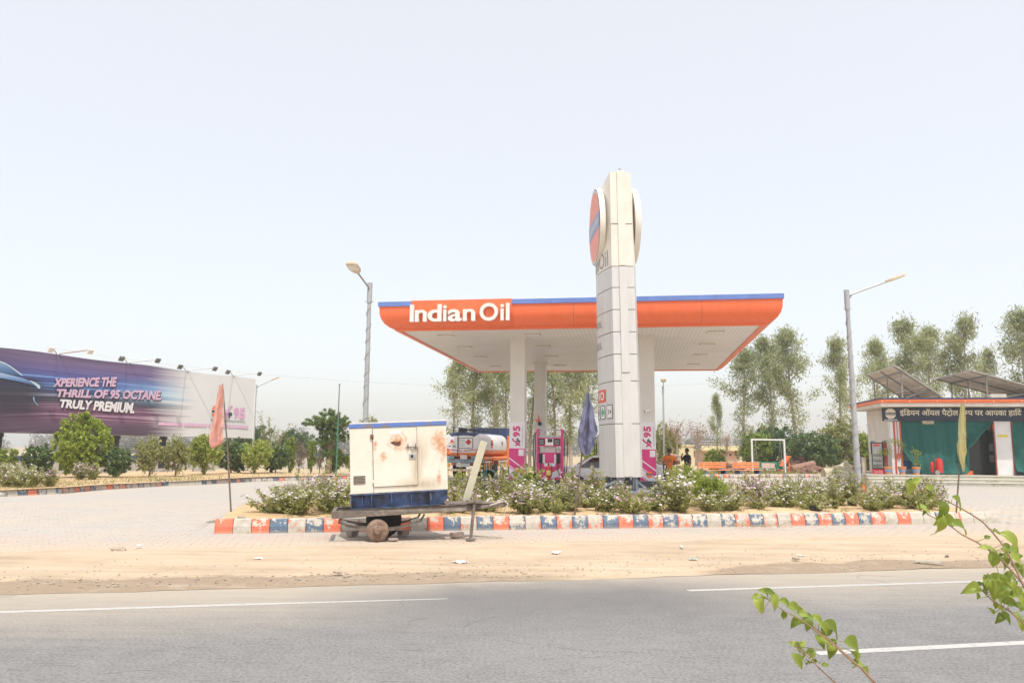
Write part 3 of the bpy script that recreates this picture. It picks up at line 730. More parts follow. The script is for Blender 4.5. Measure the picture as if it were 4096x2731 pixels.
for s in (-1, 1):
    xi, xo = s*.44, s*.605
    M_ = Matrix(((0, 0, 1, 0), (1, 0, 0, DCY), (0, 1, 0, DCZ), (0, 0, 0, 1)))
    mb = MB(); mb.lathe([(DR*.98, min(xi, xo)), (DR, (xi+xo)/2), (DR*.985, max(xi, xo))] if s > 0 else [(DR*.985, min(xi, xo)), (DR, (xi+xo)/2), (DR*.98, max(xi, xo))], 56, M=M_)
    disc = mb.build('emblem_drum', m_rim, py, smooth=True)
    fx = xo + s*.004
    mb = MB()
    def arc(r, x): return [(x, DCY + r*math.cos(2*math.pi*i/48), DCZ + r*math.sin(2*math.pi*i/48)) for i in range(48)]
    mb.add(arc(DR*.965, fx), [tuple(range(48))], 1); mb.add(arc(DR*.93, fx+s*.004), [tuple(range(48))], 2); mb.add(arc(DR*.89, fx+s*.008), [tuple(range(48))], 0)
    h = DR*.20; w_ = DR*.91
    mb.add([(fx+s*.012, DCY-w_, DCZ-h), (fx+s*.012, DCY+w_, DCZ-h), (fx+s*.012, DCY+w_, DCZ+h), (fx+s*.012, DCY-w_, DCZ+h)], [(0,1,2,3)], 1)
    text_fit(mb, 'इंिडयनऑयल', 0, 1, 0, 1, 0, 2, .015, conv=lambda x, y, z, s=s, fx=fx: (fx+s*.016, DCY + (x-.5)*1.75*s, DCZ + (z-.5)*.30))
    mb.build('emblem_face', [m_disc_o, m_disc_b, white], disc)
def lface(s, z, off=.006):      # point on the bowed left face: s metres from the front edge
    h = hw_at(z); return (-(h + .25*math.sin(math.pi*s/LP)) - off, s, z)
def left_text(body, s0, s1, z0, z1, mat_, nm, par, off=.03):
    mb = MB(); text_fit(mb, body, 0, 1, 0, 1, 0, 0, off, conv=lambda x, y, z: lface(s1 + (s0-s1)*x, z0 + (z1-z0)*z)); mb.build(nm, mat_, par)
m_grey_let = pm('grey lettering', (.30, .28, .27), .5)
left_text('IndianOil', .22, 2.3, 6.98, 7.45, m_grey_let, 'lettering', head, .0)
left_text('PETROL', .75, 2.2, 5.26, 5.46, m_grey_let, 'lettering', py, .0)
left_text('DIESEL', .75, 2.2, 4.62, 4.82, m_grey_let, 'lettering', py, .0)
def left_quad(mb, s0, s1, z0, z1, off, m):
    k = 6; vs = []
    for i in range(k+1):
        s = s0 + (s1-s0)*i/k; vs += [lface(s, z0, off), lface(s, z1, off)]
    mb.add(vs, [(2*i, 2*i+2, 2*i+3, 2*i+1) for i in range(k)], m)
mb = MB(); left_quad(mb, .55, 2.1, 3.05, 3.42, .006, 0)
text_fit(mb, 'SERVO', 0, 1, 0, 1, 0, 1, .03, conv=lambda x, y, z: lface(2.0 - 1.35*x, 3.11 + .25*z, .012)); mb.build('servo_sign', [pm('sign red', (.72,.12,.07), .5), white], py)
for i, (s0, s1) in enumerate(((.12, .50), (.62, .98), (1.08, 1.42), (1.52, 1.9))):
    mb = MB(); left_quad(mb, s0, s1, 2.56, 2.96, .006, 0); left_quad(mb, s0+.03, s1-.03, 2.585, 2.935, .010, 1)
    sm = (s0+s1)/2
    if i == 0: text_fit(mb, '24', 0, 1, 0, 1, 0, 3, .0, conv=lambda x, y, z: lface(s1-.08 + (s0-s1+.16)*x, 2.70+.12*z, .014))
    elif i == 1:
        left_quad(mb, sm-.12, sm+.12, 2.71, 2.81, .014, 2); left_quad(mb, sm-.045, sm+.045, 2.64, 2.88, .016, 2)
    else:
        left_quad(mb, sm-.05, sm+.05, 2.65, 2.84, .014, 3); left_quad(mb, sm-.03, sm+.03, 2.86, 2.91, .014, 3)
    mb.build('service_icon', [pm('icon blue rim', (.10,.12,.20), .5), white, pm('cross green', (.05,.42,.22), .5), m_ink], py)
# legs and base
m_leg = pm('leg grey-blue', (.20, .23, .27), .6, 0, .15, 6)
for x in (-.20, .20):
    for y in (.12, 1.3, 2.4):
        mb = MB(); mb.box(x-.07, x+.07, y-.07, y+.07, .57, .93); mb.box(x-.02, x+.02, y-.18, y+.18, .57, .86); mb.build('leg', m_leg, py)
mb = MB(); mb.bar((-.9, .0, .60), (-.12, .1, .92), .05); mb.bar((.5, .0, .6), (.15, .1, .9), .05); mb.build('stay', m_leg, py)
mb = MB(); mb.box(-.62, .62, -.25, LP+.25, .5, .56); mb.build('base_plate', m_leg, py)
mb = MB(); mb.box(-.8, .8, -.2, LP+.2, .1, .498); mb.build('footing', concrete, py)

# ================================================================ street lamps, poles, flags
lamp_head_m = pm('lamp head cream', (.62, .50, .36), .5, 0, .08, 4)
def street_lamp(loc, label, H, arm, head_w=.30, coil=True, lean=(0, 0)):
    t = thing('street_lamp', label, 'street lamp', loc, 0, 'street lamps around the station')
    top = Vector((lean[0], lean[1], H))
    mb = MB(); k = 14
    pts = [Vector((0, 0, .0)).lerp(top, i/k) for i in range(k+1)]
    mb.tube(pts, [.105 - .045*i/k for i in range(k+1)], 12); mb.build('pole', steel, t, smooth=True)
    mb = MB(); mb.cyl(top - Vector((0,0,.55)), top + Vector((0,0,.12)), .085, n=12); mb.bar(top + Vector((-.14,0,-.5)), top + Vector((.14,0,-.5)), .02); mb.build('cap_sleeve', steel, t, smooth=True)
    mb = MB(); mb.box(-.18, .18, -.18, .18, 0, .03); mb.build('base_flange', steel, t)
    e = top + Vector(arm); s = top + Vector((0, 0, -.08))
    mb = MB(); mb.tube([s, s.lerp(e, .5), e], .032, 8); mb.add([s + Vector((0,0,-.28)), s, s.lerp(e, .16)], [(0,1,2)]); mb.build('arm', steel, t, smooth=True)
    d = (e - s).normalized(); a = d.cross(Vector((0,0,1))).normalized(); u = a.cross(d)
    M_ = Matrix((( d.x, a.x, u.x, e.x), (d.y, a.y, u.y, e.y), (d.z, a.z, u.z, e.z), (0,0,0,1)))
    mb = MB(); L = .62; w = head_w/2
    mb.prism([(-.06, -.05), (.05, -w*.75), (.16, -w), (L-.08, -w), (L, -w*.6), (L, w*.6), (L-.08, w), (.16, w), (.05, w*.75), (-.06, .05)], -.035, .045, 'z', 0, M_); hd = mb.build('lamp_head', lamp_head_m, t, bevel=.012)
    mb = MB(); mb.box(.17, L-.09, -w*.8, w*.8, -.045, -.036, 0, M_); mb.build('lens', pm('lamp lens', (.75,.72,.66), .25), hd)
    if coil:
        mb = MB(); pts = []
        turns = 11; z0, z1 = H*.12, H-.7; N = turns*10
        for i in range(N+1):
            q = i/N; z = z0 + (z1-z0)*q; ph = 2*math.pi*turns*(q + .015*math.sin(q*23)); r = .105 - .045*z/H + .012
            c = Vector((0,0,0)).lerp(top, z/H); pts.append((c.x + r*math.cos(ph), c.y + r*math.sin(ph), z))
        mb.tube(pts, .011, 4); mb.build('coiled_cable', pm('cable grey', (.36,.34,.32), .7), t)
    return t
street_lamp((-4.70, 25.3, .0), 'tall street lamp behind the generator, arm pointing to the camera', 6.95, (-.20, -1.15, .22), .36)
street_lamp((11.03, 25.2, .1), 'street lamp with coiled cable in the flower bed, arm pointing right', 6.72, (1.35, .0, .42), .30, lean=(-.06, 0))
street_lamp((12.6, 65, 0), 'distant street lamp behind the front right column', 6.9, (-.22, -1.3, .35), .42, False)
street_lamp((-21.9, 67, 0), 'street lamp behind the right end of the billboard', 6.9, (1.35, .0, .55), .30, False)
gp = MB(); gp.cyl((0, 0, 0), (0, 0, 3.6), .05, .045, 10, 0); gp.cyl((0, 0, 3.6), (0, 0, 5.75), .042, .03, 10, 1); gp.cyl((0, 0, 5.75), (0, 0, 5.82), .06, n=8, m=1)
o = gp.build('flag_pole', [pm('pole green', (.06, .20, .12), .5), pm('pole dark grey', (.16,.17,.17), .5)], smooth=True); o.location = (-11.2, 50.8, 0)
tag(o, 'thin bare green pole beside the leafy tree left of the generator', 'pole')

def cloth_mat(name, c1, trans=.35):
    m, n, l, b = new_mat(name)
    v = nmap(n, l); f = nnoise(n, l, v, 4, 5); wv_ = nnoise(n, l, v, 260, 2)
    c = nramp(n, l, f, [(.3, tuple(x*.88 for x in c1)), (.7, c1)]); l.new(c, b.inputs['Base Color']); b.inputs['Roughness'].default_value = .85
    b.inputs['Sheen Weight'].default_value = .2
    t = n.new('ShaderNodeBsdfTranslucent'); l.new(c, t.inputs[0]); x = n.new('ShaderNodeMixShader'); x.inputs[0].default_value = trans
    l.new(b.outputs[0], x.inputs[1]); l.new(t.outputs[0], x.inputs[2]); l.new(x.outputs[0], n['Material Output'].inputs[0])
    nbump(n, l, b, wv_, .2, .003)
    return m
def cloth_grid(mb, fn, nu, nv, m=0):
    vs = [fn(i/nu, j/nv) for j in range(nv+1) for i in range(nu+1)]
    mb.add(vs, [(j*(nu+1)+i, j*(nu+1)+i+1, (j+1)*(nu+1)+i+1, (j+1)*(nu+1)+i) for j in range(nv) for i in range(nu)], m)
def flag(loc, label, base, top, outline, mat_, folds, seed):
    """outline: rows (z, x_left, x_right) relative to the base in the flag's hanging plane; the cloth gathers in folds round the pole"""
    t = thing('flag', label, 'flag', loc, 0, 'flags on thin poles along the flower bed')
    mb = MB(); mb.tube([base, Vector(base).lerp(Vector(top), .5) + Vector((.015, 0, 0)), top], [.02, .018, .012], 8); mb.build('pole', pm('flag pole wood', (.17, .12, .095), .85, 0, .3, 12), t, smooth=True)
    zs_ = [r[0] for r in outline]
    def fn(s, q):
        z = zs_[0] + (zs_[-1]-zs_[0])*q
        for k in range(len(outline)-1):
            if outline[k][0] >= z >= outline[k+1][0]:
                a, b_ = outline[k], outline[k+1]; f = (a[0]-z)/(a[0]-b_[0]+1e-9); break
        else: a = b_ = outline[-1]; f = 0
        xl, xr = a[1]+(b_[1]-a[1])*f, a[2]+(b_[2]-a[2])*f
        xl += .022*mnoise.noise(Vector((q*7, seed, 1)))*min(1, q*5); xr += .026*mnoise.noise(Vector((q*6, seed, 9)))*min(1, q*5); w = xr-xl
        d = (.22*w+.012)*math.sin(s*math.pi*folds + seed + q*1.9 + .9*mnoise.noise(Vector((s*2, q*3, seed)))) + .045*w/.3*mnoise.noise(Vector((s*5, q*6, seed))) + .02*mnoise.noise(Vector((s*11, q*16, seed)))*min(1, w/.2)
        zz = z - q**6*(.22*w*math.sin(s*math.pi*folds*.5+seed) + .05*mnoise.noise(Vector((s*6, seed, 2))))
        return (xl + w*(s + .05*math.sin(s*6.28*folds+seed)), d - .055 - .16*w, zz)
    mb = MB(); cloth_grid(mb, fn, 34, 40); c = mb.build('cloth', mat_, t, smooth=False)
    c.data.polygons.foreach_set('use_smooth', [True]*len(c.data.polygons))
    return t
flag((-5.99, 17.16, .22), 'faded salmon pink flag on a dark pole at the left end of the bed', (0, 0, -.1), (-.36, 0, 2.82),
     [(2.79, -.41, -.31), (2.4, -.47, -.27), (2.0, -.53, -.24), (1.75, -.57, -.22), (1.58, -.56, -.20), (1.50, -.50, -.22), (1.46, -.47, -.40)], cloth_mat('salmon flag cloth', (.82, .47, .39), .45), 3, .4)
flag((1.38, 17.42, .22), 'navy blue flag furled round its pole in front of the pylon sign', (0, 0, -.1), (.32, 0, 2.70),
     [(2.70, .28, .34), (2.4, .22, .41), (2.1, .13, .47), (1.85, .07, .50), (1.60, .08, .45), (1.45, .13, .38), (1.34, .22, .33)], cloth_mat('navy flag cloth', (.20, .21, .34), .3), 4, 1.1)
flag((10.66, 19.12, .22), 'yellow flag on a thin pole in front of the shop', (0, 0, -.1), (.36, 0, 2.64),
     [(2.62, .27, .38), (2.3, .22, .37), (1.9, .13, .34), (1.5, .07, .31), (1.2, .14, .25), (1.0, .20, .24)], cloth_mat('yellow flag cloth', (.52, .475, .22), .35), 2, 2.0)

# ================================================================ billboard
BD = Vector((7.14, 16.5)).normalized(); BANG = math.degrees(math.atan2(BD.y, BD.x))
bb = thing('billboard', 'long purple and blue advertising billboard for premium petrol on black posts', 'billboard', (-25.2, 38.5, 0), BANG)
BX0, BX1, BZ0, BZ1 = -5.0, 17.98, 2.33, 6.47
m_ban, n, l, b = new_mat('billboard print')
tc = n.new('ShaderNodeTexCoord'); sp = n.new('ShaderNodeSeparateXYZ'); l.new(tc.outputs['Object'], sp.inputs[0])
zz = nrange(n, l, sp.outputs['Z'], BZ0, BZ1)
wz = nmath(n, l, 'ADD', zz, nmath(n, l, 'MULTIPLY', nrange(n, l, sp.outputs['X'], 3.0, -4.0), nmath(n, l, 'MULTIPLY', nmath(n, l, 'SUBTRACT', zz, .75), -.22)))
base = nramp(n, l, wz, [(.0, (.07, .05, .08)), (.14, (.13, .075, .12)), (.24, (.15, .06, .12)), (.32, (.16, .07, .13)), (.42, (.06, .05, .075)), (.52, (.05, .06, .12)), (.62, (.06, .10, .32)), (.70, (.08, .10, .33)), (.80, (.10, .085, .24)), (.90, (.17, .12, .24)), (1.0, (.15, .11, .19))])
cz = n.new('ShaderNodeCombineXYZ'); l.new(nmath(n, l, 'MULTIPLY', sp.outputs['X'], .055), cz.inputs[0]); l.new(nmath(n, l, 'MULTIPLY', wz, 13), cz.inputs[2])
s1 = nnoise(n, l, cz.outputs[0], 1.6, 5, .65)
cz2 = n.new('ShaderNodeCombineXYZ'); l.new(nmath(n, l, 'MULTIPLY', sp.outputs['X'], .04), cz2.inputs[0]); l.new(nmath(n, l, 'MULTIPLY', wz, 30), cz2.inputs[2]); cz2.inputs[1].default_value = 5
s2 = nnoise(n, l, cz2.outputs[0], 1.5, 4, .6)
c = nmix(n, l, nrange(n, l, s1, .52, .70, 0, .55), base, (.015, .012, .03))
hot = nramp(n, l, wz, [(.0, (.42, .30, .40)), (.40, (.50, .30, .42)), (.48, (.40, .38, .48)), (.55, (.18, .42, .72)), (.68, (.22, .48, .85)), (.8, (.20, .17, .42)), (1., (.3, .22, .36))])
c = nmix(n, l, nrange(n, l, s2, .53, .66, 0, .9), c, hot)
glow = nmath(n, l, 'MULTIPLY', nrange(n, l, sp.outputs['X'], 6.0, 11.2), nmath(n, l, 'MULTIPLY', nrange(n, l, wz, .40, .60), nrange(n, l, wz, .82, .62)))
c = nmix(n, l, nmath(n, l, 'MULTIPLY', glow, .8), c, (.35, .66, .88))
c = nmix(n, l, nrange(n, l, sp.outputs['X'], 2.5, -1.5, 0, .5), c, (.035, .03, .055))
c = nmix(n, l, nmath(n, l, 'MULTIPLY', nrange(n, l, nmath(n, l, 'ADD', sp.outputs['X'], nmath(n, l, 'MULTIPLY', s2, .8)), 3.4, 1.9, 0, .88), nmath(n, l, 'MULTIPLY', nrange(n, l, wz, .12, .3), nrange(n, l, wz, .70, .66))), c, (.03, .027, .042))
edge = nmath(n, l, 'ADD', sp.outputs['X'], nmath(n, l, 'MULTIPLY', nmath(n, l, 'SUBTRACT', s2, .5), 5.0))
c = nmix(n, l, nrange(n, l, edge, 9.0, 12.0), c, (.68, .68, .68))
l.new(c, b.inputs['Base Color']); b.inputs['Roughness'].default_value = .45
nbump(n, l, b, nnoise(n, l, nmap(n, l, (.3, 1, .15)), 1.8, 2), .25, .10)
def btop(x): return BZ1 + .03*math.sin(x*.9) - (.05 if 12 < x < 15 else 0)
mb = MB(); N = 46
def bfn(s, q):
    x = BX0 + (BX1-BX0)*s; z1 = btop(x); return (x, .02*math.sin(x*2.2)*math.sin(q*3.1) , BZ0 + (z1-BZ0)*q)
cloth_grid(mb, bfn, N, 8); ban = mb.build('printed_sheet', m_ban, bb); ban.data.polygons.foreach_set('use_smooth', [True]*len(ban.data.polygons))
mb = MB(); mb.box(BX0, BX1, .06, .30, BZ0-.03, BZ1-.06); mb.build('backing_frame', steel, bb)
mb = MB(); mb.box(BX1+.002, BX1+.06, -.02, .3, BZ0-.03, BZ1-.02); mb.build('end_trim', white, bb)
PY = -.045
m_lp = pm('print lilac', (.62, .42, .56), .5, 0, .04, 1); m_wh = pm('print white', (.74, .72, .73), .5, 0, .04, 1); m_sh = pm('print shadow', (.05, .04, .07), .6)
for body, q, mm in (('XPERIENCE THE', ((2.74, 4.74), (6.62, 5.05), (2.74, 5.20), (6.62, 5.62)), m_lp),
                    ('THRILL OF 95 OCTANE.', ((2.98, 4.22), (9.85, 4.47), (2.98, 4.66), (9.85, 5.07)), m_lp),
                    ('TRULY PREMIUM.', ((3.21, 3.69), (7.95, 3.58), (3.21, 4.13), (7.95, 4.22)), m_wh)):
    mb = MB()
    text_fit(mb, body, 0, 1, 0, 1, PY, 0, .048, .16, quad=q)
    sh = tuple((a+.05, z-.06) for a, z in q); text_fit(mb, body, 0, 1, 0, 1, PY+.012, 1, .060, .16, quad=sh)
    mb.build('slogan', [mm, m_sh], ban)
# printed car nose at the left edge
m_car1 = pm('print car dark', (.022, .026, .045), .4, 0, .3, .7); m_car2 = pm('print car blue', (.07, .17, .30), .4, 0, .35, .6); m_car3 = pm('print car glint', (.42, .60, .70), .4, 0, .2, 1)
def smooth_pts(pts, k=5):
    n_ = len(pts); out = []
    for i in range(n_):
        p0, p1, p2, p3 = (Vector(pts[(i+d) % n_]) for d in (-1, 0, 1, 2))
        for q in range(k):
            t = q/k; out.append(tuple(.5*((2*p1) + (p2-p0)*t + (2*p0-5*p1+4*p2-p3)*t*t + (3*p1-p0-3*p2+p3)*t**3)))
    return out
def grad_mat(name, z0, z1, c0, c1, c2):
    m, n, l, b = new_mat(name); tc = n.new('ShaderNodeTexCoord'); sp = n.new('ShaderNodeSeparateXYZ'); l.new(tc.outputs['Object'], sp.inputs[0])
    f = nmath(n, l, 'ADD', nrange(n, l, sp.outputs['Z'], z0, z1), nmath(n, l, 'MULTIPLY', nmath(n, l, 'SUBTRACT', nnoise(n, l, nmap(n, l, (.25, 1, 2.5)), 1.2, 4), .5), .5))
    l.new(nramp(n, l, f, [(.0, c0), (.5, c1), (1., c2)]), b.inputs['Base Color']); b.inputs['Roughness'].default_value = .45; return m
m_c0 = grad_mat('printed car body', 2.9, 5.2, (.035, .028, .045), (.04, .035, .06), (.05, .08, .16)); m_c1 = grad_mat('printed car glass', 5.1, 5.9, (.04, .08, .18), (.10, .20, .38), (.32, .50, .62))
m_c2 = grad_mat('printed car bonnet', 4.7, 5.25, (.05, .08, .20), (.14, .25, .50), (.42, .56, .72)); m_c3 = grad_mat('printed car glint', 3.6, 5.0, (.10, .22, .34), (.30, .48, .58), (.55, .68, .72))
mb = MB()
def flatp(pts, y, m): pts = smooth_pts(pts); mb.add([(x, y, z) for x, z in pts], [tuple(range(len(pts)))], m)
flatp([(-4.8, 5.35), (-4.8, 5.85), (-2.5, 5.95), (-.8, 5.86), (.1, 5.66), (.7, 5.36), (.95, 5.19), (.2, 5.22), (-2, 5.3)], PY+.011, 1)
flatp([(-3, 5.28), (-.6, 5.25), (.6, 5.14), (1.4, 4.98), (1.95, 4.76), (2.0, 4.66), (1.4, 4.80), (.5, 4.92), (-.8, 5.02), (-3, 5.05)], PY+.008, 2)
flatp([(1.45, 4.98), (1.75, 4.90), (2.0, 4.78), (2.06, 4.64), (1.96, 4.60), (1.80, 4.74), (1.62, 4.86)], PY+.005, 3)
flatp([(-.6, 5.85), (.15, 5.66), (.72, 5.36), (.98, 5.20), (1.02, 5.23), (.72, 5.42), (.16, 5.71), (-.58, 5.89)], PY+.005, 3)
flatp([(1.72, 4.15), (1.76, 3.95), (1.95, 3.76), (2.05, 3.72), (2.0, 3.80), (1.84, 3.94), (1.78, 4.15)], PY+.005, 3)
mb.build('printed_car', [m_c0, m_c1, m_c2, m_c3], ban)
# product mark and claim strip
mb = MB(); m_xpp = pm('print pale pink', (.66, .36, .56), .5); m_str = pm('claim strip pink', (.68, .40, .58), .5)
roundel(mb, 14.42, 4.02, .42, PY, 2, 3, 4)
xp95(mb, lambda s, t: (15.1 + s*2.15, PY, 3.62 + t*.80), 0, 1)
text_fit(mb, '95 OCTANE PREMIUM PETROL', 14.0, 17.15, 3.36, 3.50, PY, 1, .0, .1)
for x0, x1, w_ in ((9.7, 11.6, 'Superior performance'), (11.72, 13.65, 'Increased engine efficiency'), (13.77, 15.45, 'Lower maintenance'), (15.57, 17.45, 'Reduced emissions')):
    mb.add([(x0, PY+.01, 2.98), (x1, PY+.01, 2.96), (x1+.05, PY+.01, 3.16), (x0+.05, PY+.01, 3.18)], [(0,1,2,3)], 5)
    text_fit(mb, w_, x0+.15, x1-.12, 3.01, 3.12, PY, 4, 0)
mb.build('product_print', [m_xpp, m_ink, m_logo_o, m_logo_b, white, m_str], ban)
for x in (.38, 4.0, 7.18, 10.55, 14.0, 17.1):
    mb = MB(); mb.cyl((x, .35, 0), (x, .35, BZ0+.9), .19, n=16); mb.cyl((x, .35, BZ0-.22), (x, .35, BZ0-.04), .24, n=16); mb.build('post', black, bb, smooth=True)
    mb = MB(); mb.box(x-.5, x+.5, -.15, .85, .0, .38); mb.build('post_footing', concrete, bb)
for k, (x, hx, gx) in enumerate(((2.95, 4.0, 1.75), (7.37, 8.5, 6.0), (11.78, 13.05, 10.2), (15.85, 17.2, 14.2))):
    z = btop(x)
    for ex_, sgn in ((hx, 1), (gx, -1)):
        end = Vector((ex_, -1.1, z+.33 + (0 if sgn > 0 else -.16)))
        mb = MB(); mb.tube([(x - .12*(sgn < 0), .05, z-.05), (x-.12*(sgn < 0)+sgn*.05, -.05, z+.04), end], .025, 6); mb.tube([(x, .05, z-.4), (x, -.02, z+.02)], .02, 6)
        arm_ = mb.build('floodlight_arm', pm('arm rust red', (.35,.18,.12), .8) if k == 0 and sgn > 0 else steel, bb)
        M_ = Matrix.Translation(end) @ Matrix.Rotation(R(35), 4, 'X')
        mb = MB(); mb.box(-.15, .15, -.05, .06, -.27, .02, 0, M_); hd = mb.build('floodlight', white if k == 0 else pm('floodlight grey', (.16,.16,.15), .5), arm_, bevel=.02)
        mb = MB(); mb.box(-.12, .12, .062, .072, -.24, -.02, 0, M_); mb.build('glass', pm('lamp lens', (.75,.72,.66), .25), arm_)
# boundary wall behind
wl_ = thing('boundary_wall', 'low grey boundary wall with blue painted coping behind the shrubs', 'wall', (-31.5, 39.5, 0), BANG)
mb = MB(); mb.box(-12, 27, 3.0, 3.25, 0, .78); mb.build('wall', concrete, wl_)
mb = MB(); mb.box(-12, 27, 2.97, 3.28, .782, 1.06); mb.build('coping', pm('coping blue', (.06,.10,.20), .7, 0, .25, 3), wl_)
wl2 = thing('boundary_wall', 'pale boundary wall running behind the columnar shrubs and thin green pole', 'wall', (-20.9, 67.0, 0), 8)
mb = MB(); mb.box(.0, 22, -.1, .1, 0, 1.0); mb.build('wall', pm('pale wall', (.55,.52,.47), .9, 0, .12, 2), wl2)
mb = MB(); mb.box(.0, 22, -.13, .13, 1.002, 1.25); mb.build('coping', pm('coping blue', (.06,.10,.20), .7, 0, .25, 3), wl2)
# thin overhead wire
mb = MB(); mb.tube([(-60+ i*8, 100, 9.6 + .0035*(i*8-62)**2*.35) for i in range(14)], .012, 4); o = mb.build('overhead_wire', pm('wire grey', (.4,.4,.4), .7)); tag(o, 'thin sagging overhead wire across the sky behind the lamps', 'wire')

# ================================================================ generator on its trailer
TRA = 10
tr = thing('trailer', 'brown steel drawbar trailer without tyre on its near wheel, propped on a jack leg', 'trailer', (-3.19, 14.2, 0), TRA)
m_rail = pm('dusty brown steel', (.155, .125, .105), .75, 0, .3, 8, .3, (.25, .205, .165), .35)
PT = R(2.9)           # the bed tips up towards the drawbar
def bed(x, y, z): return (x*math.cos(PT) - (z-.55)*math.sin(PT), y, .545 + x*math.sin(PT) + (z-.55)*math.cos(PT))
WB = 1.15
mb = MB()
for y0, y1, nm in ((0, .07, 0), (WB-.07, WB, 0)):
    mb = MB(); pts = [(0, .42), (2.35, .42), (3.2, .47), (3.2, .53), (2.35, .55), (0, .55)]
    if nm == 0:
        far = (y0 > .5)
        vs = []
        for yy in (y0, y1):
            for x, z in pts:
                bend = max(0, x-2.05)/1.15*(.10 if not far else -.86); vs.append(bed(x, yy+bend, z))
        k = len(pts)
        mb.add(vs, [tuple(range(k)), tuple(range(k, 2*k))[::-1]] + [(i, k+i, k+(i+1) % k, (i+1) % k) for i in range(k)])
    mb.build('side_rail', m_rail, tr, bevel=.006)
for x in (.0, .75, 1.5, 2.05):
    mb = MB(); v8 = [bed(x+dx, yy, zz_) for zz_ in (.44, .54) for yy in (.071, WB-.071) for dx in (0, .07)]
    mb.add(v8, [(0,1,3,2), (4,6,7,5), (0,4,5,1), (2,3,7,6), (0,2,6,4), (1,5,7,3)]); mb.build('cross_member', m_rail, tr)
m_drum = pm('rusty brake drum', (.20, .125, .09), .8, 0, .4, 13, .6, (.30, .215, .16), .45)
HX, HZ = .82, .20
def wheel_axis(y): return Matrix.Translation((HX, y, HZ)) @ Matrix.Rotation(R(90), 4, 'X')
hub = MB(); hub.lathe([(.198, -.02), (.203, .02), (.203, .05), (.190, .055), (.186, .085), (.165, .10), (.10, .105), (.085, .12), (.06, .125), (.058, .15), (.045, .155), (.042, .19)], 36, M=wheel_axis(.06)); hb = hub.build('brake_drum', m_drum, tr, smooth=True)
for k in range(5):
    t_ = 2*math.pi*k/5+.3; mb = MB(); mb.lathe([(.014, .10), (.014, .135)], 6, M=wheel_axis(.06) @ Matrix.Translation((.075*math.cos(t_), .075*math.sin(t_), 0))); mb.build('wheel_stud', m_rail, hb)
mb = MB(); mb.lathe([(.05, -.95), (.05, .0)], 12, M=wheel_axis(.06)); mb.build('axle', m_rail, tr, smooth=True)
mb = MB(); mb.lathe([(.20, -.10), (.30, -.10), (.335, -.05), (.335, .08), (.30, .12), (.20, .12)], 28, M=Matrix.Translation((.12, 0, .135)) @ wheel_axis(.86)); mb.build('tyre', rubber, tr, smooth=True)
for yy in (.12, .95):
    mb = MB()
    for k, (x0, x1, dz) in enumerate(((.12, 1.62, 0), (.25, 1.45, -.022), (.42, 1.25, -.044))):
        pts = []
        for i in range(13):
            s = i/12; x = x0+(x1-x0)*s; q = (x-.87)/.75; pts.append((x, yy, .235 + .135*q*q*(1 if x > .8 else .75) + dz))
        for i in range(12): mb.bar(pts[i], pts[i+1], .055, .018)
    mb.tube([(.14, yy, .34), (.16, yy, .46)], .02, 6); mb.tube([(1.60, yy, .37), (1.66, yy, .48)], .02, 6)
    mb.build('leaf_spring', m_rail, tr)
mb = MB(); mb.bar((2.50, .0, .02), (2.58, .0, .90), .05, .07); mb.box(2.42, 2.58, -.08, .08, .022, .05); mb.build('jack_leg', m_rail, tr)
mb = MB(); mb.box(2.43, 2.70, -.06, .16, .70, .73); mb.build('jack_clamp', m_rail, tr)
mb = MB(); mb.tube([bed(3.0, .05, .55), bed(3.10, .07, .60), bed(3.2, .08, .50), bed(3.16, .06, .42)], .016, 6); mb.tube([bed(2.85, .02, .50), bed(3.1, .0, .56)], .014, 6); mb.build('tow_wire', pm('pale wire', (.5,.46,.40), .6), tr)
for x, y, s, lab in ((.36, .92, .13, 'grey-brown brick wedged behind the trailer tyre on the left'), (1.32, .96, .11, 'grey-brown brick wedged behind the trailer tyre on the right'), (1.10, .06, .09, 'small flat stone beside the brake drum of the trailer'), (2.30, .5, .13, 'loose brick behind the trailer jack leg')):
    mb = MB(); mb.box(-s, s, -.06, .06, 0, .09 if s > .1 else .045); o = mb.build('brick', pm('brick chock', (.32,.25,.21), .9, 0, .25, 12), bevel=.01)
    o.matrix_world = Matrix.Translation((-3.19, 14.2, .022)) @ Matrix.Rotation(R(TRA), 4, 'Z') @ Matrix.Translation((x, y, 0)) @ Matrix.Rotation(x*3, 4, 'Z'); tag(o, lab, 'brick')
for nm, lab, pts in (('plank', 'pale yellow painted board leaning upright on the trailer drawbar', 0),):
    mb = MB(); mb.box(-.068, .068, -.014, .014, 0, 1.16)
    m_bd, n, l, b = new_mat('worn yellow board')
    v = nmap(n, l); f = nnoise(n, l, nmap(n, l, (14, 1, 1.5)), 2, 6, .7); f2 = nnoise(n, l, v, 5, 5)
    c = nmix(n, l, nrange(n, l, f, .5, .68, 0, .7), (.60, .58, .44), (.45, .47, .42)); c = nmix(n, l, nrange(n, l, f2, .48, .64, 0, .7), c, (.66, .64, .55)); l.new(c, b.inputs['Base Color']); b.inputs['Roughness'].default_value = .7
    o = mb.build(nm, m_bd, bevel=.004); o.matrix_world = Matrix.Translation((-.84, 14.85, .70)) @ Matrix.Rotation(R(15), 4, 'Y') @ Matrix.Rotation(R(24), 4, 'Z') @ Matrix.Rotation(R(4), 4, 'X'); tag(o, lab, 'board')

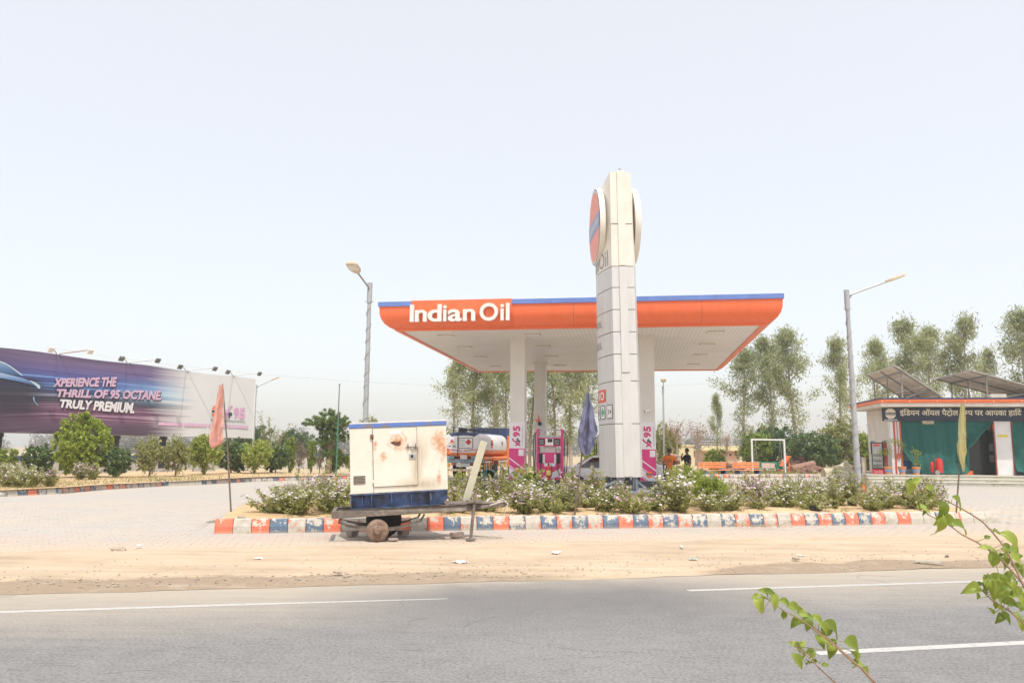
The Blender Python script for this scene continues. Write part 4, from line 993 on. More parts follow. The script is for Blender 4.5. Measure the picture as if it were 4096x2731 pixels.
gen = thing('generator', 'cream metal generator cabinet with rust patches and blue base on the trailer', 'generator', (-3.19, 14.2, .0), TRA)
m_gen, n, l, b = new_mat('weathered cream cabinet')
v = nmap(n, l); tcg = n.new('ShaderNodeTexCoord')
f = nnoise(n, l, v, 2.2, 6, .65); f2 = nnoise(n, l, v, 15, 9, .78); drip = nnoise(n, l, nmap(n, l, (7, 1, .5)), 2.0, 6, .7)
c = nramp(n, l, f, [(.3, (.69, .635, .535)), (.7, (.77, .725, .645))])
def blob(cx, cz, rx, rz):
    d = n.new('ShaderNodeVectorMath'); d.operation = 'SUBTRACT'; l.new(tcg.outputs['Object'], d.inputs[0]); d.inputs[1].default_value = (cx, 0, cz)
    e_ = n.new('ShaderNodeVectorMath'); e_.operation = 'MULTIPLY'; l.new(d.outputs[0], e_.inputs[0]); e_.inputs[1].default_value = (1/rx, 0, 1/rz)
    ln = n.new('ShaderNodeVectorMath'); ln.operation = 'LENGTH'; l.new(e_.outputs[0], ln.inputs[0])
    return nrange(n, l, ln.outputs['Value'], 1.0, .0)
def addmax(a, b_): return nmath(n, l, 'MAXIMUM', a, b_)
grime = addmax(blob(1.50, 1.30, .14, .75), addmax(blob(1.6, 1.02, .55, .16), nmath(n, l, 'MULTIPLY', blob(1.52, 1.58, .22, .4), 1.0)))
c = nmix(n, l, nmath(n, l, 'MULTIPLY', nmath(n, l, 'MULTIPLY', grime, drip), 1.3), c, (.36, .27, .15))
c = nmix(n, l, nrange(n, l, drip, .62, .76, 0, .35), c, (.50, .36, .20))
rb = addmax(addmax(blob(1.90, 1.80, .24, .36), blob(1.98, 1.62, .13, .30)), addmax(blob(1.15, 1.78, .28, .26), addmax(blob(.73, 1.72, .07, .16), addmax(blob(.88, 1.52, .10, .14), blob(1.9, 1.15, .08, .20)))))
rm = nrange(n, l, nmath(n, l, 'ADD', nmath(n, l, 'MULTIPLY', rb, .85), nmath(n, l, 'MULTIPLY', nmath(n, l, 'SUBTRACT', f2, .5), 1.9)), .26, .78)
c = nmix(n, l, nmath(n, l, 'MULTIPLY', nmath(n, l, 'MULTIPLY', rm, .92), nrange(n, l, rb, 0, .15)), c, nmix(n, l, f2, (.68, .36, .15), (.44, .14, .045)))
sp_ = nnoise(n, l, v, 45, 2); c = nmix(n, l, nrange(n, l, sp_, .72, .78, 0, .6), c, (.36, .19, .09))
l.new(c, b.inputs['Base Color']); b.inputs['Roughness'].default_value = .55; nbump(n, l, b, nmath(n, l, 'ADD', rm, nmath(n, l, 'MULTIPLY', f2, .4)), .3, .006)
m_gtrim, n, l, b = new_mat('flaking blue trim')
v = nmap(n, l); f = nnoise(n, l, v, 4.5, 7, .7); c = nmix(n, l, nrange(n, l, f, .50, .58), (.10, .19, .50), (.24, .17, .12)); l.new(c, b.inputs['Base Color']); b.inputs['Roughness'].default_value = .55
m_gbase, n, l, b = new_mat('sooty blue base')
v = nmap(n, l); f = nnoise(n, l, v, 3.5, 6, .65); c = nramp(n, l, f, [(.36, (.03, .027, .026)), (.47, (.045, .06, .11)), (.60, (.07, .13, .30)), (.72, (.24, .19, .14))]); l.new(c, b.inputs['Base Color']); b.inputs['Roughness'].default_value = .6
GT = Matrix.Translation((0, 0, .545)) @ Matrix.Rotation(-PT, 4, 'Y')        # tipped with the bed
def gbox(nm, x0, x1, y0, y1, z0, z1, mt, par, bev=0.006):
    mb = MB(); mb.box(x0, x1, y0, y1, z0-.545, z1-.545, 0, GT); return mb.build(nm, mt, par, bevel=bev)
G0, G1, GY0, GY1 = .335, 2.09, .03, 1.10
cab = gbox('cabinet', G0, G1, GY0, GY1, .82, 2.0, m_gen, gen, .012)
gbox('roof_band', G0-.012, G1+.012, GY0-.012, GY1+.012, 2.0, 2.072, m_gtrim, gen)
gbox('roof', G0+.0, G1, GY0, GY1, 2.073, 2.095, pm('roof cream', (.72,.68,.6), .6), gen)
gbox('seam', .742, .748, GY0-.004, GY0-.001, .83, 1.985, m_gap, cab, 0)
door = gbox('door', .752, 1.543, GY0-.022, GY0-.003, .935, 1.975, m_gen, gen, .005)
gbox('door_gap', .744, 1.551, GY0-.0035, GY0-.002, .927, 1.983, m_gap, gen, 0)
gbox('door_latch', 1.34, 1.58, GY0-.055, GY0-.024, 1.625, 1.648, chrome, door); gbox('latch_post', 1.37, 1.39, GY0-.065, GY0-.023, 1.60, 1.675, rust, door); gbox('latch_post', 1.51, 1.53, GY0-.065, GY0-.023, 1.58, 1.675, rust, door)
gbox('padlock', 1.44, 1.48, GY0-.05, GY0-.024, 1.555, 1.62, chrome, door)
gbox('lock_plate', 1.395, 1.53, GY0-.034, GY0-.023, 1.40, 1.505, chrome, door); gbox('lock_recess', 1.425, 1.47, GY0-.038, GY0-.0345, 1.425, 1.48, black, door, 0)
gbox('paper_label', 1.06, 1.26, GY0-.0255, GY0-.0225, 1.865, 1.925, white, door, 0)
mb = MB(); hole = [(1.06, 1.715), (1.10, 1.735), (1.20, 1.725), (1.25, 1.745), (1.255, 1.69), (1.22, 1.645), (1.15, 1.66), (1.10, 1.685)]
mb.add([GT @ Vector((x, GY0-.0235, z-.545)) for x, z in hole], [tuple(range(len(hole)))]); mb.build('rust_hole', pm('rust hole', (.12,.055,.035), .9), door)
gbox('hinge', .705, .765, GY0-.03, GY0-.0225, 1.79, 1.875, rust, door); gbox('hinge', .73, .765, GY0-.03, GY0-.0225, 1.385, 1.41, steel, door); gbox('hinge', .73, .765, GY0-.03, GY0-.0225, 1.0, 1.06, m_gen, door)
for k in range(6): gbox('vent_slot', .395, .605, GY0-.012, GY0-.002, 1.0+.026*k, 1.013+.026*k, pm('vent dark', (.10,.075,.05), .8), cab, 0)
# hollow base skid with ribs
gbox('skid_flange', G0-.004, G1+.004, GY0-.02, GY1, .800, .818, m_gbase, gen, 0)
mb = MB(); mb.prism([(G0, .555-.545), (G1-.13, .555-.545), (G1, .66-.545), (G1, .798-.545), (G0, .798-.545)], GY0+.09, GY1, 'y', 0, GT); mb.build('skid', m_gbase, gen)
gbox('skid_foot', G0, G1-.13, GY0-.02, GY0+.088, .552, .566, m_gbase, gen, 0)
for x in (G0+.003, .70, 1.06, 1.41, 1.75): gbox('skid_rib', x, x+.012, GY0-.018, GY0+.088, .568, .796, m_gbase, gen, 0)
gbox('lifting_lug', .535, .545, GY0-.025, GY0+.085, .60, .77, m_gbase, gen, 0); gbox('lifting_lug', 1.77, 1.776, GY0-.03, GY0+.05, .65, .77, steel, gen, 0)

# ================================================================ litter bin
bn = thing('litter_bin', 'dark green hooded litter bin at the near end of the pump island', 'litter bin', (-.72, 26.0, 0), -6)
m_bin = pm('bin green', (.018, .06, .05), .45, 0, .2, 4)
mb = MB(); mb.prism([(-.24, .15), (.24, .15), (.27, .70), (-.27, .70)], -.2, .2, 'y'); mb.build('body', m_bin, bn, bevel=.02)
mb = MB()
arc = [(.285*math.cos(R(a)), .74 + .28*math.sin(R(a))) for a in range(0, 181, 12)]
mb.prism(arc, .12, .23, 'y'); mb.prism(arc[8:] + [(-.285, .70), (-.05, .70)], -.24, .12, 'y')
k = len(arc); inner = [(x*.9, .74+(z-.74)*.9) for x, z in arc]
vs = [(x, -.24, z) for x, z in arc] + [(x, .12, z) for x, z in arc] + [(x, -.24, z) for x, z in inner] + [(x, .12, z) for x, z in inner]
mb.add(vs, [(i, i+1, k+i+1, k+i) for i in range(k-1)] + [(2*k+i, 3*k+i, 3*k+i+1, 2*k+i+1) for i in range(k-1)] + [(i, 2*k+i, 2*k+i+1, i+1) for i in range(k-1)]); mb.build('hood', m_bin, bn, smooth=True)
mb = MB(); mb.box(-.28, .28, -.23, .23, .702, .738); mb.build('rim', m_bin, bn)
mb = MB(); mb.box(-.20, -.14, -.05, .05, 0, .15); mb.box(.14, .20, -.05, .05, 0, .15); mb.build('foot', black, bn)
mb = MB(); text_fit(mb, 'USE ME', -.17, .17, .55, .64, -.203, 0, .02); mb.build('lettering', white, bn)

# ================================================================ tanker truck
TK = thing('tanker_truck', 'white and orange fuel tanker truck parked facing away behind the generator', 'truck', (-2.72, 44.6, 0), -14)
tw, to = pm('tank white', (.74, .73, .73), .3, 0, .06, 1), pm('tank orange', (.74, .18, .04), .4, 0, .12, 2)
tn = pm('tank navy', (.03, .05, .12), .5, 0, .2, 2); tb = pm('truck blue-grey', (.22, .29, .33), .6, 0, .2, 4); ty = pm('guard yellow', (.78, .42, .05), .5, 0, .1, 4)
def oval(hw, hh, k=28): return [(hw*math.copysign(abs(math.cos(2*math.pi*i/k))**.62, math.cos(2*math.pi*i/k)), hh*math.copysign(abs(math.sin(2*math.pi*i/k))**.62, math.sin(2*math.pi*i/k))) for i in range(k)]
TLs = [(-.0, .72), (.04, .93), (.18, 1.0), (2.6, 1.0), (5.2, 1.0), (5.36, .92), (5.4, .7)]
mb = MB(); vs = []; ZC = 1.93
for y, s in TLs: vs += [(x*s, y, ZC + z*s) for x, z in oval(1.22, .72)]
k = 28; nr = len(TLs)
for i in range(nr-1):
    for j in range(k):
        a = (j+.5)/k*360; z = math.sin(R(a))
        mb.add([vs[i*k+j], vs[i*k+(j+1) % k], vs[(i+1)*k+(j+1) % k], vs[(i+1)*k+j]], [(0,1,2,3)], 2 if z > .80 else (1 if z < -.25 else 0))
for r0 in (0, nr-1):
    ring_ = vs[r0*k:(r0+1)*k]; up = [p for p in ring_ if p[2] >= ZC-.26]; 
    mb.add(ring_, [tuple(range(k))], 0)
mb.weld = .004; tank = mb.build('tank', [tw, to, tn], TK, smooth=True)
mb = MB(); mb.add([(-.85, -.012, 1.42), (.85, -.012, 1.42), (1.06, .02, 1.62), (-1.06, .02, 1.62)], [(0,1,2,3)], 0)
mb.add([(-.95, -.02, 1.66), (-.05, -.02, 1.56), (-.05, -.02, 1.60), (-.95, -.02, 1.70)], [(0,1,2,3)], 1); mb.add([(.05, -.02, 1.56), (.95, -.02, 1.66), (.95, -.02, 1.70), (.05, -.02, 1.60)], [(0,1,2,3)], 1)
mb.add([(-.28, -.02, 1.72), (.58, -.02, 1.72), (.58, -.02, 2.32), (-.28, -.02, 2.32)], [(0,1,2,3)], 3); mb.add([(-.25, -.024, 1.75), (.55, -.024, 1.75), (.55, -.024, 2.29), (-.25, -.024, 2.29)], [(0,1,2,3)], 2)
mb.add([(.32, -.028, 1.90), (.50, -.028, 2.08), (.32, -.028, 2.26), (.14, -.028, 2.08)], [(0,1,2,3)], 1)
for z in (1.85, 1.97, 2.10, 2.2): mb.add([(-.22, -.028, z), (.10, -.028, z), (.10, -.028, z+.02), (-.22, -.028, z+.02)], [(0,1,2,3)], 3)
text_fit(mb, 'CAP 12KL', -.92, -.42, 1.80, 1.90, -.02, 3, .02)
mb.add([(-.78, -.02, 2.08), (-.54, -.02, 2.08), (-.66, -.02, 2.26)], [(0,1,2)], 1); mb.add([(-.86, -.02, 2.0), (-.46, -.02, 2.0), (-.46, -.02, 2.04), (-.86, -.02, 2.04)], [(0,1,2,3)], 4)
mb.build('rear_print', [to, red, white, m_ink, ty], tank)
mb = MB()
def sd(y, z, o=0): return (1.225 + o, y, z)
for pts, mm in (([(1.5 + .0, 0)], 0),):
    mb.add([sd(1.75 + .22*math.cos(t*.5236), 1.98 + .26*math.sin(t*.5236), .004) for t in range(12)], [tuple(range(12))], 0)
    mb.add([sd(1.53, 1.93, .008), sd(1.97, 1.93, .008), sd(1.97, 2.03, .008), sd(1.53, 2.03, .008)], [(0,1,2,3)], 1)
    mb.add([sd(4.1, 1.9, .004), sd(4.28, 2.06, .004), sd(4.1, 2.22, .004), sd(3.92, 2.06, .004)], [(0,1,2,3)], 2)
mb.build('side_print', [m_logo_o, m_logo_b, red], tank)
mb = MB(); mb.cyl((1.16, .05, 1.18), (1.16, 5.4, 1.18), .10, n=10); mb.cyl((-1.16, .05, 1.18), (-1.16, 5.4, 1.18), .10, n=10); mb.build('side_pipe', to, TK, smooth=True)
mb = MB(); mb.box(-.5, -.3, .2, 8.2, .75, 1.0); mb.box(.3, .5, .2, 8.2, .75, 1.0); mb.box(-1.1, 1.1, .3, 5.2, 1.02, 1.22); mb.build('chassis', to, TK)
mb = MB()
for x in (-.62, .62): mb.tube([(x, .1, 2.6), (x, .1, 2.92), (x, 5.2, 2.92), (x, 5.2, 2.6)], .025, 6)
for y in (.1, 1.1, 2.1, 3.1, 4.1, 5.2): mb.tube([(-.62, y, 2.6), (-.62, y, 2.92)], .02, 5); mb.tube([(.62, y, 2.6), (.62, y, 2.92)], .02, 5); mb.tube([(-.62, y, 2.78), (.62, y, 2.78)], .015, 5)
mb.box(-.35, .0, .3, .8, 2.66, 2.86); mb.build('top_railing', black, TK)
mb = MB(); mb.tube([(-.3, -.06, .9), (-.3, -.06, 2.7), (-.3, .3, 2.75)], .02, 6); mb.build('ladder', tn, TK)
mb = MB(); mb.box(-1.2, 1.2, -.08, .3, .92, 1.12); mb.box(-1.15, -.5, -.06, .3, 1.14, 1.30); mb.box(.5, 1.15, -.06, .3, 1.14, 1.30); mb.build('rear_frame', tb, TK, bevel=.01)
mb = MB(); mb.box(-.35, .45, -.10, -.085, .70, .90); mb.build('rear_panel', pm('panel pale', (.55,.58,.58), .6), TK)
mb = MB(); mb.box(-.12, .28, -.12, -.085, 1.13, 1.36); mb.build('number_board', pm('board pinkwhite', (.7,.6,.56), .5), TK)
for x0 in (-.98, .72):
    mb = MB(); mb.box(x0, x0+.26, -.13, -.085, .66, .90); mb.build('tail_lamp', ty, TK)
bump = MB(); bump.box(-1.2, 1.2, -.16, -.06, .46, .58); bump = bump.build('bumper', white, TK)
mb = MB()
for i in range(14): x = -1.19 + i*.17; mb.add([(x, -.163, .462), (x+.08, -.163, .462), (x+.13, -.163, .578), (x+.05, -.163, .578)], [(0,1,2,3)])
mb.build('bumper_stripes', ty, bump)
def truck_wheel(x, y, w=.28):
    M_ = Matrix.Translation((x, y, .5)) @ Matrix.Rotation(R(90), 4, 'Y')
    mb = MB(); mb.lathe([(.30, -w), (.46, -w), (.5, -w+.05), (.5, w-.05), (.46, w), (.30, w)], 26, M=M_); wt = mb.build('wheel', rubber, TK, smooth=True)
    mb = MB(); mb.lathe([(.29, -w+.04), (.29, w-.06), (.20, w-.12), (.10, w-.10), (.10, w-.02)], 20, M=M_); mb.build('rim', pm('wheel rim grey', (.32,.31,.30), .5), wt, smooth=True)
for y in (2.45, 6.6):
    for x in (-.98, .98): truck_wheel(x, y)
mb = MB()
for x in (-.98, .98): mb.prism([(1.75, .75), (1.9, 1.12), (3.0, 1.12), (3.15, .75), (3.05, .75), (2.9, 1.05), (2.0, 1.05), (1.85, .75)], x-.3, x+.3, 'x')
mb.build('mudguard', to, TK)
for y0, y1 in ((.35, 1.75), (3.3, 5.6)):
    mb = MB()
    for z in (.5, .98): mb.bar((1.18, y0, z), (1.18, y1, z), .05, .07, 1)
    kk = int((y1-y0)/.35)
    for i in range(kk+1): y = y0 + (y1-y0)*i/kk; mb.bar((1.18, y, .48), (1.18, y, 1.0), .05, .05, i % 2)
    mb.build('side_guard', [ty, white], TK)
mb = MB(); mb.box(.5, 1.1, 3.4, 5.2, .45, .95); mb.build('equipment_box', black, TK)
mb = MB(); mb.prism([(5.7, .6), (7.9, .6), (7.95, 1.6), (7.6, 2.55), (5.7, 2.55)], -1.15, 1.15, 'x'); mb.build('cab', to, TK, bevel=.04)
mb = MB(); mb.prism([(5.5, 2.0), (5.62, 3.02), (7.3, 3.02), (7.5, 2.58), (5.69, 2.58), (5.69, 2.0)], -1.12, 1.12, 'x'); mb.build('cab_headboard', tn, TK)
mb = MB(); mb.box(1.152, 1.16, 6.5, 7.5, 1.7, 2.35); mb.build('cab_window', glass_dark, TK)

# ================================================================ cars
def sedan(name, label, loc, rz, paint):
    t = thing(name, label, 'car', loc, rz, 'white cars under the canopy')
    #  x from the tail, half width, sill z, belt z, roof z, roof half width
    st = [(-2.0, .60, .42, .60, .66, .50), (-1.96, .74, .32, .80, .92, .60), (-1.80, .80, .26, .88, 1.00, .64), (-1.45, .83, .24, .93, 1.05, .62), (-1.30, .835, .24, .94, 1.09, .60),
          (-.80, .84, .23, .945, 1.38, .56), (-.55, .84, .23, .945, 1.46, .56), (-.05, .845, .23, .94, 1.505, .57), (.30, .845, .23, .93, 1.47, .56), (.55, .84, .23, .925, 1.36, .56),
          (1.02, .83, .24, .915, 1.04, .62), (1.25, .82, .25, .90, .99, .64), (1.65, .78, .27, .84, .92, .60), (1.90, .68, .33, .70, .78, .50), (1.99, .55, .42, .58, .62, .42)]
    mb = MB(); vs = []
    for x, hw, zs_, zb, zr, rw in st:
        half = [(hw*.55, zs_-.02), (hw*.93, zs_), (hw, zs_+.16), (hw*1.005, (zs_+zb)/2+.05), (hw*.985, zb-.03), (hw*.95, zb), ((hw*.95+rw)/2+.01, (zb+zr)/2+.02), (rw+.02, zr-.05), (rw*.82, zr-.008), (0, zr)]
        vs += [(x, -y, z) for y, z in half] + [(x, y, z) for y, z in half[-2::-1]]
    k = 19; nr = len(st)
    fs = [(i*k+j, (i+1)*k+j, (i+1)*k+j+1, i*k+j+1) for i in range(nr-1) for j in range(k-1)] + [(i*k+k-1, (i+1)*k+k-1, (i+1)*k, i*k) for i in range(nr-1)]
    fs += [tuple(range(k)), tuple(range((nr-1)*k, nr*k))[::-1]]
    mb.add(vs, fs); me = mb.mesh(paint, True); me.set_sharp_from_angle(angle=R(60)); put('body', me, t)
    for s in (-1, 1):
        def sp_(x, z):
            zb, zr = .945, 1.48; q = (z-zb)/(zr-zb); return (x, s*(.805 + (.585-.805)*q + .016), z)
        for pts in ([(-1.17, .985), (-.98, 1.11), (-.70, 1.31), (-.62, 1.37), (-.22, 1.40), (-.22, .975)], [(-.17, .975), (-.17, 1.40), (.12, 1.395), (.32, 1.36), (.62, 1.15), (.82, .985), (.80, .965)]):
            mb = MB(); mb.add([sp_(*p) for p in pts], [tuple(range(len(pts)))]); mb.build('side_window', glass_dark, t)
        mb = MB()
        for x in (-.20, .85): mb.box(x-.004, x+.004, s*.846-.004, s*.846+.004, .34, .93)
        mb.box(-1.1, .85, s*.848-.003, s*.848+.003, .30, .305); mb.build('door_seam', pm('car seam', (.2,.2,.2), .6), t)
        for x in (-.42, .45):
            mb = MB(); mb.box(x-.09, x+.09, min(s*.845, s*.875), max(s*.845, s*.875), .80, .825); mb.build('door_handle', chrome, t)
        mb = MB(); mb.lathe([(.0, -.10), (.07, -.09), (.085, 0), (.06, .05)], 12, M=Matrix.Translation((.72, s*.93, 1.0)) @ Matrix.Rotation(R(90), 4, 'Y')); mb.build('wing_mirror', paint, t, smooth=True)
        for x in (-1.22, 1.23):
            M_ = Matrix.Translation((x, s*.74, .30)) @ Matrix.Rotation(R(-90*s), 4, 'X')
            mb = MB(); mb.lathe([(.36, .095), (.36, .112)], 24, M=M_); mb.build('wheel_arch', black, t)
            mb = MB(); mb.lathe([(.19, -.09), (.28, -.09), (.30, -.06), (.30, .10), (.28, .125), (.20, .125)], 26, M=M_); wt = mb.build('wheel', rubber, t, smooth=True)
            mb = MB(); mb.lathe([(.20, .10), (.19, .118), (.17, .10)], 24, M=M_)
            for q in range(10):
                a = 2*math.pi*q/10; mb.add([M_ @ Vector((r_*math.cos(a+da), r_*math.sin(a+da), .118)) for r_, da in ((.05, -.3), (.18, -.09), (.18, .09), (.05, .3))], [(0,1,2,3)])
            mb.lathe([(.06, .10), (.055, .125), (.0, .126)], 12, M=M_); mb.build('rim', chrome, wt)
    def tp(x0, x1, w0, w1, z0, z1, nm, o=.014):
        mb = MB(); d = Vector((x1-x0, 0, z1-z0)); nrm = Vector((-d.z, 0, d.x)).normalized(); nrm = nrm if nrm.z > 0 else -nrm
        mb.add([Vector((x0, -w0, z0))+nrm*o, Vector((x0, w0, z0))+nrm*o, Vector((x1, w1, z1))+nrm*o, Vector((x1, -w1, z1))+nrm*o], [(0,1,2,3)]); mb.build(nm, glass_dark, t)
    tp(-1.25, -.78, .56, .50, 1.10, 1.385, 'rear_window'); tp(.98, .52, .60, .52, 1.06, 1.37, 'windscreen')
    for s in (-1, 1):
        mb = MB(); mb.box(-2.0, -1.78, s*.70-.10, s*.70+.105, .72, .88); mb.build('tail_lamp', red, t, bevel=.03)
        mb = MB(); mb.box(1.68, 1.90, s*.60-.12, s*.60+.10, .62, .76); mb.build('headlight', pm('headlight', (.7,.7,.72), .1), t, bevel=.03)
    return t
car_w = pm('white car paint', (.84, .84, .82), .22, 0, .03, 2, coat=.6)
sedan('parked_car', 'pale sedan seen from its side between the magenta pump and the pylon', CM @ Vector((7.55, 5.6, 0)), CA, car_w)
sedan('parked_car', 'white car half hidden behind the front right column beside the man in orange', CM @ Vector((8.75, 9.4, 0)), CA+4, car_w)

# ================================================================ covered motorcycle
mc = thing('motorcycle', 'parked motorcycle under a cream cloth cover, front wheel showing', 'motorcycle', (20.9, 50.4, 0), 18)
m_cov = cloth_mat('cream cover cloth', (.66, .60, .42), .15)
mb = MB()
def cov(s, q):
    x = -1.25 + 2.05*s
    ridge = .98 - .28*abs(s-.82)*1.4 + .22*math.exp(-((s-.86)/.10)**2) - .10*math.exp(-((s-.25)/.15)**2)
    low = .12 + .65*max(0, (s-.35))**1.1 + .05*math.sin(s*11)
    a = (q-.5)*2; z = ridge - (ridge-low)*abs(a)**1.5
    y = math.copysign(min(1, abs(a)**.6)*(.26 + .05*math.sin(s*14 + 3*q)), a) + .02*math.sin(s*23+q*9)
    return (x, y, z)
cloth_grid(mb, cov, 40, 20); c = mb.build('cover', m_cov, mc); c.data.polygons.foreach_set('use_smooth', [True]*len(c.data.polygons))
for x in (-.62, .70):
    M_ = Matrix.Translation((x, 0, .30)) @ Matrix.Rotation(R(90), 4, 'X')
    mb = MB(); mb.lathe([(.24, -.045), (.29, -.04), (.305, 0), (.29, .04), (.24, .045), (.235, 0)], 26, M=M_, cap=False); wt = mb.build('wheel', rubber, mc, smooth=True)
    mb = MB()
    for q in range(9): a = 2*math.pi*q/9; mb.bar((x, 0, .30), (x+.24*math.cos(a), 0, .30+.24*math.sin(a)), .012)
    mb.cyl((x, -.06, .30), (x, .06, .30), .05, n=10); mb.build('spokes', chrome, wt)
mb = MB(); mb.tube([(-.62, .07, .3), (-.1, .07, .35), (.25, .05, .75), (.45, .05, .95)], .025, 6); mb.tube([(.70, .07, .3), (.45, .06, .95)], .025, 6); mb.tube([(.70, -.07, .3), (.45, -.06, .95)], .025, 6); mb.build('frame', black, mc)
mb = MB(); mb.box(-.2, .2, -.13, .13, .25, .55); mb.build('engine', pm('engine grey', (.18,.18,.18), .5, .5), mc, bevel=.03)
mb = MB(); mb.tube([(.42, -.36, 1.02), (.46, 0, .98), (.42, .36, 1.02)], .016, 6); mb.build('handlebar', chrome, mc)
mb = MB(); mb.prism([(.42+.34*math.cos(R(a)), .30+.34*math.sin(R(a))) for a in range(30, 151, 15)] + [(.42+.31*math.cos(R(a)), .30+.31*math.sin(R(a))) for a in range(150, 29, -15)], -.07, .07, 'y', 0, Matrix.Translation((.28, 0, 0))); mb.build('mudguard', black, mc)

# ================================================================ shop
KA = -8.8
KO = Vector((18.7, 42.1, 0)); KM = Matrix.Translation(KO) @ Matrix.Rotation(R(KA), 4, 'Z')
ks = thing('station_shop', 'low white station shop with orange roof edge and navy sign board', 'building', KO, KA)
m_wall = pm('shop cream wall', (.66, .60, .52), .8, 0, .08, 1.5, 0, (.5,.42,.34), .15); m_wpil = pm('shop white pillar', (.76, .74, .73), .7, 0, .06, 2)
m_rtrim = pm('shop red trim', (.50, .10, .05), .6, 0, .12, 4); m_step = pm('step stone', (.42, .41, .34), .7, 0, .2, 3, 0, (.3,.24,.15), .25); m_nose = pm('step nosing', (.66, .62, .52), .6, 0, .1, 4)
KR = 16.0
for k in range(3):
    z = .17*(k+1); b0 = .32*k
    mb = MB(); mb.box(.35, KR, b0, b0+(.32 if k < 2 else 9.0)-.0025, 0, z-.035); st_ = mb.build('step', m_step, ks)
    mb = MB(); mb.box(.33, KR, b0-.025, b0+(.32 if k < 2 else 9.0)-.003, z-.034, z); mb.build('step_slab', m_nose if k < 2 else m_step, st_)
    if k == 2:
        mb = MB(); mb.box(.33, KR, b0-.03, b0-.026, z-.033, z-.002); mb.build('step_nosing', m_nose, st_)
# walls
mb = MB(); mb.box(2.10, 2.30, 2.35, 6.3, .512, 4.15); lw = mb.build('side_wall', m_wall, ks)
mb = MB(); mb.box(2.301, KR, 6.1, 6.3, .512, 4.15); mb.build('rear_wall', m_wall, ks)
mb = MB(); mb.box(2.302, KR, 2.45, 6.1, 4.0, 4.15); mb.build('ceiling', m_wall, ks)
mb = MB(); mb.box(2.302, KR, 2.30, 2.44, 3.35, 4.15); mb.build('lintel_wall', m_wall, ks)
for a0, a1 in ((2.10, 2.62), (7.42, 8.32), (13.2, 14.1)):
    mb = MB(); mb.box(a0, a1, 2.0, 2.34, .512, 4.18); pl = mb.build('pillar', m_wpil, ks)
    for e in (a0+.20 if a0 < 3 else a0, a1):
        mb = MB(); mb.box(e-.045, e+.045, 1.975, 2.30, .514, 3.4); mb.build('pillar_trim', m_rtrim, pl)
mb = MB(); mb.box(7.62, 8.12, 1.985, 1.998, 2.55, 2.70); mb.build('yellow_strip', pm('strip yellow', (.75,.6,.12), .6), ks)
mb = MB(); mb.tube([(2.45, 1.96, 3.4), (2.46, 1.96, 1.6)], .018, 6); mb.box(2.38, 2.54, 1.92, 1.97, 1.35, 1.62); mb.build('wall_conduit', m_rtrim, ks)
# windows in the side wall
for b0, b1 in ((2.75, 3.4), (5.0, 5.7)):
    mb = MB(); mb.box(2.05, 2.098, b0, b1, 1.55, 2.35); wf = mb.build('window', pm('window blue frame', (.16,.27,.36), .6), ks)
    mb = MB(); mb.box(2.035, 2.048, b0+.06, b1-.06, 1.61, 2.29); mb.build('pane', glass_dark, wf)
    mb = MB()
    for q in range(4): mb.box(2.02, 2.034, b0+.1+q*(b1-b0-.2)/3-.012, b0+.1+q*(b1-b0-.2)/3+.012, 1.6, 2.3)
    mb.build('window_bars', pm('window blue frame', (.16,.27,.36), .6), wf)
# roof slab with coloured edge
RX0, RY0, RY1 = 1.29, .80, 6.9
mb = MB(); mb.box(RX0+.03, KR, RY0+.03, RY1-.03, 4.18, 4.60); rf = mb.build('roof', m_wall, ks)
for nm, z0, z1, o, mt in (('orange_edge', 4.36, 4.545, .03, orange), ('navy_edge', 4.547, 4.63, .045, navy)):
    mb = MB(); mb.box(RX0-o+.03, KR, RY0-o, RY0+.028, z0, z1); mb.box(RX0-o, RX0+.028, RY0-o, RY1, z0, z1); mb.build(nm, mt, rf)
mb = MB(); mb.tube([(RX0+.1+i*.35, RY0-.05, 4.45 - .03*abs(math.sin(i*.8))) for i in range(30)], .008, 4); wire_ = mb.build('string_light_wire', black, rf)
for i in range(0, 30, 4):
    mb = MB(); mb.lathe([(.0, -.03), (.022, -.015), (.022, .01), (.0, .03)], 8, M=Matrix.Translation((RX0+.1+i*.35, RY0-.06, 4.44 - .03*abs(math.sin(i*.8))))); mb.build('bulb', white, rf)
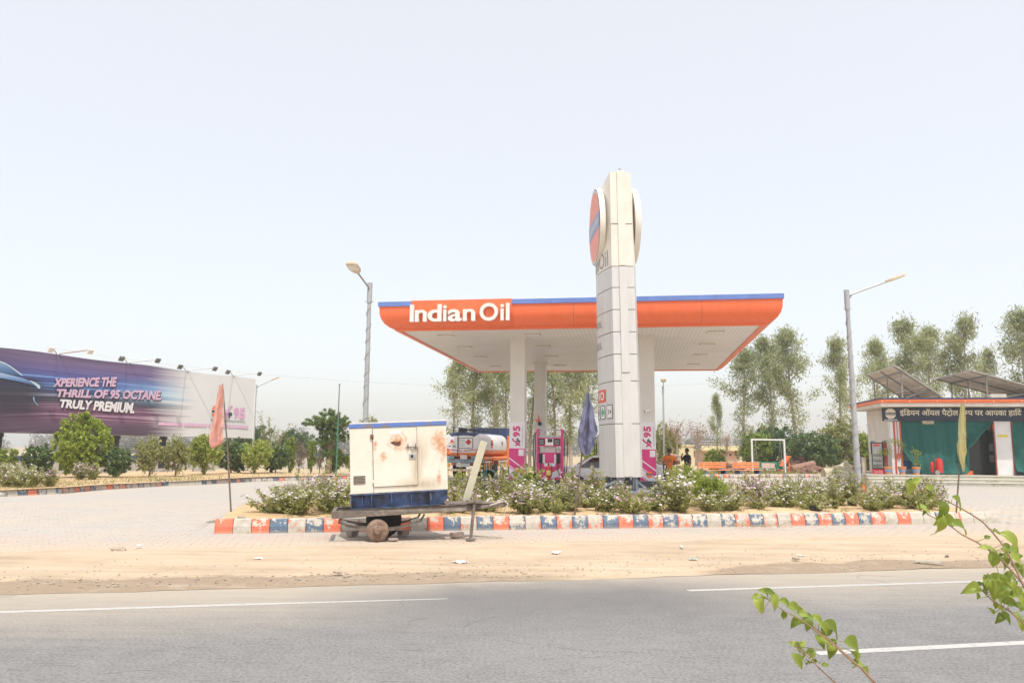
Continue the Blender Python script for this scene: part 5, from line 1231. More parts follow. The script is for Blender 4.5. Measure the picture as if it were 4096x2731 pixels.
# sign board
SX0, SX1, SZ0, SZ1, SY = 1.70, 10.5, 3.42, 4.14, 1.90
mb = MB(); mb.box(SX0, SX1, SY, SY+.09, SZ0, SZ1); sg = mb.build('sign_board', pm('sign navy', (.022, .032, .06), .5, 0, .15, 2), ks)
m_sl = pm('sign cream letters', (.74, .68, .56), .55, 0, .05, 3)
def deva_run():
    """the Hindi line, glyph by glyph in visual order, with the joined forms made by hand"""
    V, F = [], []; x = 0.0
    base_w = max(p[0] for p in text_raw('म', 1, 0, .022)[0])
    def advance(s): return max(p[0] for p in text_raw(s + 'म', 1, 0, .022)[0]) - base_w
    def put_(v_, f_, dx):
        b_ = len(V); V.extend((p[0]+dx, p[1]) for p in v_); F.extend(tuple(i+b_ for i in f) for f in f_)
    for part in ('इं', 'िड', 'यन', ' ', 'ऑयल', ' ', 'पै', 'T', 'ोल', ' ', 'प', 'M', 'प', ' ', 'पर', ' ', 'आपका', ' ', 'हा', 'D'):
        if part == ' ': x += .28; continue
        s = {'T': 'ट', 'M': 'म', 'D': 'िद'}.get(part, part)
        v_, f_ = text_raw(s, 1, 0, .022); ad = advance(s)
        if part == 'M':
            bm = bmesh.new(); vs = [bm.verts.new((p[0], p[1], 0)) for p in v_]
            for f in f_:
                try: bm.faces.new([vs[i] for i in f])
                except ValueError: pass
            bmesh.ops.bisect_plane(bm, geom=bm.verts[:]+bm.edges[:]+bm.faces[:], plane_co=(ad*.66, 0, 0), plane_no=(1, 0, 0), clear_outer=True)
            bm.verts.index_update(); v_ = [tuple(q.co) for q in bm.verts]; f_ = [tuple(q.index for q in f.verts) for f in bm.faces]; bm.free(); ad *= .66
        put_(v_, f_, x)
        if part == 'T':
            for p, q in (((.18, -.16), (.34, .0)), ((.50, -.16), (.34, .0))):
                put_([(p[0]-.045, p[1]), (p[0]+.045, p[1]), (q[0]+.045, q[1]), (q[0]-.045, q[1])], [(0,1,2,3)], x)
        if part == 'D':
            pts = [(ad-.16+.13*math.cos(R(a)), .74+.12*math.sin(R(a))) for a in range(200, -21, -20)]
            for i in range(len(pts)-1):
                p, q = pts[i], pts[i+1]; put_([p, (p[0], p[1]+.06), (q[0], q[1]+.06), q], [(0,1,2,3)], x)
        x += ad
    return V, F
try:
    V, F = deva_run()
except Exception:
    V, F = [(p[0], p[1]) for p in text_raw('इंिडयन ऑयल', 1)[0]], text_raw('इंिडयन ऑयल', 1)[1]
xs = [p[0] for p in V]; ys = [p[1] for p in V]
tx0, tx1, tz0, tz1 = 2.62, 8.85, 3.66, 4.11
mb = MB(); mb.add([(tx0+(p[0]-min(xs))/(max(xs)-min(xs))*(tx1-tx0), SY-.004, tz0+(p[1]-min(ys))/(max(ys)-min(ys))*(tz1-tz0)) for p in V], F)
mb.build('hindi_lettering', m_sl, sg)
mb = MB(); pts = [(2.13+.29*math.cos(2*math.pi*i/28), SY-.004, 3.82+.29*math.sin(2*math.pi*i/28)) for i in range(28)]; mb.add(pts, [tuple(range(28))], 0)
mb.add([(1.83, SY-.007, 3.75), (2.43, SY-.007, 3.75), (2.43, SY-.007, 3.89), (1.83, SY-.007, 3.89)], [(0,1,2,3)], 1); text_fit(mb, 'इंिडयनऑयल', 1.86, 2.40, 3.765, 3.875, SY-.010, 0, .01)
text_fit(mb, 'IndianOil', 1.80, 2.46, 3.445, 3.525, SY-.004, 2, .03); mb.build('emblem', [m_sl, navy, white], sg)
# shop front behind the curtains
m_pan = pm('shop front grey-blue', (.30, .38, .46), .5, 0, .12, 2)
mb = MB(); mb.box(2.67, 6.0, 2.45, 2.52, .514, 3.34); fr = mb.build('glazed_front', m_pan, ks)
mb = MB(); mb.box(2.70, 3.25, 2.435, 2.448, .80, 1.25); mb.build('poster', pm('poster blue', (.05,.16,.36), .5), fr)
mb = MB(); mb.box(6.01, 6.08, 2.40, 2.55, .514, 3.34); mb.box(7.30, 7.37, 2.40, 2.55, .514, 3.34); mb.build('door_frame', steel, ks)
mb = MB(); mb.box(6.085, 7.295, 2.50, 2.53, .52, 3.34); mb.build('inner_door', pm('door dark glass', (.03,.035,.035), .15), ks)
mb = MB(); mb.box(6.70, 6.735, 1.62, 2.47, .52, 2.9, 0, Matrix.Translation((.52, 0, 0))); dr = mb.build('door', pm('door dark glass', (.03,.035,.035), .15), ks)
mb = MB(); mb.box(7.205, 7.218, 1.75, 2.3, 1.2, 1.6); mb.box(7.205, 7.218, 1.8, 2.2, 1.8, 2.2); mb.build('door_sticker', pm('sticker grey', (.16,.17,.17), .5), dr)
mb = MB(); mb.box(5.75, 6.3, 2.2, 2.38, .514, .72); mb.build('threshold_block', [orange], ks)
mb = MB(); mb.box(8.37, 13.2, 2.45, 2.52, .514, 3.34); mb.build('glazed_front', m_pan, ks)
# curtains
m_cur = cloth_mat('green shade cloth', (.017, .14, .118), .2)
def curtain(label, a0, a1, ztop, zbot, bfn_, seed, nm='shade_curtain'):
    mb = MB()
    def fn(s, q):
        a = a0 + (a1-a0)*s; zb = zbot(s); z = ztop(s) - (ztop(s)-zb)*q
        y = 1.95 + bfn_(s, q) + .025*mnoise.noise(Vector((s*6, q*4, seed))); return (a, y, z)
    cloth_grid(mb, fn, 70, 36); o = mb.build(nm, m_cur); o.data.polygons.foreach_set('use_smooth', [True]*len(o.data.polygons))
    o.matrix_world = KM.copy(); tag(o, label, 'curtain', 'green curtains on the shop front'); return o
def zb1(s):
    if s < .12: return 1.75 - s/.12*.95
    if s < .20: return .80 - (s-.12)/.08*.24
    if s < .64: return .55
    if s < .70: return .55 + (s-.64)/.06*.15
    return 1.95 + (s-.70)/.30*1.38
def fold1(s, q):
    g_ = max(0, q-.35); r_ = math.exp(-((s-.66)/.16)**2)
    return .05*math.sin(s*15) - .34*g_*g_ + .20*g_*math.sin((s*9 + q*11))*(.35+r_) + .13*g_*math.sin(s*48+q*6)*(r_+.2) + .028*math.sin(s*42+q*2) + .02*math.sin(s*83-q*4)
curtain('green shade cloth curtain gathered over the left bay of the shop', 2.68, 7.40, lambda s: 3.40, zb1, fold1, 2)
curtain('green shade cloth curtain over the right bay of the shop at the photo edge', 8.30, 13.0, lambda s: 3.40, lambda s: .60+.05*math.sin(s*20)+.12*math.exp(-(s/.06)**2), lambda s, q: -.40*q*q + .07*math.sin(s*22+q*2) + .18*q*math.sin(s*14-q*6) + .03*math.sin(s*60+q*3), 6)
mb = MB(); mb.box(3.75, 4.35, 1.86, 1.875, 3.25, 3.43); o = mb.build('cardboard_sign', pm('card brown', (.45,.38,.27), .8)); o.matrix_world = KM.copy(); tag(o, 'small brown card hanging under the sign board of the shop', 'card')

# solar arrays on the roof
m_pvb = pm('solar backsheet', (.52, .44, .35), .6, 0, .1, 2); m_pvt = pm('solar cells', (.03,.04,.09), .15)
def solar(label, x0, y0, W_, D_, zlow, tilt, nx, ny):
    t = thing('solar_array', label, 'solar panels', KM @ Vector((x0, y0, 4.62)), KA, 'solar arrays on the shop roof')
    sn, cs = math.sin(R(tilt)), math.cos(R(tilt))
    def P(s, y, o=0): return (s*cs + o*sn, y, zlow + (W_-s)*sn + o*cs)       # s runs down the slope to the right
    for i in range(nx):
        for j in range(ny):
            s0, s1, y_0, y_1 = W_*i/nx+.02, W_*(i+1)/nx-.02, D_*j/ny+.02, D_*(j+1)/ny-.02
            mb = MB(); vs = [P(s0,y_0), P(s1,y_0), P(s1,y_1), P(s0,y_1), P(s0,y_0,.035), P(s1,y_0,.035), P(s1,y_1,.035), P(s0,y_1,.035)]
            mb.add(vs, [(0,1,2,3)], 0); mb.add(vs, [(4,5,6,7)], 1); mb.add(vs, [(0,1,5,4), (1,2,6,5), (2,3,7,6), (3,0,4,7)], 2)
            mb.build('solar_panel', [m_pvb, m_pvt, steel], t)
    mb = MB()
    for s in (.18*W_, .8*W_):
        mb.bar(P(s, .05, -.05), P(s, D_-.05, -.05), .06, .08)
        for y in (.3, D_/2, D_-.3):
            top = Vector(P(s, y, -.06)); mb.bar((top.x, y, -.05), top, .06, .06)
    for y in (.3, D_/2, D_-.3): mb.bar(P(.05, y, -.03), P(W_-.05, y, -.03), .05, .06)
    mb.bar((P(.18*W_, .3)[0], .3, 0), P(.75*W_, .3, -.06), .04); mb.build('support_frame', pm('frame grey', (.26,.25,.24), .6, .2), t)
    return t
solar('tilted solar array above the left end of the shop roof', 2.30, 1.2, 2.9, 5.6, .12, 36, 3, 5)
solar('low solar array between the two larger ones on the shop roof', 4.1, 4.8, 2.6, 2.6, .05, 30, 2, 2)
solar('wide tilted solar array at the right end of the shop roof', 6.35, 1.6, 5.0, 5.4, .10, 17, 5, 5)
mb = MB(); mb.box(7.1, 7.9, 1.3, 1.7, 4.62, 4.86); o = mb.build('concrete_block', concrete); o.matrix_world = KM.copy(); tag(o, 'pale concrete block on the roof under the right solar array', 'block')

# drinks fridge
fg = thing('drinks_fridge', 'black and red glass door drinks fridge at the left end of the shop platform', 'fridge', KM @ Vector((1.22, 1.45, .512)), KA-36)
mb = MB(); mb.box(-.32, .32, -.02, .55, .27, 1.72); mb.box(-.32, .32, -.02, .55, .0, .268, 1); mb.build('cabinet', [pm('fridge red side', (.20,.015,.02), .3), red], fg, bevel=.01)
mb = MB(); mb.box(-.32, .32, -.06, -.022, .27, 1.72); dr = mb.build('door', black, fg, bevel=.008)
mb = MB(); mb.box(-.26, .25, -.068, -.061, .33, 1.66); mb.build('pane', pm('fridge glass', (.30,.31,.30), .12, 0, .25, 3), dr)
mb = MB(); 
for z in (.6, .88, 1.15): mb.box(-.25, .24, -.074, -.069, z, z+.025)
mb.build('shelf_edge', pm('shelf grey', (.5,.5,.48), .5), dr)
mb = MB()
for z in (.36, .64, .92):
    for q in range(6): mb.box(-.22+q*.075, -.17+q*.075, -.073, -.069, z, z+.17 - .03*(q % 2))
mb.build('bottles', pm('bottles dark', (.13,.13,.10), .3, 0, .5, 12), dr, kind='stuff')
mb = MB(); mb.box(-.20, .14, -.076, -.069, 1.52, 1.62); mb.build('top_sticker', red, dr)
mb = MB(); mb.box(-.322, .322, -.07, -.021, .0, .262); kp_ = mb.build('kick_panel', pm('fridge red', (.62,.02,.035), .35), fg)
mb = MB(); text_fit(mb, 'Coca-Cola', -.24, .22, .06, .21, -.074, 0, .0, .35); mb.build('lettering', white, kp_)
# boxes beside the fridge
for i, (a, b_, w, h, col, lab) in enumerate(((.42, 2.3, .28, .95, (.10,.13,.32), 'blue cupboard panel standing behind the left side of the drinks fridge'), (.66, 2.1, .22, .9, (.52,.45,.33), 'beige cabinet standing just left of the drinks fridge'))):
    mb = MB(); mb.box(-w/2, w/2, 0, .35, 0, h); mb.box(-w/2+.02, w/2-.02, -.012, -.001, .05, h-.05); o = mb.build('cabinet', pm('cabinet %d' % i, col, .6), bevel=.008); o.matrix_world = KM @ Matrix.Translation((a, b_, .512)); tag(o, lab, 'cabinet')
# trolley extinguisher
te = thing('trolley_extinguisher', 'large red wheeled fire extinguisher on the shop platform', 'extinguisher', KM @ Vector((4.15, 1.25, .512)), KA)
mb = MB(); mb.lathe([(.16, .10), (.185, .13), (.185, .70), (.15, .80), (.05, .86), (.05, .92)], 20, M=Matrix.Translation((.10, 0, 0))); mb.build('cylinder', red, te, smooth=True)
mb = MB(); mb.lathe([(.07, .12), (.08, .14), (.08, .62), (.03, .70)], 14, M=Matrix.Translation((-.27, -.02, 0))); mb.build('gas_cartridge', red, te, smooth=True)
for y in (-.16, .16):
    mb = MB(); mb.lathe([(.05, -.02), (.12, -.025), (.13, 0), (.12, .025), (.05, .02)], 18, M=Matrix.Translation((-.06, y, .13)) @ Matrix.Rotation(R(90), 4, 'X')); mb.build('wheel', pm('trolley wheel', (.3,.27,.25), .7), te, smooth=True)
mb = MB(); mb.tube([(-.15, 0, .1), (-.15, 0, .9), (-.20, 0, 1.02)], .018, 6); mb.tube([(.0, 0, .86), (-.12, -.1, .8), (-.14, -.12, .4)], .016, 6); mb.build('handle', rust, te)
# potted plants
m_pot = pm('pot orange', (.60, .26, .11), .7, 0, .1, 5); m_potb = pm('pot blue band', (.22, .33, .56), .7, 0, .08, 5)
lf_y = leafmat('yellow-green leaf', (.16, .22, .03), (.42, .46, .10), .35)
def leaf_cloud(pts, rad, nl, L, Wd, rs, droop=0.0):
    r_ = np.random.default_rng(rs); pts = np.array(pts); c = pts[r_.integers(0, len(pts), nl)] + r_.normal(0, 1, (nl, 3))*rad
    return leaf_quads(c, L, Wd, r_, droop)
def leaf_quads(c, L, Wd, r_, droop=0.0, up=.25, lvar=.35):
    n_ = len(c)
    d = r_.normal(0, 1, (n_, 3)); d[:, 2] = d[:, 2]*(1-droop) - droop*2.2; d /= np.linalg.norm(d, axis=1)[:, None]
    s = np.cross(d, r_.normal(0, 1, (n_, 3)) + np.array([0, 0, up*4])); s /= np.linalg.norm(s, axis=1)[:, None] + 1e-9
    l_ = (L*(1 + lvar*(r_.random(n_)*2-1)))[:, None]; w_ = l_*Wd/L
    v = np.stack([c - d*l_*.5, c - d*l_*.05 + s*w_*.5, c + d*l_*.5, c - d*l_*.05 - s*w_*.5], axis=1).reshape(-1, 3)
    return v, np.arange(n_*4).reshape(-1, 4)
def potted(label, a, b_, plant, seed):
    t = thing('potted_plant', label, 'potted plant', KM @ Vector((a, b_, .512)), KA, 'potted plants on the shop platform')
    mb = MB(); mb.lathe([(.145, 0), (.155, .10), (.185, .27), (.205, .36)], 24, 0, cap=True); mb.lathe([(.213, .355), (.22, .42), (.19, .42), (.185, .38), (.0, .38)], 24, 0, cap=False); pt_ = mb.build('pot', m_pot, t, smooth=True)
    mb = MB(); mb.lathe([(.163, .12), (.191, .255)], 24, cap=False); mb.build('blue_band', m_potb, pt_, smooth=True)
    stems, clumps = plant
    mb = MB()
    for s in stems: mb.tube(s, [.018 - .010*i/(len(s)-1) for i in range(len(s))], 6)
    mb.build('stem', twig_m, t)
    v, q = leaf_cloud(clumps, .09, 40*len(clumps), .11, .035, seed); put('foliage', np_mesh('foliage', v, q, lf_y), t, 'stuff')
potted('potted plant with long bare stem beside the drinks fridge', 1.62, 1.15, ([[(0, 0, .38), (.0, 0, .9), (.03, 0, 1.35)], [(.0, 0, .9), (-.2, 0, 1.15), (-.38, 0, 1.2)]], [(.05, 0, 1.3), (-.05, 0, 1.1), (-.25, 0, 1.18), (-.42, 0, 1.15), (.1, 0, 1.2)]), 3)
potted('tall potted plant with drooping leafy crown in the middle of the three', 2.33, 1.15, ([[(0, 0, .38), (-.02, 0, 1.0), (-.1, 0, 1.6)], [(-.08, 0, 1.5), (-.35, 0, 1.75), (-.6, 0, 1.7)], [(-.1, 0, 1.55), (.05, 0, 1.7)]], [(-.15, 0, 1.75), (-.4, 0, 1.78), (-.6, 0, 1.65), (0, 0, 1.62), (.05, 0, 1.5), (-.25, 0, 1.72)]), 4)
potted('short bushy potted plant right of the other two pots', 3.05, 1.15, ([[(0, 0, .38), (.0, 0, .8), (-.05, 0, 1.25)], [(0, 0, .9), (.15, 0, 1.15)]], [(-.12, 0, 1.3), (-.02, 0, 1.2), (.14, 0, 1.15), (.05, 0, 1.05), (.02, 0, .75), (.1, 0, .65), (.0, 0, .6)]), 5)

# ================================================================ people
def skin_mesh(joints, edges, name, mat_, sub=2):
    me = bpy.data.meshes.new(name); me.from_pydata([j[0] for j in joints], edges, [])
    o = bpy.data.objects.new(name, me); COL.objects.link(o)
    o.modifiers.new('Skin', 'SKIN'); sv = me.skin_vertices[0].data
    for i, j in enumerate(joints):
        r_ = j[1] if isinstance(j[1], tuple) else (j[1], j[1]); sv[i].radius = r_; sv[i].use_root = (i == 0)
    ss = o.modifiers.new('Sub', 'SUBSURF'); ss.levels = sub; ss.render_levels = sub
    bpy.context.view_layer.update(); dg = bpy.context.evaluated_depsgraph_get()
    m2 = bpy.data.meshes.new_from_object(o.evaluated_get(dg)); bpy.data.objects.remove(o); bpy.data.meshes.remove(me)
    m2.materials.clear(); m2.materials.append(mat_); m2.polygons.foreach_set('use_smooth', [True]*len(m2.polygons)); m2.name = name
    return m2
skin_m = pm('brown skin', (.20, .105, .065), .55, 0, .08, 10); hair_m = pm('black hair', (.012, .010, .010), .6, 0, .3, 30)
def person(label, loc, rz, shirt, trousers, armL, armR, H=1.74, head_turn=0):
    """faces local -y; arms are (elbow, wrist, fingertip direction) points"""
    t = thing('person', label, 'person', loc, rz, None); s = H/1.74
    A = lambda x, y, z: (x*s, y*s, z*s)
    J = [(A(0,0,.95), (.125*s,.10*s)), (A(0,0,1.15), (.125*s,.095*s)), (A(0,.01,1.34), (.145*s,.10*s)), (A(0,.015,1.46), (.075*s,.07*s)), (A(0,0,1.53), .052*s), (A(0,-.01,1.60), (.072*s,.082*s)), (A(0,-.008,1.675), (.070*s,.085*s)), (A(0,0,1.715), (.045*s,.05*s))]
    E = [(0,1), (1,2), (2,3), (3,4), (4,5), (5,6), (6,7)]
    for sx, (el, wr, ft) in ((-1, armL), (1, armR)):
        b_ = len(J); J += [(A(sx*.185, .01, 1.40), .058*s), (A(*el), .042*s), (A(*wr), .028*s), (A(*[w+(f-w)*.45 for w, f in zip(wr, ft)]), (.022*s, .036*s))]
        E += [(2, b_), (b_, b_+1), (b_+1, b_+2), (b_+2, b_+3)]
        # five unequal fingers rooted in the palm
        w = Vector(wr); d = Vector(ft)-w; sd_ = d.cross(Vector((0,1,.2))).normalized()
        for q, (off, ln) in enumerate(((-.024, .90), (-.008, 1.0), (.008, .96), (.022, .80), (.036, .62))):
            k = len(J); p1 = w + d*(.55 if q < 4 else .30) + sd_*off; p2 = w + d*ln + sd_*off*1.15 + Vector((0, -.012, 0))
            J += [(A(*p1), .009*s), (A(*p2), .0075*s)]; E += [(b_+3, k), (k, k+1)]
    for sx, fy in ((-1, -.02), (1, .05)):
        b_ = len(J); J += [(A(sx*.095, 0, .86), .088*s), (A(sx*.10, fy-.02, .48), .06*s), (A(sx*.105, fy+.02, .09), .042*s), (A(sx*.115, fy-.11, .035), (.04*s, .03*s))]
        E += [(0, b_), (b_, b_+1), (b_+1, b_+2), (b_+2, b_+3)]
    body = put('body', skin_mesh(J, E, 'body', skin_m), t)
    # face: nose, ears
    mb = MB(); mb.lathe([(.0, -.02), (.014, -.012), (.010, .02), (0, .03)], 8, M=Matrix.Translation(A(0, -.092, 1.60)))
    for sx in (-1, 1): mb.lathe([(.0, -.03), (.016, -.01), (.018, .012), (0, .03)], 8, M=Matrix.Translation(A(sx*.073, .0, 1.605)))
    mb.build('face', skin_m, t, smooth=True)
    # hair cap
    mb = MB(); vs, fs = [], []; NU, NV = 20, 9
    for j in range(NV+1):
        ph = (j/NV)*R(112)
        for i in range(NU):
            th = 2*math.pi*i/NU; front = max(0, -math.sin(th)); p_ = ph*(1-.42*front)
            vs.append(A(.084*math.sin(p_)*math.cos(th), .004 + .100*math.sin(p_)*math.sin(th), 1.645 + .108*math.cos(p_)))
    fs = [(j*NU+i, j*NU+(i+1) % NU, (j+1)*NU+(i+1) % NU, (j+1)*NU+i) for j in range(NV) for i in range(NU)]
    mb.add(vs, fs); mb.build('hair', hair_m, t, smooth=True)
    # clothes over the body
    J2 = [(A(0,0,.86), (.155*s,.122*s)), (A(0,0,1.0), (.15*s,.118*s)), (A(0,0,1.16), (.148*s,.115*s)), (A(0,.01,1.34), (.165*s,.118*s)), (A(0,.015,1.455), (.095*s,.085*s))]; E2 = [(0,1), (1,2), (2,3), (3,4)]
    for sx, (el, wr, ft) in ((-1, armL), (1, armR)):
        b_ = len(J2); sh = Vector((sx*.185, .01, 1.40)); e_ = Vector(el); m_ = sh.lerp(e_, .62); J2 += [(A(*sh), .075*s), (A(*m_), .066*s)]; E2 += [(3, b_), (b_, b_+1)]
    put('shirt', skin_mesh(J2, E2, 'shirt', shirt), t)
    J3 = [(A(0,0,.90), (.142*s,.112*s))]; E3 = []
    for sx, fy in ((-1, -.02), (1, .05)):
        b_ = len(J3); J3 += [(A(sx*.098, 0, .82), .105*s), (A(sx*.102, fy-.02, .48), .082*s), (A(sx*.107, fy+.02, .10), .070*s)]; E3 += [(0, b_), (b_, b_+1), (b_+1, b_+2)]
    put('trousers', skin_mesh(J3, E3, 'trousers', trousers), t)
    mb = MB()
    for sx, fy in ((-1, -.02), (1, .05)): mb.prism([A(sx*.11+x_, fy+y_, 0)[:2] for x_, y_ in ((-.05, .06), (-.05, -.12), (-.03, -.17), (.03, -.17), (.05, -.12), (.05, .06))], .0, .06, 'z')
    mb.build('shoes', black, t, bevel=.015)
    return t
pA = person('man in an orange shirt seen from behind under the canopy edge', (6.72, 33.6, 0), 172, pm('orange shirt', (.76,.19,.035), .85, 0, .12, 8, .2), pm('khaki trousers', (.34,.26,.19), .85, 0, .12, 8),
       ((-.27, -.10, 1.14), (-.24, -.36, 1.10), (-.22, -.52, 1.12)), ((.25, .04, 1.12), (.23, -.03, .86), (.22, -.07, .68)), 1.76)
mb = MB(); mb.box(-.07, .07, .128, .131, 1.24, 1.33); mb.box(-.09, .09, .128, .131, 1.20, 1.225); mb.build('shirt_print', pm('faded print', (.40,.14,.06), .8), pA)
person('man in a black shirt standing sideways with a hand at his face', (7.70, 34.6, 0), -75, pm('black shirt', (.014,.015,.022), .8, 0, .2, 8, .2), pm('dark trousers', (.03,.035,.05), .85),
       ((-.27, -.12, 1.20), (-.13, -.19, 1.41), (-.085, -.125, 1.545)), ((.26, .03, 1.13), (.24, -.08, .90), (.23, -.12, .72)), 1.79)

# ================================================================ benches, swing, piles, distant buildings
m_ob = pm('bench orange', (.80, .32, .13), .7, 0, .12, 3); m_bl = pm('bench leg blue', (.10, .17, .30), .7, 0, .15, 4)
def bench(loc, rz, label):
    t = thing('bench', label, 'bench', loc, rz, 'orange slatted benches')
    for k in range(4):
        mb = MB(); mb.box(-1.05, 1.05, .25-.015*k, .29-.015*k, .56+.11*k, .645+.11*k); mb.build('back_slat', m_ob, t, bevel=.006)
    for k in range(4):
        mb = MB(); mb.box(-1.05, 1.05, -.30+.125*k, -.19+.125*k, .43, .47); mb.build('seat_slat', m_ob, t, bevel=.006)
    for x in (-.75, .75):
        mb = MB(); mb.prism([(-.28, 0), (.22, 0), (.24, .42), (.30, 1.02), (.36, 1.04), (.34, .40), (.34, 0), (.30, 0), (.25, .425), (-.30, .425)], x-.07, x+.07, 'x'); mb.build('leg', m_bl, t)
    return t
b1 = bench((13.5, 52.6, 0), 17, 'orange slatted bench on the left, beside the man in black')
dup(b1, (15.95, 53.3, 0), 17, 'orange slatted bench next to the green swing seat')
sw = thing('garden_swing', 'white frame garden swing with green seat behind the benches', 'swing', (19.7, 60.5, 0), 8)
for x in (-1.32, 1.32):
    mb = MB(); mb.bar((x, 0, 0), (x, 0, 2.55), .11, .11); mb.build('post', white, sw)
mb = MB(); mb.bar((-1.37, 0, 2.60), (1.37, 0, 2.60), .09, .11); mb.build('beam', white, sw)
m_gs = pm('swing green', (.03, .20, .13), .6, 0, .2, 6)
for k in range(6):
    mb = MB(); mb.box(-.95, .95, -.25+.09*k, -.18+.09*k, .36, .40); mb.build('seat_slat', m_gs, sw)
for k in range(5):
    mb = MB(); mb.box(-.95, .95, .30+.02*k, .33+.02*k, .44+.10*k, .52+.10*k); mb.build('back_slat', m_gs, sw)
for x in (-1.0, 1.0):
    mb = MB(); mb.box(x-.03, x+.03, -.28, .40, .34, .60); mb.bar((x, .35, .4), (x, .42, .95), .06); mb.build('armrest', m_gs, sw)
    mb = MB(); mb.tube([(x, -.2, .6), (x, 0, 2.55)], .012, 5); mb.tube([(x, .4, .9), (x, .02, 2.55)], .012, 5); mb.build('chain', steel, sw)
mb = MB(); mb.box(-.45, .62, .20, .28, .42, .82); o = mb.build('cushion', pm('cushion pink', (.62,.42,.36), .9, 0, .1, 6), bevel=.03); o.location = (19.7, 60.5, 0); o.rotation_euler = (R(-6), 0, R(8)); o.location.z = .02; tag(o, 'pale pink cushion lying on the green swing seat', 'cushion')
stone_c = [pm('slab red', (.34,.19,.14), .9, 0, .25, 6), pm('slab brown', (.28,.17,.13), .9, 0, .25, 6), pm('slab pink', (.44,.28,.21), .9, 0, .25, 6)]
slab_me = []
for k, mt in enumerate(stone_c):
    mb = MB(); mb.box(-.30, .30, -.16, .16, -.045, .045); mb.v = [(x*(1+.1*mnoise.noise(Vector((x*3+k, y*4, z*9)))), y*(1+.12*mnoise.noise(Vector((y*5, x*3, k)))), z) for x, y, z in mb.v]; slab_me.append(mb.mesh(mt, name='slab'))
def pile(name, label, loc, rz, L, Wd, H, seed, count):
    t = thing(name, label, 'stone pile', loc, rz); r_ = random.Random(seed)
    for i in range(count):
        z = r_.random()**1.3*H; k = 1-.55*(z/H)
        o = put('stone_slab', slab_me[i % 3], t, loc=(r_.uniform(-L/2, L/2)*k, r_.uniform(-Wd/2, Wd/2)*k, z+.05)); o.rotation_euler = (r_.gauss(0, .14), r_.gauss(0, .14), r_.gauss(0, .45)); o.scale = (r_.uniform(.7, 1.5), r_.uniform(.8, 1.3), r_.uniform(.8, 1.6))
    return t
pile('stone_pile', 'reddish stacked stone slabs in a heap right of the white swing frame', (23.9, 64, 0), 8, 3.2, 1.6, 1.35, 3, 110)
pile('stone_pile', 'low reddish rubble heap in front of the slab stack', (22.6, 59, 0), 8, 2.6, 1.2, .5, 4, 50)
pile('stone_pile', 'heap of pink brick rubble behind the front right column', (12.2, 60, 0), 0, 1.8, 1.2, 1.35, 5, 60)
pile('stone_pile', 'small rubble heap behind the right orange bench', (16.9, 60, 0), 0, 2.4, 1.2, .75, 6, 50)
pile('stone_pile', 'scattered grey and brown rubble beside the covered motorcycle', (25.2, 57, 0), 10, 4.6, 1.5, .55, 8, 70)
rl = MB(); M_ = Matrix.Translation((22.35, 60.6, .55)) @ Matrix.Rotation(R(10), 4, 'Z') @ Matrix.Rotation(R(78), 4, 'Y')
rl.lathe([(.30, -.95)] + [(.30 + .02*math.sin(i*1.9), -.95 + 1.9*i/40) for i in range(41)] + [(.30, .95)], 20, M=M_); rl.lathe([(.10, .951), (.22, .97)], 16, M=M_); o = rl.build('ribbed_roll', pm('roll brown', (.33,.19,.14), .9, 0, .2, 5), smooth=True); tag(o, 'brown ribbed roll leaning on the low rubble heap', 'roll')
sl = thing('playground_slide', 'small faded orange slide leaning by the stone slabs', 'slide', (21.6, 62.6, -.25), 20)
mb = MB(); mb.prism([(-.55, .55), (.35, 1.62), (.55, 1.62), (.55, 1.5), (.42, 1.5), (-.45, .45)], -.22, .22, 'y'); mb.build('chute', orange, sl); mb = MB(); mb.bar((.5, 0, 0), (.45, 0, 1.5), .1); mb.bar((-.5, 0, 0), (-.5, 0, .5), .1); mb.build('support', orange, sl)
cn = thing('traffic_cone', 'orange and white traffic cone half hidden in the flower bed', 'traffic cone', (9.6, 21.6, .2), 0)
mb = MB(); mb.lathe([(.16, .0), (.13, .16), (.11, .26), (.075, .44), (.05, .56), (.03, .66)], 18); mb.build('cone', pm('cone orange', (.80,.20,.07), .6), cn, smooth=True)
mb = MB(); mb.lathe([(.112, .265), (.088, .385)], 18, cap=False); mb.build('white_band', white, cn, smooth=True); mb = MB(); mb.box(-.2, .2, -.2, .2, -.03, .0); mb.build('base', rubber, cn)
# distant buildings
m_yel = pm('yellow plaster', (.68, .60, .38), .85, 0, .08, 1); m_pk = pm('pink plaster', (.62, .40, .29), .85, 0, .08, 1)
h1 = thing('farm_building', 'cream flat-roofed farm building behind the man in black', 'building', (19.4, 90, 0), 0)
mb = MB(); mb.box(-1.3, 1.4, 0, 3, 0, 2.25); mb.build('wall', m_yel, h1); mb = MB(); mb.box(-1.4, 1.5, -.1, 3.1, 2.252, 2.42); mb.build('roof', m_yel, h1); mb = MB(); mb.box(-.75, -.5, -.02, -.004, 1.2, 1.5); mb.build('window', black, h1)
mb = MB(); mb.box(-2.8, -1.31, .4, 3, 0, 2.0); mb.build('grey_annex', concrete, h1)
h2 = thing('farm_building', 'long pink walled shed with cream parapet behind the benches', 'building', (24.4, 92, 0), 0)
mb = MB(); mb.box(-2.1, 2.0, 0, 4, 0, 1.75); mb.build('wall', m_pk, h2); mb = MB(); mb.box(-2.3, 2.1, -.5, 4.2, 1.752, 1.92); rf_ = mb.build('roof', m_yel, h2); mb = MB(); mb.box(-2.3, 2.1, -.3, -.1, 1.922, 2.35); mb.build('parapet', m_yel, h2)
mb = MB(); mb.box(2.01, 3.4, 0, 3, 0, 1.9); mb.build('end_block', m_yel, h2)
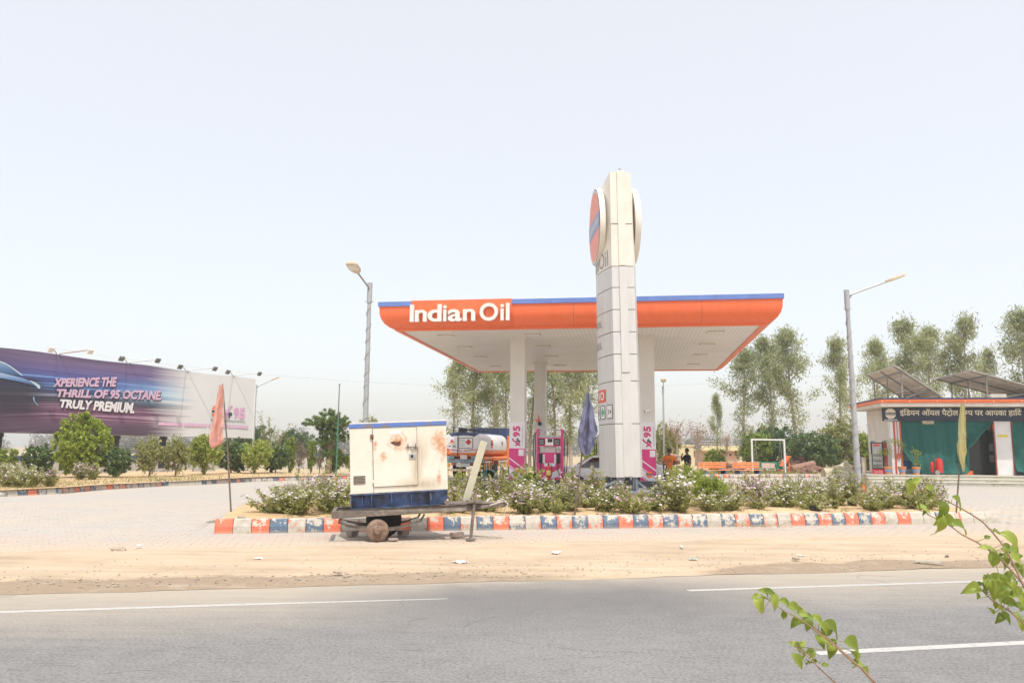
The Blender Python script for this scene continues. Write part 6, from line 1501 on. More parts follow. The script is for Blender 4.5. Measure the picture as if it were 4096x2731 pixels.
for x in (-1.9, -.2, 1.0): 
    mb = MB(); mb.box(x, x+.25, -.02, -.004, 1.2, 1.42); mb.build('vent', black, h2)
mb = MB(); mb.tube([(-2.2, 2, 2.35), (-2.2, 2, 2.9)], .03, 5)
for z in (2.6, 2.9): mb.tube([(-2.2, 2, z), (2.0, 2, z)], .025, 5)
for x in (-1.0, .2, 1.4, 2.0): mb.tube([(x, 2, 2.3), (x, 2, 2.9)], .025, 5)
mb.build('roof_railing', steel, h2)
h3 = thing('farm_building', 'low yellow walled house between the eucalyptus trunks behind the swing', 'building', (30.0, 94, 0), 0)
mb = MB(); mb.box(-3.0, 2.0, 0, 4, 0, 1.9); mb.build('wall', m_yel, h3); mb = MB(); mb.box(-3.1, 2.1, -.15, 4.1, 1.902, 2.05); mb.build('roof', m_yel, h3); mb = MB(); mb.box(-1.2, -.5, -.02, -.004, .0, 1.5); mb.build('door', m_pk, h3)

# ================================================================ plants
rng = np.random.default_rng(11)
def shell_points(n_, r_, rx, ry, rz, cz, clumps, sig, shell=.75):
    """clumped leaf centres through an ellipsoid, denser near its skin"""
    d = r_.normal(0, 1, (clumps, 3)); d /= np.linalg.norm(d, axis=1)[:, None]
    rad = (shell + (1-shell)*r_.random(clumps))*np.where(r_.random(clumps) < .22, r_.random(clumps), 1)
    cc_ = d*rad[:, None]*(1 + .13*np.sin(d[:, :1]*5+d[:, 1:2]*4)); wgt = r_.random(clumps)+.35; wgt /= wgt.sum()
    c = cc_[r_.choice(clumps, n_, p=wgt)] + r_.normal(0, sig, (n_, 3))
    return c*np.array([rx, ry, rz]) + np.array([0, 0, cz])
# ---- eucalyptus
euc_leaf = leafmat('eucalyptus leaf', (.21, .24, .10), (.54, .56, .31), .45, .45)
def euc_variant(seed, lean, open_):
    r_ = np.random.default_rng(seed); q = random.Random(seed); H = 13.0
    mb = MB(); tp = []
    for i in range(13):
        t = i/12; tp.append(Vector((lean*t*t + .12*math.sin(t*5+seed), .10*math.sin(t*4+seed*2), H*.97*t)))
    mb.tube(tp, [.13*(1-t/12*.93)+.006 for t in range(13)], 8)
    cl = []
    nb = 34
    for k in range(nb):
        t = .22 + .76*(k/(nb-1))**.85; base = tp[0]
        f = t*12; i = min(11, int(f)); base = tp[i].lerp(tp[i+1], f-i)
        L = (1.75*math.sin(math.pi*min(1, (1.02-t)/.86))**1.0 + .18)*q.uniform(.35, 1.25)
        az = q.uniform(0, 2*math.pi); el = R(q.uniform(28, 62))
        e = base + Vector((math.cos(az)*math.cos(el), math.sin(az)*math.cos(el), math.sin(el)))*L
        m_ = base.lerp(e, .5) + Vector((0, 0, -.10*L)); mb.tube([base, m_, e], [.035*(1-t*.6), .022*(1-t*.6), .006], 5)
        dens = 1.0 if t > .5 else .42
        for s in (.45, .65, .8, .92, 1.0):
            if q.random() > .22*open_: cl.append((*(base.lerp(m_, s*2) if s < .5 else m_.lerp(e, s*2-1)), dens*q.uniform(.5, 1.4)))
    cl.append((*tp[12], 1.6)); cl = np.array(cl); w = cl[:, 3]/cl[:, 3].sum(); N = int(5700/open_**.5)
    c = cl[r_.choice(len(cl), N, p=w), :3] + r_.normal(0, 1, (N, 3))*np.array([.25, .25, .34]) + np.array([0, 0, -.22])
    v, f = leaf_quads(c, .34, .062, r_, .62, up=.0)
    return mb.mesh(bark, True, 'trunk'), np_mesh('leaves', v, f, euc_leaf)
EV = [euc_variant(21, .3, 1.0), euc_variant(35, -.4, 1.3), euc_variant(48, .1, 1.0), euc_variant(57, .55, 1.5), euc_variant(66, -.2, .9)]
def euc(label, x, y, H, v, rz, wide=1.0):
    t = thing('eucalyptus_tree', label, 'tree', (x, y, 0), rz, 'eucalyptus trees behind the station'); s = H/13.0
    wide *= 1.22 if x < 15 or 20 < x < 28 else 1.12
    put('trunk', EV[v][0], t); put('crown', EV[v][1], t, 'stuff'); t.scale = (s*wide, s*wide, s)
for a in (('leftmost eucalyptus, its top rising clear of the canopy left edge', -5.3, 70, 10.4, 3, 10, 1.25),
          ('slender eucalyptus second from left, above the tanker truck', -3.5, 73, 11.5, 1, 80, 1.2),
          ('eucalyptus with pale trunk just left of the front left column', -1.6, 72, 12.0, 0, 150, 1.25),
          ('thin eucalyptus partly hidden by the front left column', -.35, 76, 12, 3, 200, 1.15),
          ('eucalyptus seen between the two left canopy columns', 2.0, 77, 12, 2, 30, 1.2),
          ('eucalyptus behind the magenta pump, right of the rear left column', 3.9, 74, 12, 1, 240, 1.25),
          ('eucalyptus with pale trunk behind the furled navy flag', 5.4, 71, 12, 0, 300, 1.25),
          ('eucalyptus just left of the pylon sign, behind the grey pump', 7.4, 74, 11.5, 3, 120, 1.25),
          ('small thin eucalyptus behind the orange benches', 18.9, 72, 7.0, 1, 20, .85),
          ('eucalyptus whose crown touches the right corner of the canopy', 21.3, 72, 11.4, 3, 60, 1.25),
          ('eucalyptus standing left of the white swing frame', 24.2, 73, 12.6, 0, 140, 1.1),
          ('tallest eucalyptus between the canopy and the right street lamp', 26.6, 74, 13.5, 2, 210, 1.15),
          ('lone dense eucalyptus left of the right street lamp pole', 30.7, 73, 12.6, 4, 310, 1.0),
          ('eucalyptus rising just right of the right street lamp pole', 34.6, 74, 12.6, 2, 75, .95),
          ('broad eucalyptus above the left solar array', 38.0, 75, 14.8, 4, 165, 1.15),
          ('eucalyptus beside the broad one, above the low solar array', 40.6, 76, 14.1, 0, 255, 1.05),
          ('tall dense eucalyptus behind the right solar array', 43.8, 75, 15.1, 4, 30, 1.05),
          ('shorter eucalyptus between the two tallest ones on the right', 47.0, 77, 12.2, 1, 190, .9),
          ('rightmost tall eucalyptus cut by the photo edge', 49.4, 75, 15.8, 2, 100, 1.15)): euc(*a)

# ---- round and dense shrubs, trees and bushes with leafy crowns
green1 = leafmat('mid green leaf', (.14, .20, .03), (.38, .46, .10), .4); green2 = leafmat('dark green leaf', (.07, .125, .045), (.22, .30, .11), .35)
green3 = leafmat('olive leaf', (.21, .22, .06), (.46, .46, .19), .4); green4 = leafmat('grey brown leaf', (.17, .13, .085), (.34, .27, .19), .25); lime = leafmat('lime leaf', (.21, .27, .045), (.50, .55, .14), .45)
haze_leaf = leafmat('far grey leaf', (.22, .215, .19), (.34, .335, .30), .2)  # distant air haze put into the leaf colour as pale grey
def crown_mesh(seed, n_, leaf, Wd, mat_, clumps, sig, cz=.0, shell=.72, droop=0.0):
    r_ = np.random.default_rng(seed); c = shell_points(n_, r_, .5, .5, .5, cz, clumps, sig, shell); v, f = leaf_quads(c, leaf, Wd, r_, droop); return np_mesh('leaves', v, f, mat_)
def crown_thing(name, label, cat, x, y, H, W_, trunk_h, mesh, group=None, trunk_r=.05, rz=0, z0=0.0, forks=3):
    t = thing(name, label, cat, (x, y, z0), rz, group); q = random.Random(int(x*91+y*7)); mb = MB()
    top = Vector((q.uniform(-.05, .05)*W_, q.uniform(-.05, .05)*W_, trunk_h))
    mb.tube([(0, 0, -.1), top*.5 + Vector((.02, 0, 0)), top], [trunk_r*1.2, trunk_r, trunk_r*.85], 7)
    for k in range(forks):
        a = 2*math.pi*k/forks + q.random(); e = top + Vector((math.cos(a)*W_*.3, math.sin(a)*W_*.3, (H-trunk_h)*.55)); mb.tube([top, top.lerp(e, .5) + Vector((0, 0, .05)), e], [trunk_r*.7, trunk_r*.5, trunk_r*.2], 5)
    mb.build('trunk', twig_m, t, smooth=True)
    c = put('crown', mesh, t, 'stuff', loc=(0, 0, (H+trunk_h*.75)/2)); c.scale = (W_, W_, (H-trunk_h*.75)); c.rotation_euler = (0, 0, q.uniform(0, 6)); return t
SM = {'g1': crown_mesh(1, 4200, .095, .05, green1, 150, .085), 'g2': crown_mesh(2, 4200, .085, .05, green2, 160, .07), 'g3': crown_mesh(3, 3000, .085, .045, green3, 120, .10, shell=.6), 'br': crown_mesh(4, 2200, .07, .03, green4, 110, .10, shell=.45),
      'big': crown_mesh(5, 17000, .052, .033, leafmat('bright green leaf', (.16,.235,.03), (.45,.53,.10), .42), 520, .040, shell=.8), 'ash': crown_mesh(6, 2600, .15, .05, green1, 120, .09, droop=.5), 'lime': crown_mesh(7, 3600, .085, .04, lime, 140, .09, shell=.6),
      'far': crown_mesh(8, 2600, .12, .08, haze_leaf, 120, .09), 'bush': crown_mesh(9, 7000, .055, .03, green2, 260, .06, shell=.6), 'bush2': crown_mesh(10, 7000, .055, .028, green3, 240, .07, shell=.55), 'fine': crown_mesh(12, 7500, .06, .026, leafmat('acacia leaf', (.09,.15,.03), (.27,.36,.11), .35), 46, .085, shell=.55), 'bare': crown_mesh(13, 500, .10, .02, leafmat('dry pods', (.30,.18,.12), (.45,.30,.22), .2), 120, .12, shell=.4)}
G = 'clipped shrubs in the bed under the billboard'
for x, y, H, W_, k, th, lab in ((-24.1, 37.7, 1.4, 1.0, 'g1', .2, 'low green shrub cut by the left photo edge'), (-22.9, 38.4, 1.62, 1.35, 'g2', .4, 'dark leafy shrub left of the biggest round shrub'),
      (-20.47, 37.8, 3.0, 2.25, 'big', .3, 'biggest round bright green shrub in front of the billboard'), (-19.0, 38.1, 1.5, 1.3, 'g2', .45, 'small dark round shrub right of the biggest one'),
      (-18.0, 39.4, 2.03, 1.2, 'g3', .5, 'upright olive shrub left of the first visible billboard post'), (-17.0, 40.1, 2.05, 1.25, 'g3', .55, 'olive shrub on a thin stem between two billboard posts'),
      (-16.5, 42.7, 2.4, 1.65, 'lime', .7, 'yellow green round shrub on a clear stem left of the pink flag'), (-16.3, 46.2, 2.05, 1.7, 'g2', .5, 'dark shrub right behind the pink flag pole'),
      (-14.8, 45.8, 2.15, 1.65, 'lime', .5, 'yellow green shrub right of the pink flag pole'), (-14.1, 47.5, 1.8, 1.4, 'g2', .5, 'dark round shrub with forked stem below the sparse twiggy tree'),
      (-13.43, 50.2, 1.9, 1.15, 'br', .7, 'thin brownish shrub between the two columnar shrubs'), (-11.7, 52.5, 1.6, 1.2, 'g1', .3, 'green shrub at the foot of the thin green pole'),
      (-10.6, 52.7, 1.45, 1.0, 'lime', .3, 'small shrub just left of the generator cabinet')):
    crown_thing('clipped_shrub', lab, 'shrub', x, y, H, W_*1.08, th*.5, SM[k], G, .045, 0, .15)
for x, y, H, W_, k, lab in ((-13.57, 48.5, 2.15, .75, 'ash', 'narrow leafy columnar shrub beside the dark round shrub'), (-12.94, 51.2, 2.0, .62, 'ash', 'dark green columnar shrub with drooping leaves'), (-12.42, 51.4, 1.6, .66, 'br', 'dry brown cone shaped shrub left of the leafy tree')):
    crown_thing('columnar_shrub', lab, 'shrub', x, y, H, W_, .25, SM[k], G, .035, 0, .1)
# leafy tree left of the generator: several separate lobes on one forked trunk
tt = thing('leafy_tree', 'leafy multi-lobed tree behind the thin green pole', 'tree', (-11.9, 51.5, 0)); mb = MB()
mb.tube([(0, 0, 0), (.08, 0, 1.2), (.12, 0, 2.0)], [.22, .17, .13], 8)
for e in ((-1.0, 0, 3.3), (.1, .1, 3.7), (1.0, 0, 3.3), (.9, 0, 2.3), (-.45, 0, 2.0)): mb.tube([(.12, 0, 1.7), (e[0]*.5+.06, 0, (e[2]+1.8)*.5), e], [.09, .06, .025], 6)
mb.build('trunk', twig_m, tt, smooth=True)
for i, (x, z, w, h) in enumerate(((-.95, 3.35, 1.2, .75), (.05, 3.65, 1.3, 1.05), (.95, 3.35, 1.0, .8), (.0, 2.95, 1.3, .9), (.95, 2.45, .8, .6), (.15, 2.3, 1.0, .9), (-.55, 2.1, .8, .7), (.1, 1.5, .9, 1.2))):
    c = put('foliage_lobe', SM['fine'], tt, 'stuff', loc=(x, .1*(i % 3), z)); c.scale = (w*1.3, w*1.1, h*1.3); c.rotation_euler = (0, 0, i)
# sparse twiggy tree
tw_ = thing('twiggy_tree', 'sparse twiggy tree with few leaves at the right end of the billboard', 'tree', (-16.5, 54.4, 0)); q = random.Random(5); mb = MB(); lp = []
for k in range(13):
    a = q.uniform(0, 6.28); e = Vector((math.cos(a)*q.uniform(.3, 1.4), math.sin(a)*q.uniform(.2, .7), q.uniform(2.7, 4.2))); m_ = Vector((e.x*.4, e.y*.4, e.z*.55)); mb.tube([(0, 0, 0), m_, e], [.04, .022, .006], 5)
    for s in range(26): f_ = q.random()**.6; p = m_.lerp(e, f_); lp.append((p.x+q.gauss(0, .10), p.y+q.gauss(0, .1), p.z+q.gauss(0, .10)))
mb.build('trunk', twig_m, tw_); v, f = leaf_quads(np.array(lp), .15, .07, np.random.default_rng(3)); put('crown', np_mesh('leaves', v, f, green3), tw_, 'stuff')
# background bushes and trees on the right
for nm, x, y, H, W_, k, th, lab in (('dense_bush', 24.4, 64, 3.3, 4.2, 'bush', .3, 'big dark green bush behind the covered motorcycle'), ('dense_bush', 28.1, 67, 4.5, 4.0, 'bush2', .3, 'tall olive bush left of the right street lamp pole'),
      ('dense_bush', 23.2, 69, 3.9, 4.4, 'bush', .3, 'broad bush behind the heap of stone slabs'), ('dense_bush', 29.6, 64, 3.0, 3.2, 'bush', .3, 'dark bush right of the right street lamp pole'),
      ('leafy_tree', 20.6, 66, 3.3, 2.5, 'g1', .9, 'small round green tree behind the right orange bench'), ('dense_bush', 16.3, 63, 1.9, 1.8, 'g1', .2, 'green bush right of the man in black'),
      ('dense_bush', 12.9, 66, 3.9, 2.4, 'bush2', .4, 'olive bush behind the distant street lamp'), ('dense_bush', 21.0, 69, 2.9, 2.4, 'bush', .3, 'dark bush under the left swing post'),
      ('leafy_tree', 22.4, 70, 4.0, 2.4, 'bush2', .8, 'olive tree between the swing posts'), ('leafy_tree', 25.0, 55.5, 3.0, 1.9, 'g1', .9, 'bright green tree seen left of the shop wall'),
      ('leafy_tree', -10.6, 60, 3.9, 2.6, 'bush2', .8, 'pale olive tree behind the leafy tree by the green pole'), ('dense_bush', 6.6, 62, 2.6, 2.2, 'lime', .3, 'yellow green bush between the tanker truck and the grey pump')):
    crown_thing(nm, lab, 'tree' if 'tree' in nm else 'bush', x, y, H, W_, th, SM[k], None, .08)
for x, y, H, W_, lab in ((13.4, 64, 4.6, 1.9, 'bare tree with pink dry pods beside the front right column'), (15.6, 66, 4.6, 2.4, 'bare tree with dry pods above the man in black'), (16.9, 62, 3.6, 1.0, 'young feathery green tree between bare tree and benches')):
    t = thing('bare_tree', lab, 'tree', (x, y, 0)); q = random.Random(int(x*10)); mb = MB(); mb.tube([(0, 0, 0), (.05, 0, H*.5), (.0, 0, H*.8)], [.08, .06, .02], 6)
    for k in range(18): b_ = Vector((.04, 0, H*q.uniform(.3, .75))); a = q.uniform(0, 6.28); e = b_ + Vector((math.cos(a)*W_*.5*q.uniform(.5, 1), math.sin(a)*W_*.5, H*q.uniform(.1, .3))); mb.tube([b_, b_.lerp(e, .5) + Vector((0, 0, -.05)), e], [.03, .018, .006], 4)
    mb.build('trunk', bark, t); c = put('crown', SM['bare'] if 'bare' in lab else SM['ash'], t, 'stuff', loc=(0, 0, H*.68)); c.scale = (W_, W_, H*.6)
for x, y, H, W_, lab in ((-26.5, 80, 4.2, 4.5, 'distant tree seen below the billboard, right of the biggest shrub'), (-22.5, 82, 3.6, 4, 'distant tree below the billboard beside a black post')):
    crown_thing('distant_tree', lab, 'tree', x, y, H, W_, .5, SM['bush'], 'distant trees beyond the boundary wall', .1)
fw = []; r_ = np.random.default_rng(77)
for k in range(30):
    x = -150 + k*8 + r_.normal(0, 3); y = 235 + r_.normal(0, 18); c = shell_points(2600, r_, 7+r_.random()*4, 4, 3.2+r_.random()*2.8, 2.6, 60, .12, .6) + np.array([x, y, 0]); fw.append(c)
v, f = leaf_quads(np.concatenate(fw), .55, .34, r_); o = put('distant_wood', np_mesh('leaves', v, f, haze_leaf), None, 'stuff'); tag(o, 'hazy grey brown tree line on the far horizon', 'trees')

# ---- flowering periwinkle bushes
vin_leaf = leafmat('periwinkle leaf', (.21, .24, .06), (.52, .52, .22), .45); pet_w = leafmat('white blossom', (.76, .64, .74), (.84, .81, .82), .3); pet_p = leafmat('pink blossom', (.58, .34, .56), (.80, .62, .78), .3)
def vinca(seed, h, w, ns, fl, pink):
    r_ = np.random.default_rng(seed); mb = MB(); lc, fc_ = [], []
    for i in range(ns):
        a = r_.random()*6.283; rr = math.sqrt(r_.random())*w/2; b0 = Vector((math.cos(a)*rr*.18, math.sin(a)*rr*.18, 0)); e = Vector((math.cos(a)*rr, math.sin(a)*rr, h*(1-.35*(rr/(w/2))**2)*r_.uniform(.5, 1.12)))
        m_ = Vector((e.x*r_.uniform(.3, .6), e.y*r_.uniform(.3, .6), e.z*r_.uniform(.42, .55))); mb.tube([b0, m_, e], [.006, .0045, .0025], 3)
        for s in np.linspace(.16, 1, 18):
            p = b0.lerp(m_, s*2) if s < .5 else m_.lerp(e, s*2-1)
            for _ in range(3): lc.append((p.x+r_.normal(0, .028), p.y+r_.normal(0, .028), p.z+r_.normal(0, .02)))
        nf = r_.poisson(fl*1.55)
        for _ in range(nf): s = r_.uniform(.72, 1.02); p = m_.lerp(e, s*2-1); fc_.append((p.x+r_.normal(0, .035), p.y+r_.normal(0, .035), p.z+abs(r_.normal(0, .02))+.012))
    v, f = leaf_quads(np.array(lc), .075, .030, r_, .0, .4); V, F = [], []
    for c in fc_:
        c = Vector(c); nrm = Vector((c.x*.9+r_.normal(0, .25), c.y*.9+r_.normal(0, .25)-.25, .75)).normalized(); a = nrm.orthogonal().normalized(); b_ = nrm.cross(a); R0 = r_.uniform(.024, .036); k = len(V); V.append(c - nrm*.003)
        for q in range(10): t = q*.6283; rad = R0 if q % 2 == 0 else R0*.62; V.append(c + (a*math.cos(t) + b_*math.sin(t))*rad)
        F += [(k, k+1+q, k+1+(q+1) % 10) for q in range(10)]
    V = [tuple(p) for p in V] or [(0, 0, 0), (0, 0, .001), (.001, 0, 0)]; F = F or [(0, 1, 2)]
    return mb.mesh(twig_m, name='stems'), np_mesh('leaves', v, f, vin_leaf), np_mesh('blossoms', V, F, pet_p if pink else pet_w)
def loose(seed, h, w, ns, fl, pink): return vinca(seed, h, w, ns, fl, pink)
VV = [vinca(101, .80, .85, 34, 3.6, False), vinca(102, .72, .95, 36, 3.4, False), vinca(103, .66, .75, 28, 2.8, True), vinca(104, .85, .70, 28, 3.0, True), vinca(105, .55, .65, 26, 3.2, True), vinca(106, .75, .85, 32, 1.4, False), vinca(107, .9, .6, 24, 1.9, True), vinca(108, .62, 1.35, 30, 2.4, False), vinca(109, .98, .9, 17, 2.6, True), vinca(110, .50, 1.1, 26, .6, False), vinca(111, .70, 1.2, 22, 3.0, True)]
def vinca_bush(label, x, y, z, v, s, rz, group, w=1.0):
    t = thing('periwinkle_bush', label, 'flowering bush', (x, y, z), rz, group); t.scale = (s*w, s*w, s*1.06)
    put('stems', VV[v][0], t); put('leaves', VV[v][1], t, 'stuff'); put('blossoms', VV[v][2], t, 'stuff')
bed_spots = []
rb_ = random.Random(12)
#  front row, then rows behind: (u, n, variant, scale)
for u, v, s in ((-1.35, 3, 1.05), (-.75, 0, 1.0), (-.15, 1, 1.0), (.45, 5, 1.0), (2.55, 2, .8), (3.3, 5, .75), (3.95, 4, .95), (4.55, 2, .9), (5.2, 5, .95), (5.85, 5, .85), (6.45, 0, .95), (7.05, 1, 1.12), (7.6, 0, 1.1), (8.45, 5, .7), (9.1, 2, .85), (9.85, 4, .8), (10.6, 5, .85), (11.3, 2, .95), (12.0, 6, .85), (12.7, 2, .9), (13.45, 6, .85), (14.3, 4, 1.0)):
    bed_spots.append(('front', u + rb_.uniform(-.16, .16), 17.45 + rb_.uniform(-.25, .5), rb_.choice((v, v, 7, 9, 10)), s*rb_.uniform(.8, 1.1)))
for k in range(23):
    u = -1.2 + k*.72 + rb_.uniform(-.22, .22)
    if 7.0 < u < 8.6: continue
    bed_spots.append(('middle', u, 18.7 + rb_.uniform(-.45, .4), rb_.choice((0, 1, 7, 8, 2, 3, 10, 6)), rb_.uniform(.75, 1.1)))
for k in range(22):
    u = -.8 + k*.73 + rb_.uniform(-.22, .22)
    if 6.9 < u < 9.2: continue
    bed_spots.append(('back', u, 20.1 + rb_.uniform(-.45, .35), rb_.choice((7, 8, 8, 5, 6, 10)), rb_.uniform(.8, 1.1)))
bed_spots.append(('front', 15.05, 18.0, 3, .95))
ords = ['leftmost', 'second', 'third', 'fourth', 'fifth', 'sixth', 'seventh', 'eighth', 'ninth', 'tenth', 'eleventh', 'twelfth', 'thirteenth', 'fourteenth', 'fifteenth', 'sixteenth', 'seventeenth', 'eighteenth', 'nineteenth', 'twentieth', 'twenty-first', 'twenty-second', 'twenty-third', 'twenty-fourth']
for rw in ('front', 'middle', 'back'):
    for i, (_, u, nn, v, s) in enumerate(sorted([b_ for b_ in bed_spots if b_[0] == rw], key=lambda b_: b_[1])):
        x, y, _z = un(u, nn); col_ = 'pink' if v in (2, 3, 4, 6, 8, 10) else 'white'
        vinca_bush('%s %s flowered periwinkle bush %s in the %s row of the flower bed' % (ords[i], col_, 'of all' if i == 0 else 'from the left', rw), x, y, .24, v, s, rb_.uniform(0, 360), 'periwinkle bushes in the flower bed', rb_.uniform(1.1, 1.4))
for x, y, v, s, lab in ((-17.7, 28.6, 0, 1.05, 'big white flowered periwinkle bush at the left photo edge'), (-17.2, 28.4, 1, 1.0, 'white flowered periwinkle bush second from the left photo edge'), (-16.75, 28.9, 2, .95, 'pale pink flowered periwinkle bush right of the white ones at the far left kerb'), (-18.4, 29.0, 0, 1.1, 'white periwinkle bush cut by the left photo edge'), (-19.1, 35.2, 3, .95, 'pink flowered bush in front of the biggest round shrub'), (-18.6, 35.3, 2, 1.0, 'pink flowered bush right in front of the biggest round shrub, right one of the pair')):
    vinca_bush(lab, x, y, .18, v, s, rb_.uniform(0, 360), 'periwinkle bushes under the billboard', 1.25)
# light green shrub in the bed, taller than the flowers, and the yellow sapling before the pump
x, y, _ = un(8.62, 18.9)
SMl = crown_mesh(31, 5200, .065, .034, lime, 150, .10, shell=.5)
crown_thing('leafy_shrub', 'tall light green shrub without flowers below the two men', 'shrub', x, y, 1.10, 1.05, .2, SMl, None, .02, 0, .24, 5)
x, y, _ = un(8.9, 18.2); crown_thing('leafy_shrub', 'smaller light green shrub right in front of the tall one', 'shrub', x, y, .85, .9, .15, SMl, None, .015, 40, .24, 5)
x, y, _ = un(4.75, 20.3); crown_thing('young_sapling', 'thin yellow green sapling in front of the magenta pump', 'sapling', x, y, 1.15, .85, .3, crown_mesh(32, 420, .13, .05, lf_y, 40, .11, shell=.4), None, .012, 0, .24, 5)
x, y, _ = un(3.0, 20.3); crown_thing('young_sapling', 'small yellow green sapling between the litter bin and front left column', 'sapling', x, y, .85, .4, .2, crown_mesh(33, 200, .2, .07, lf_y, 26, .12, shell=.4), None, .01, 0, .24, 3)
# dry grass and weeds on the soil
def blades(n_, pos, h, r_, wd=.012):
    p = pos(n_); hh = h*(.5+r_.random(n_)); a = r_.random(n_)*6.283; ln = r_.normal(0, .35, (n_, 2))
    tip = p + np.stack([ln[:, 0]*hh, ln[:, 1]*hh, hh], 1); s = np.stack([np.cos(a), np.sin(a), 0*a], 1)*wd/2
    V = np.stack([p-s, p+s, tip], 1).reshape(-1, 3); return V, np.arange(n_*3).reshape(-1, 3)
gr = leafmat('dry grass blade', (.17, .19, .05), (.44, .38, .18), .3)
r_ = np.random.default_rng(5)
def pos_bed(n_):
    k = r_.integers(0, 160, n_); cu_ = np.random.default_rng(8).uniform(-2.1, 15.2, 160); cn_ = np.random.default_rng(9).uniform(16.75, 20.5, 160)
    u = cu_[k]+r_.normal(0, .09, n_); nn = cn_[k]+r_.normal(0, .07, n_); return np.stack([u*CU-nn*SU, u*SU+nn*CU, np.full(n_, .22)], 1)
V, F = blades(4200, pos_bed, .11, r_); o = put('dry_grass', np_mesh('blades', V, F, gr), None, 'stuff'); tag(o, 'short dry grass tufts on the flower bed soil', 'grass')
def pos_left(n_):
    t = r_.random(n_)*7.9+.05; i = t.astype(int); P = np.array(LK[:9]); a = P[i]+(P[np.minimum(i+1, 8)]-P[i])*(t-i)[:, None]; dd = .25+r_.random(n_)**1.5*4.5
    return np.stack([a[:, 0]-dd*.85, a[:, 1]+dd*.6, np.full(n_, .17)], 1)
V, F = blades(4200, pos_left, .14, r_, .025); o = put('dry_grass', np_mesh('blades', V, F, gr), None, 'stuff'); tag(o, 'yellow green grass in the shrub bed under the billboard', 'grass')
def pos_right(n_): x = r_.uniform(10, 32, n_); return np.stack([x, 51+(x-10)*.33+r_.random(n_)*9, np.zeros(n_)], 1)
V, F = blades(12000, pos_right, .22, r_, .04); o = put('dry_grass', np_mesh('blades', V, F, gr), None, 'stuff'); tag(o, 'dry grass round the benches and stone heaps', 'grass')

# ================================================================ near shrub leaning in from the lower right, rooted in the median
STEMS = {
 'B1': [(1.081, 2.35, 0.953), (1.06, 2.377, 0.991), (1.039, 2.405, 1.019), (1.007, 2.432, 1.046), (0.98, 2.459, 1.073), (0.947, 2.486, 1.103), (0.922, 2.514, 1.123), (0.896, 2.541, 1.139), (0.868, 2.568, 1.152), (0.841, 2.595, 1.174), (0.821, 2.623, 1.187), (0.818, 2.65, 1.191)],
 'B2': [(1.087, 2.38, 0.953), (1.065, 2.417, 0.989), (1.046, 2.453, 1.019), (1.018, 2.49, 1.048), (0.985, 2.527, 1.083), (0.958, 2.563, 1.106), (0.944, 2.6, 1.116)],
 'B3': [(1.021, 2.45, 0.923), (0.985, 2.48, 0.961), (0.955, 2.51, 0.991), (0.932, 2.54, 1.018), (0.911, 2.57, 1.037), (0.908, 2.6, 1.043)],
 'A1': [(1.602, 2.45, 1.161), (1.577, 2.479, 1.247), (1.574, 2.508, 1.296), (1.569, 2.538, 1.346), (1.57, 2.567, 1.37), (1.562, 2.596, 1.4), (1.55, 2.625, 1.43), (1.532, 2.654, 1.451), (1.501, 2.683, 1.476), (1.464, 2.712, 1.501), (1.439, 2.742, 1.514), (1.415, 2.771, 1.532), (1.399, 2.8, 1.552)],
 'A2': [(1.624, 2.5, 1.186), (1.606, 2.525, 1.246), (1.586, 2.55, 1.285), (1.567, 2.575, 1.323), (1.555, 2.6, 1.338), (1.528, 2.625, 1.363), (1.495, 2.65, 1.384), (1.462, 2.675, 1.418), (1.427, 2.7, 1.437), (1.401, 2.725, 1.457), (1.38, 2.75, 1.475)],
 'A3': [(1.621, 2.5, 1.094), (1.591, 2.517, 1.13), (1.579, 2.533, 1.148), (1.563, 2.55, 1.167), (1.537, 2.567, 1.186), (1.525, 2.583, 1.199), (1.517, 2.6, 1.215)],
}
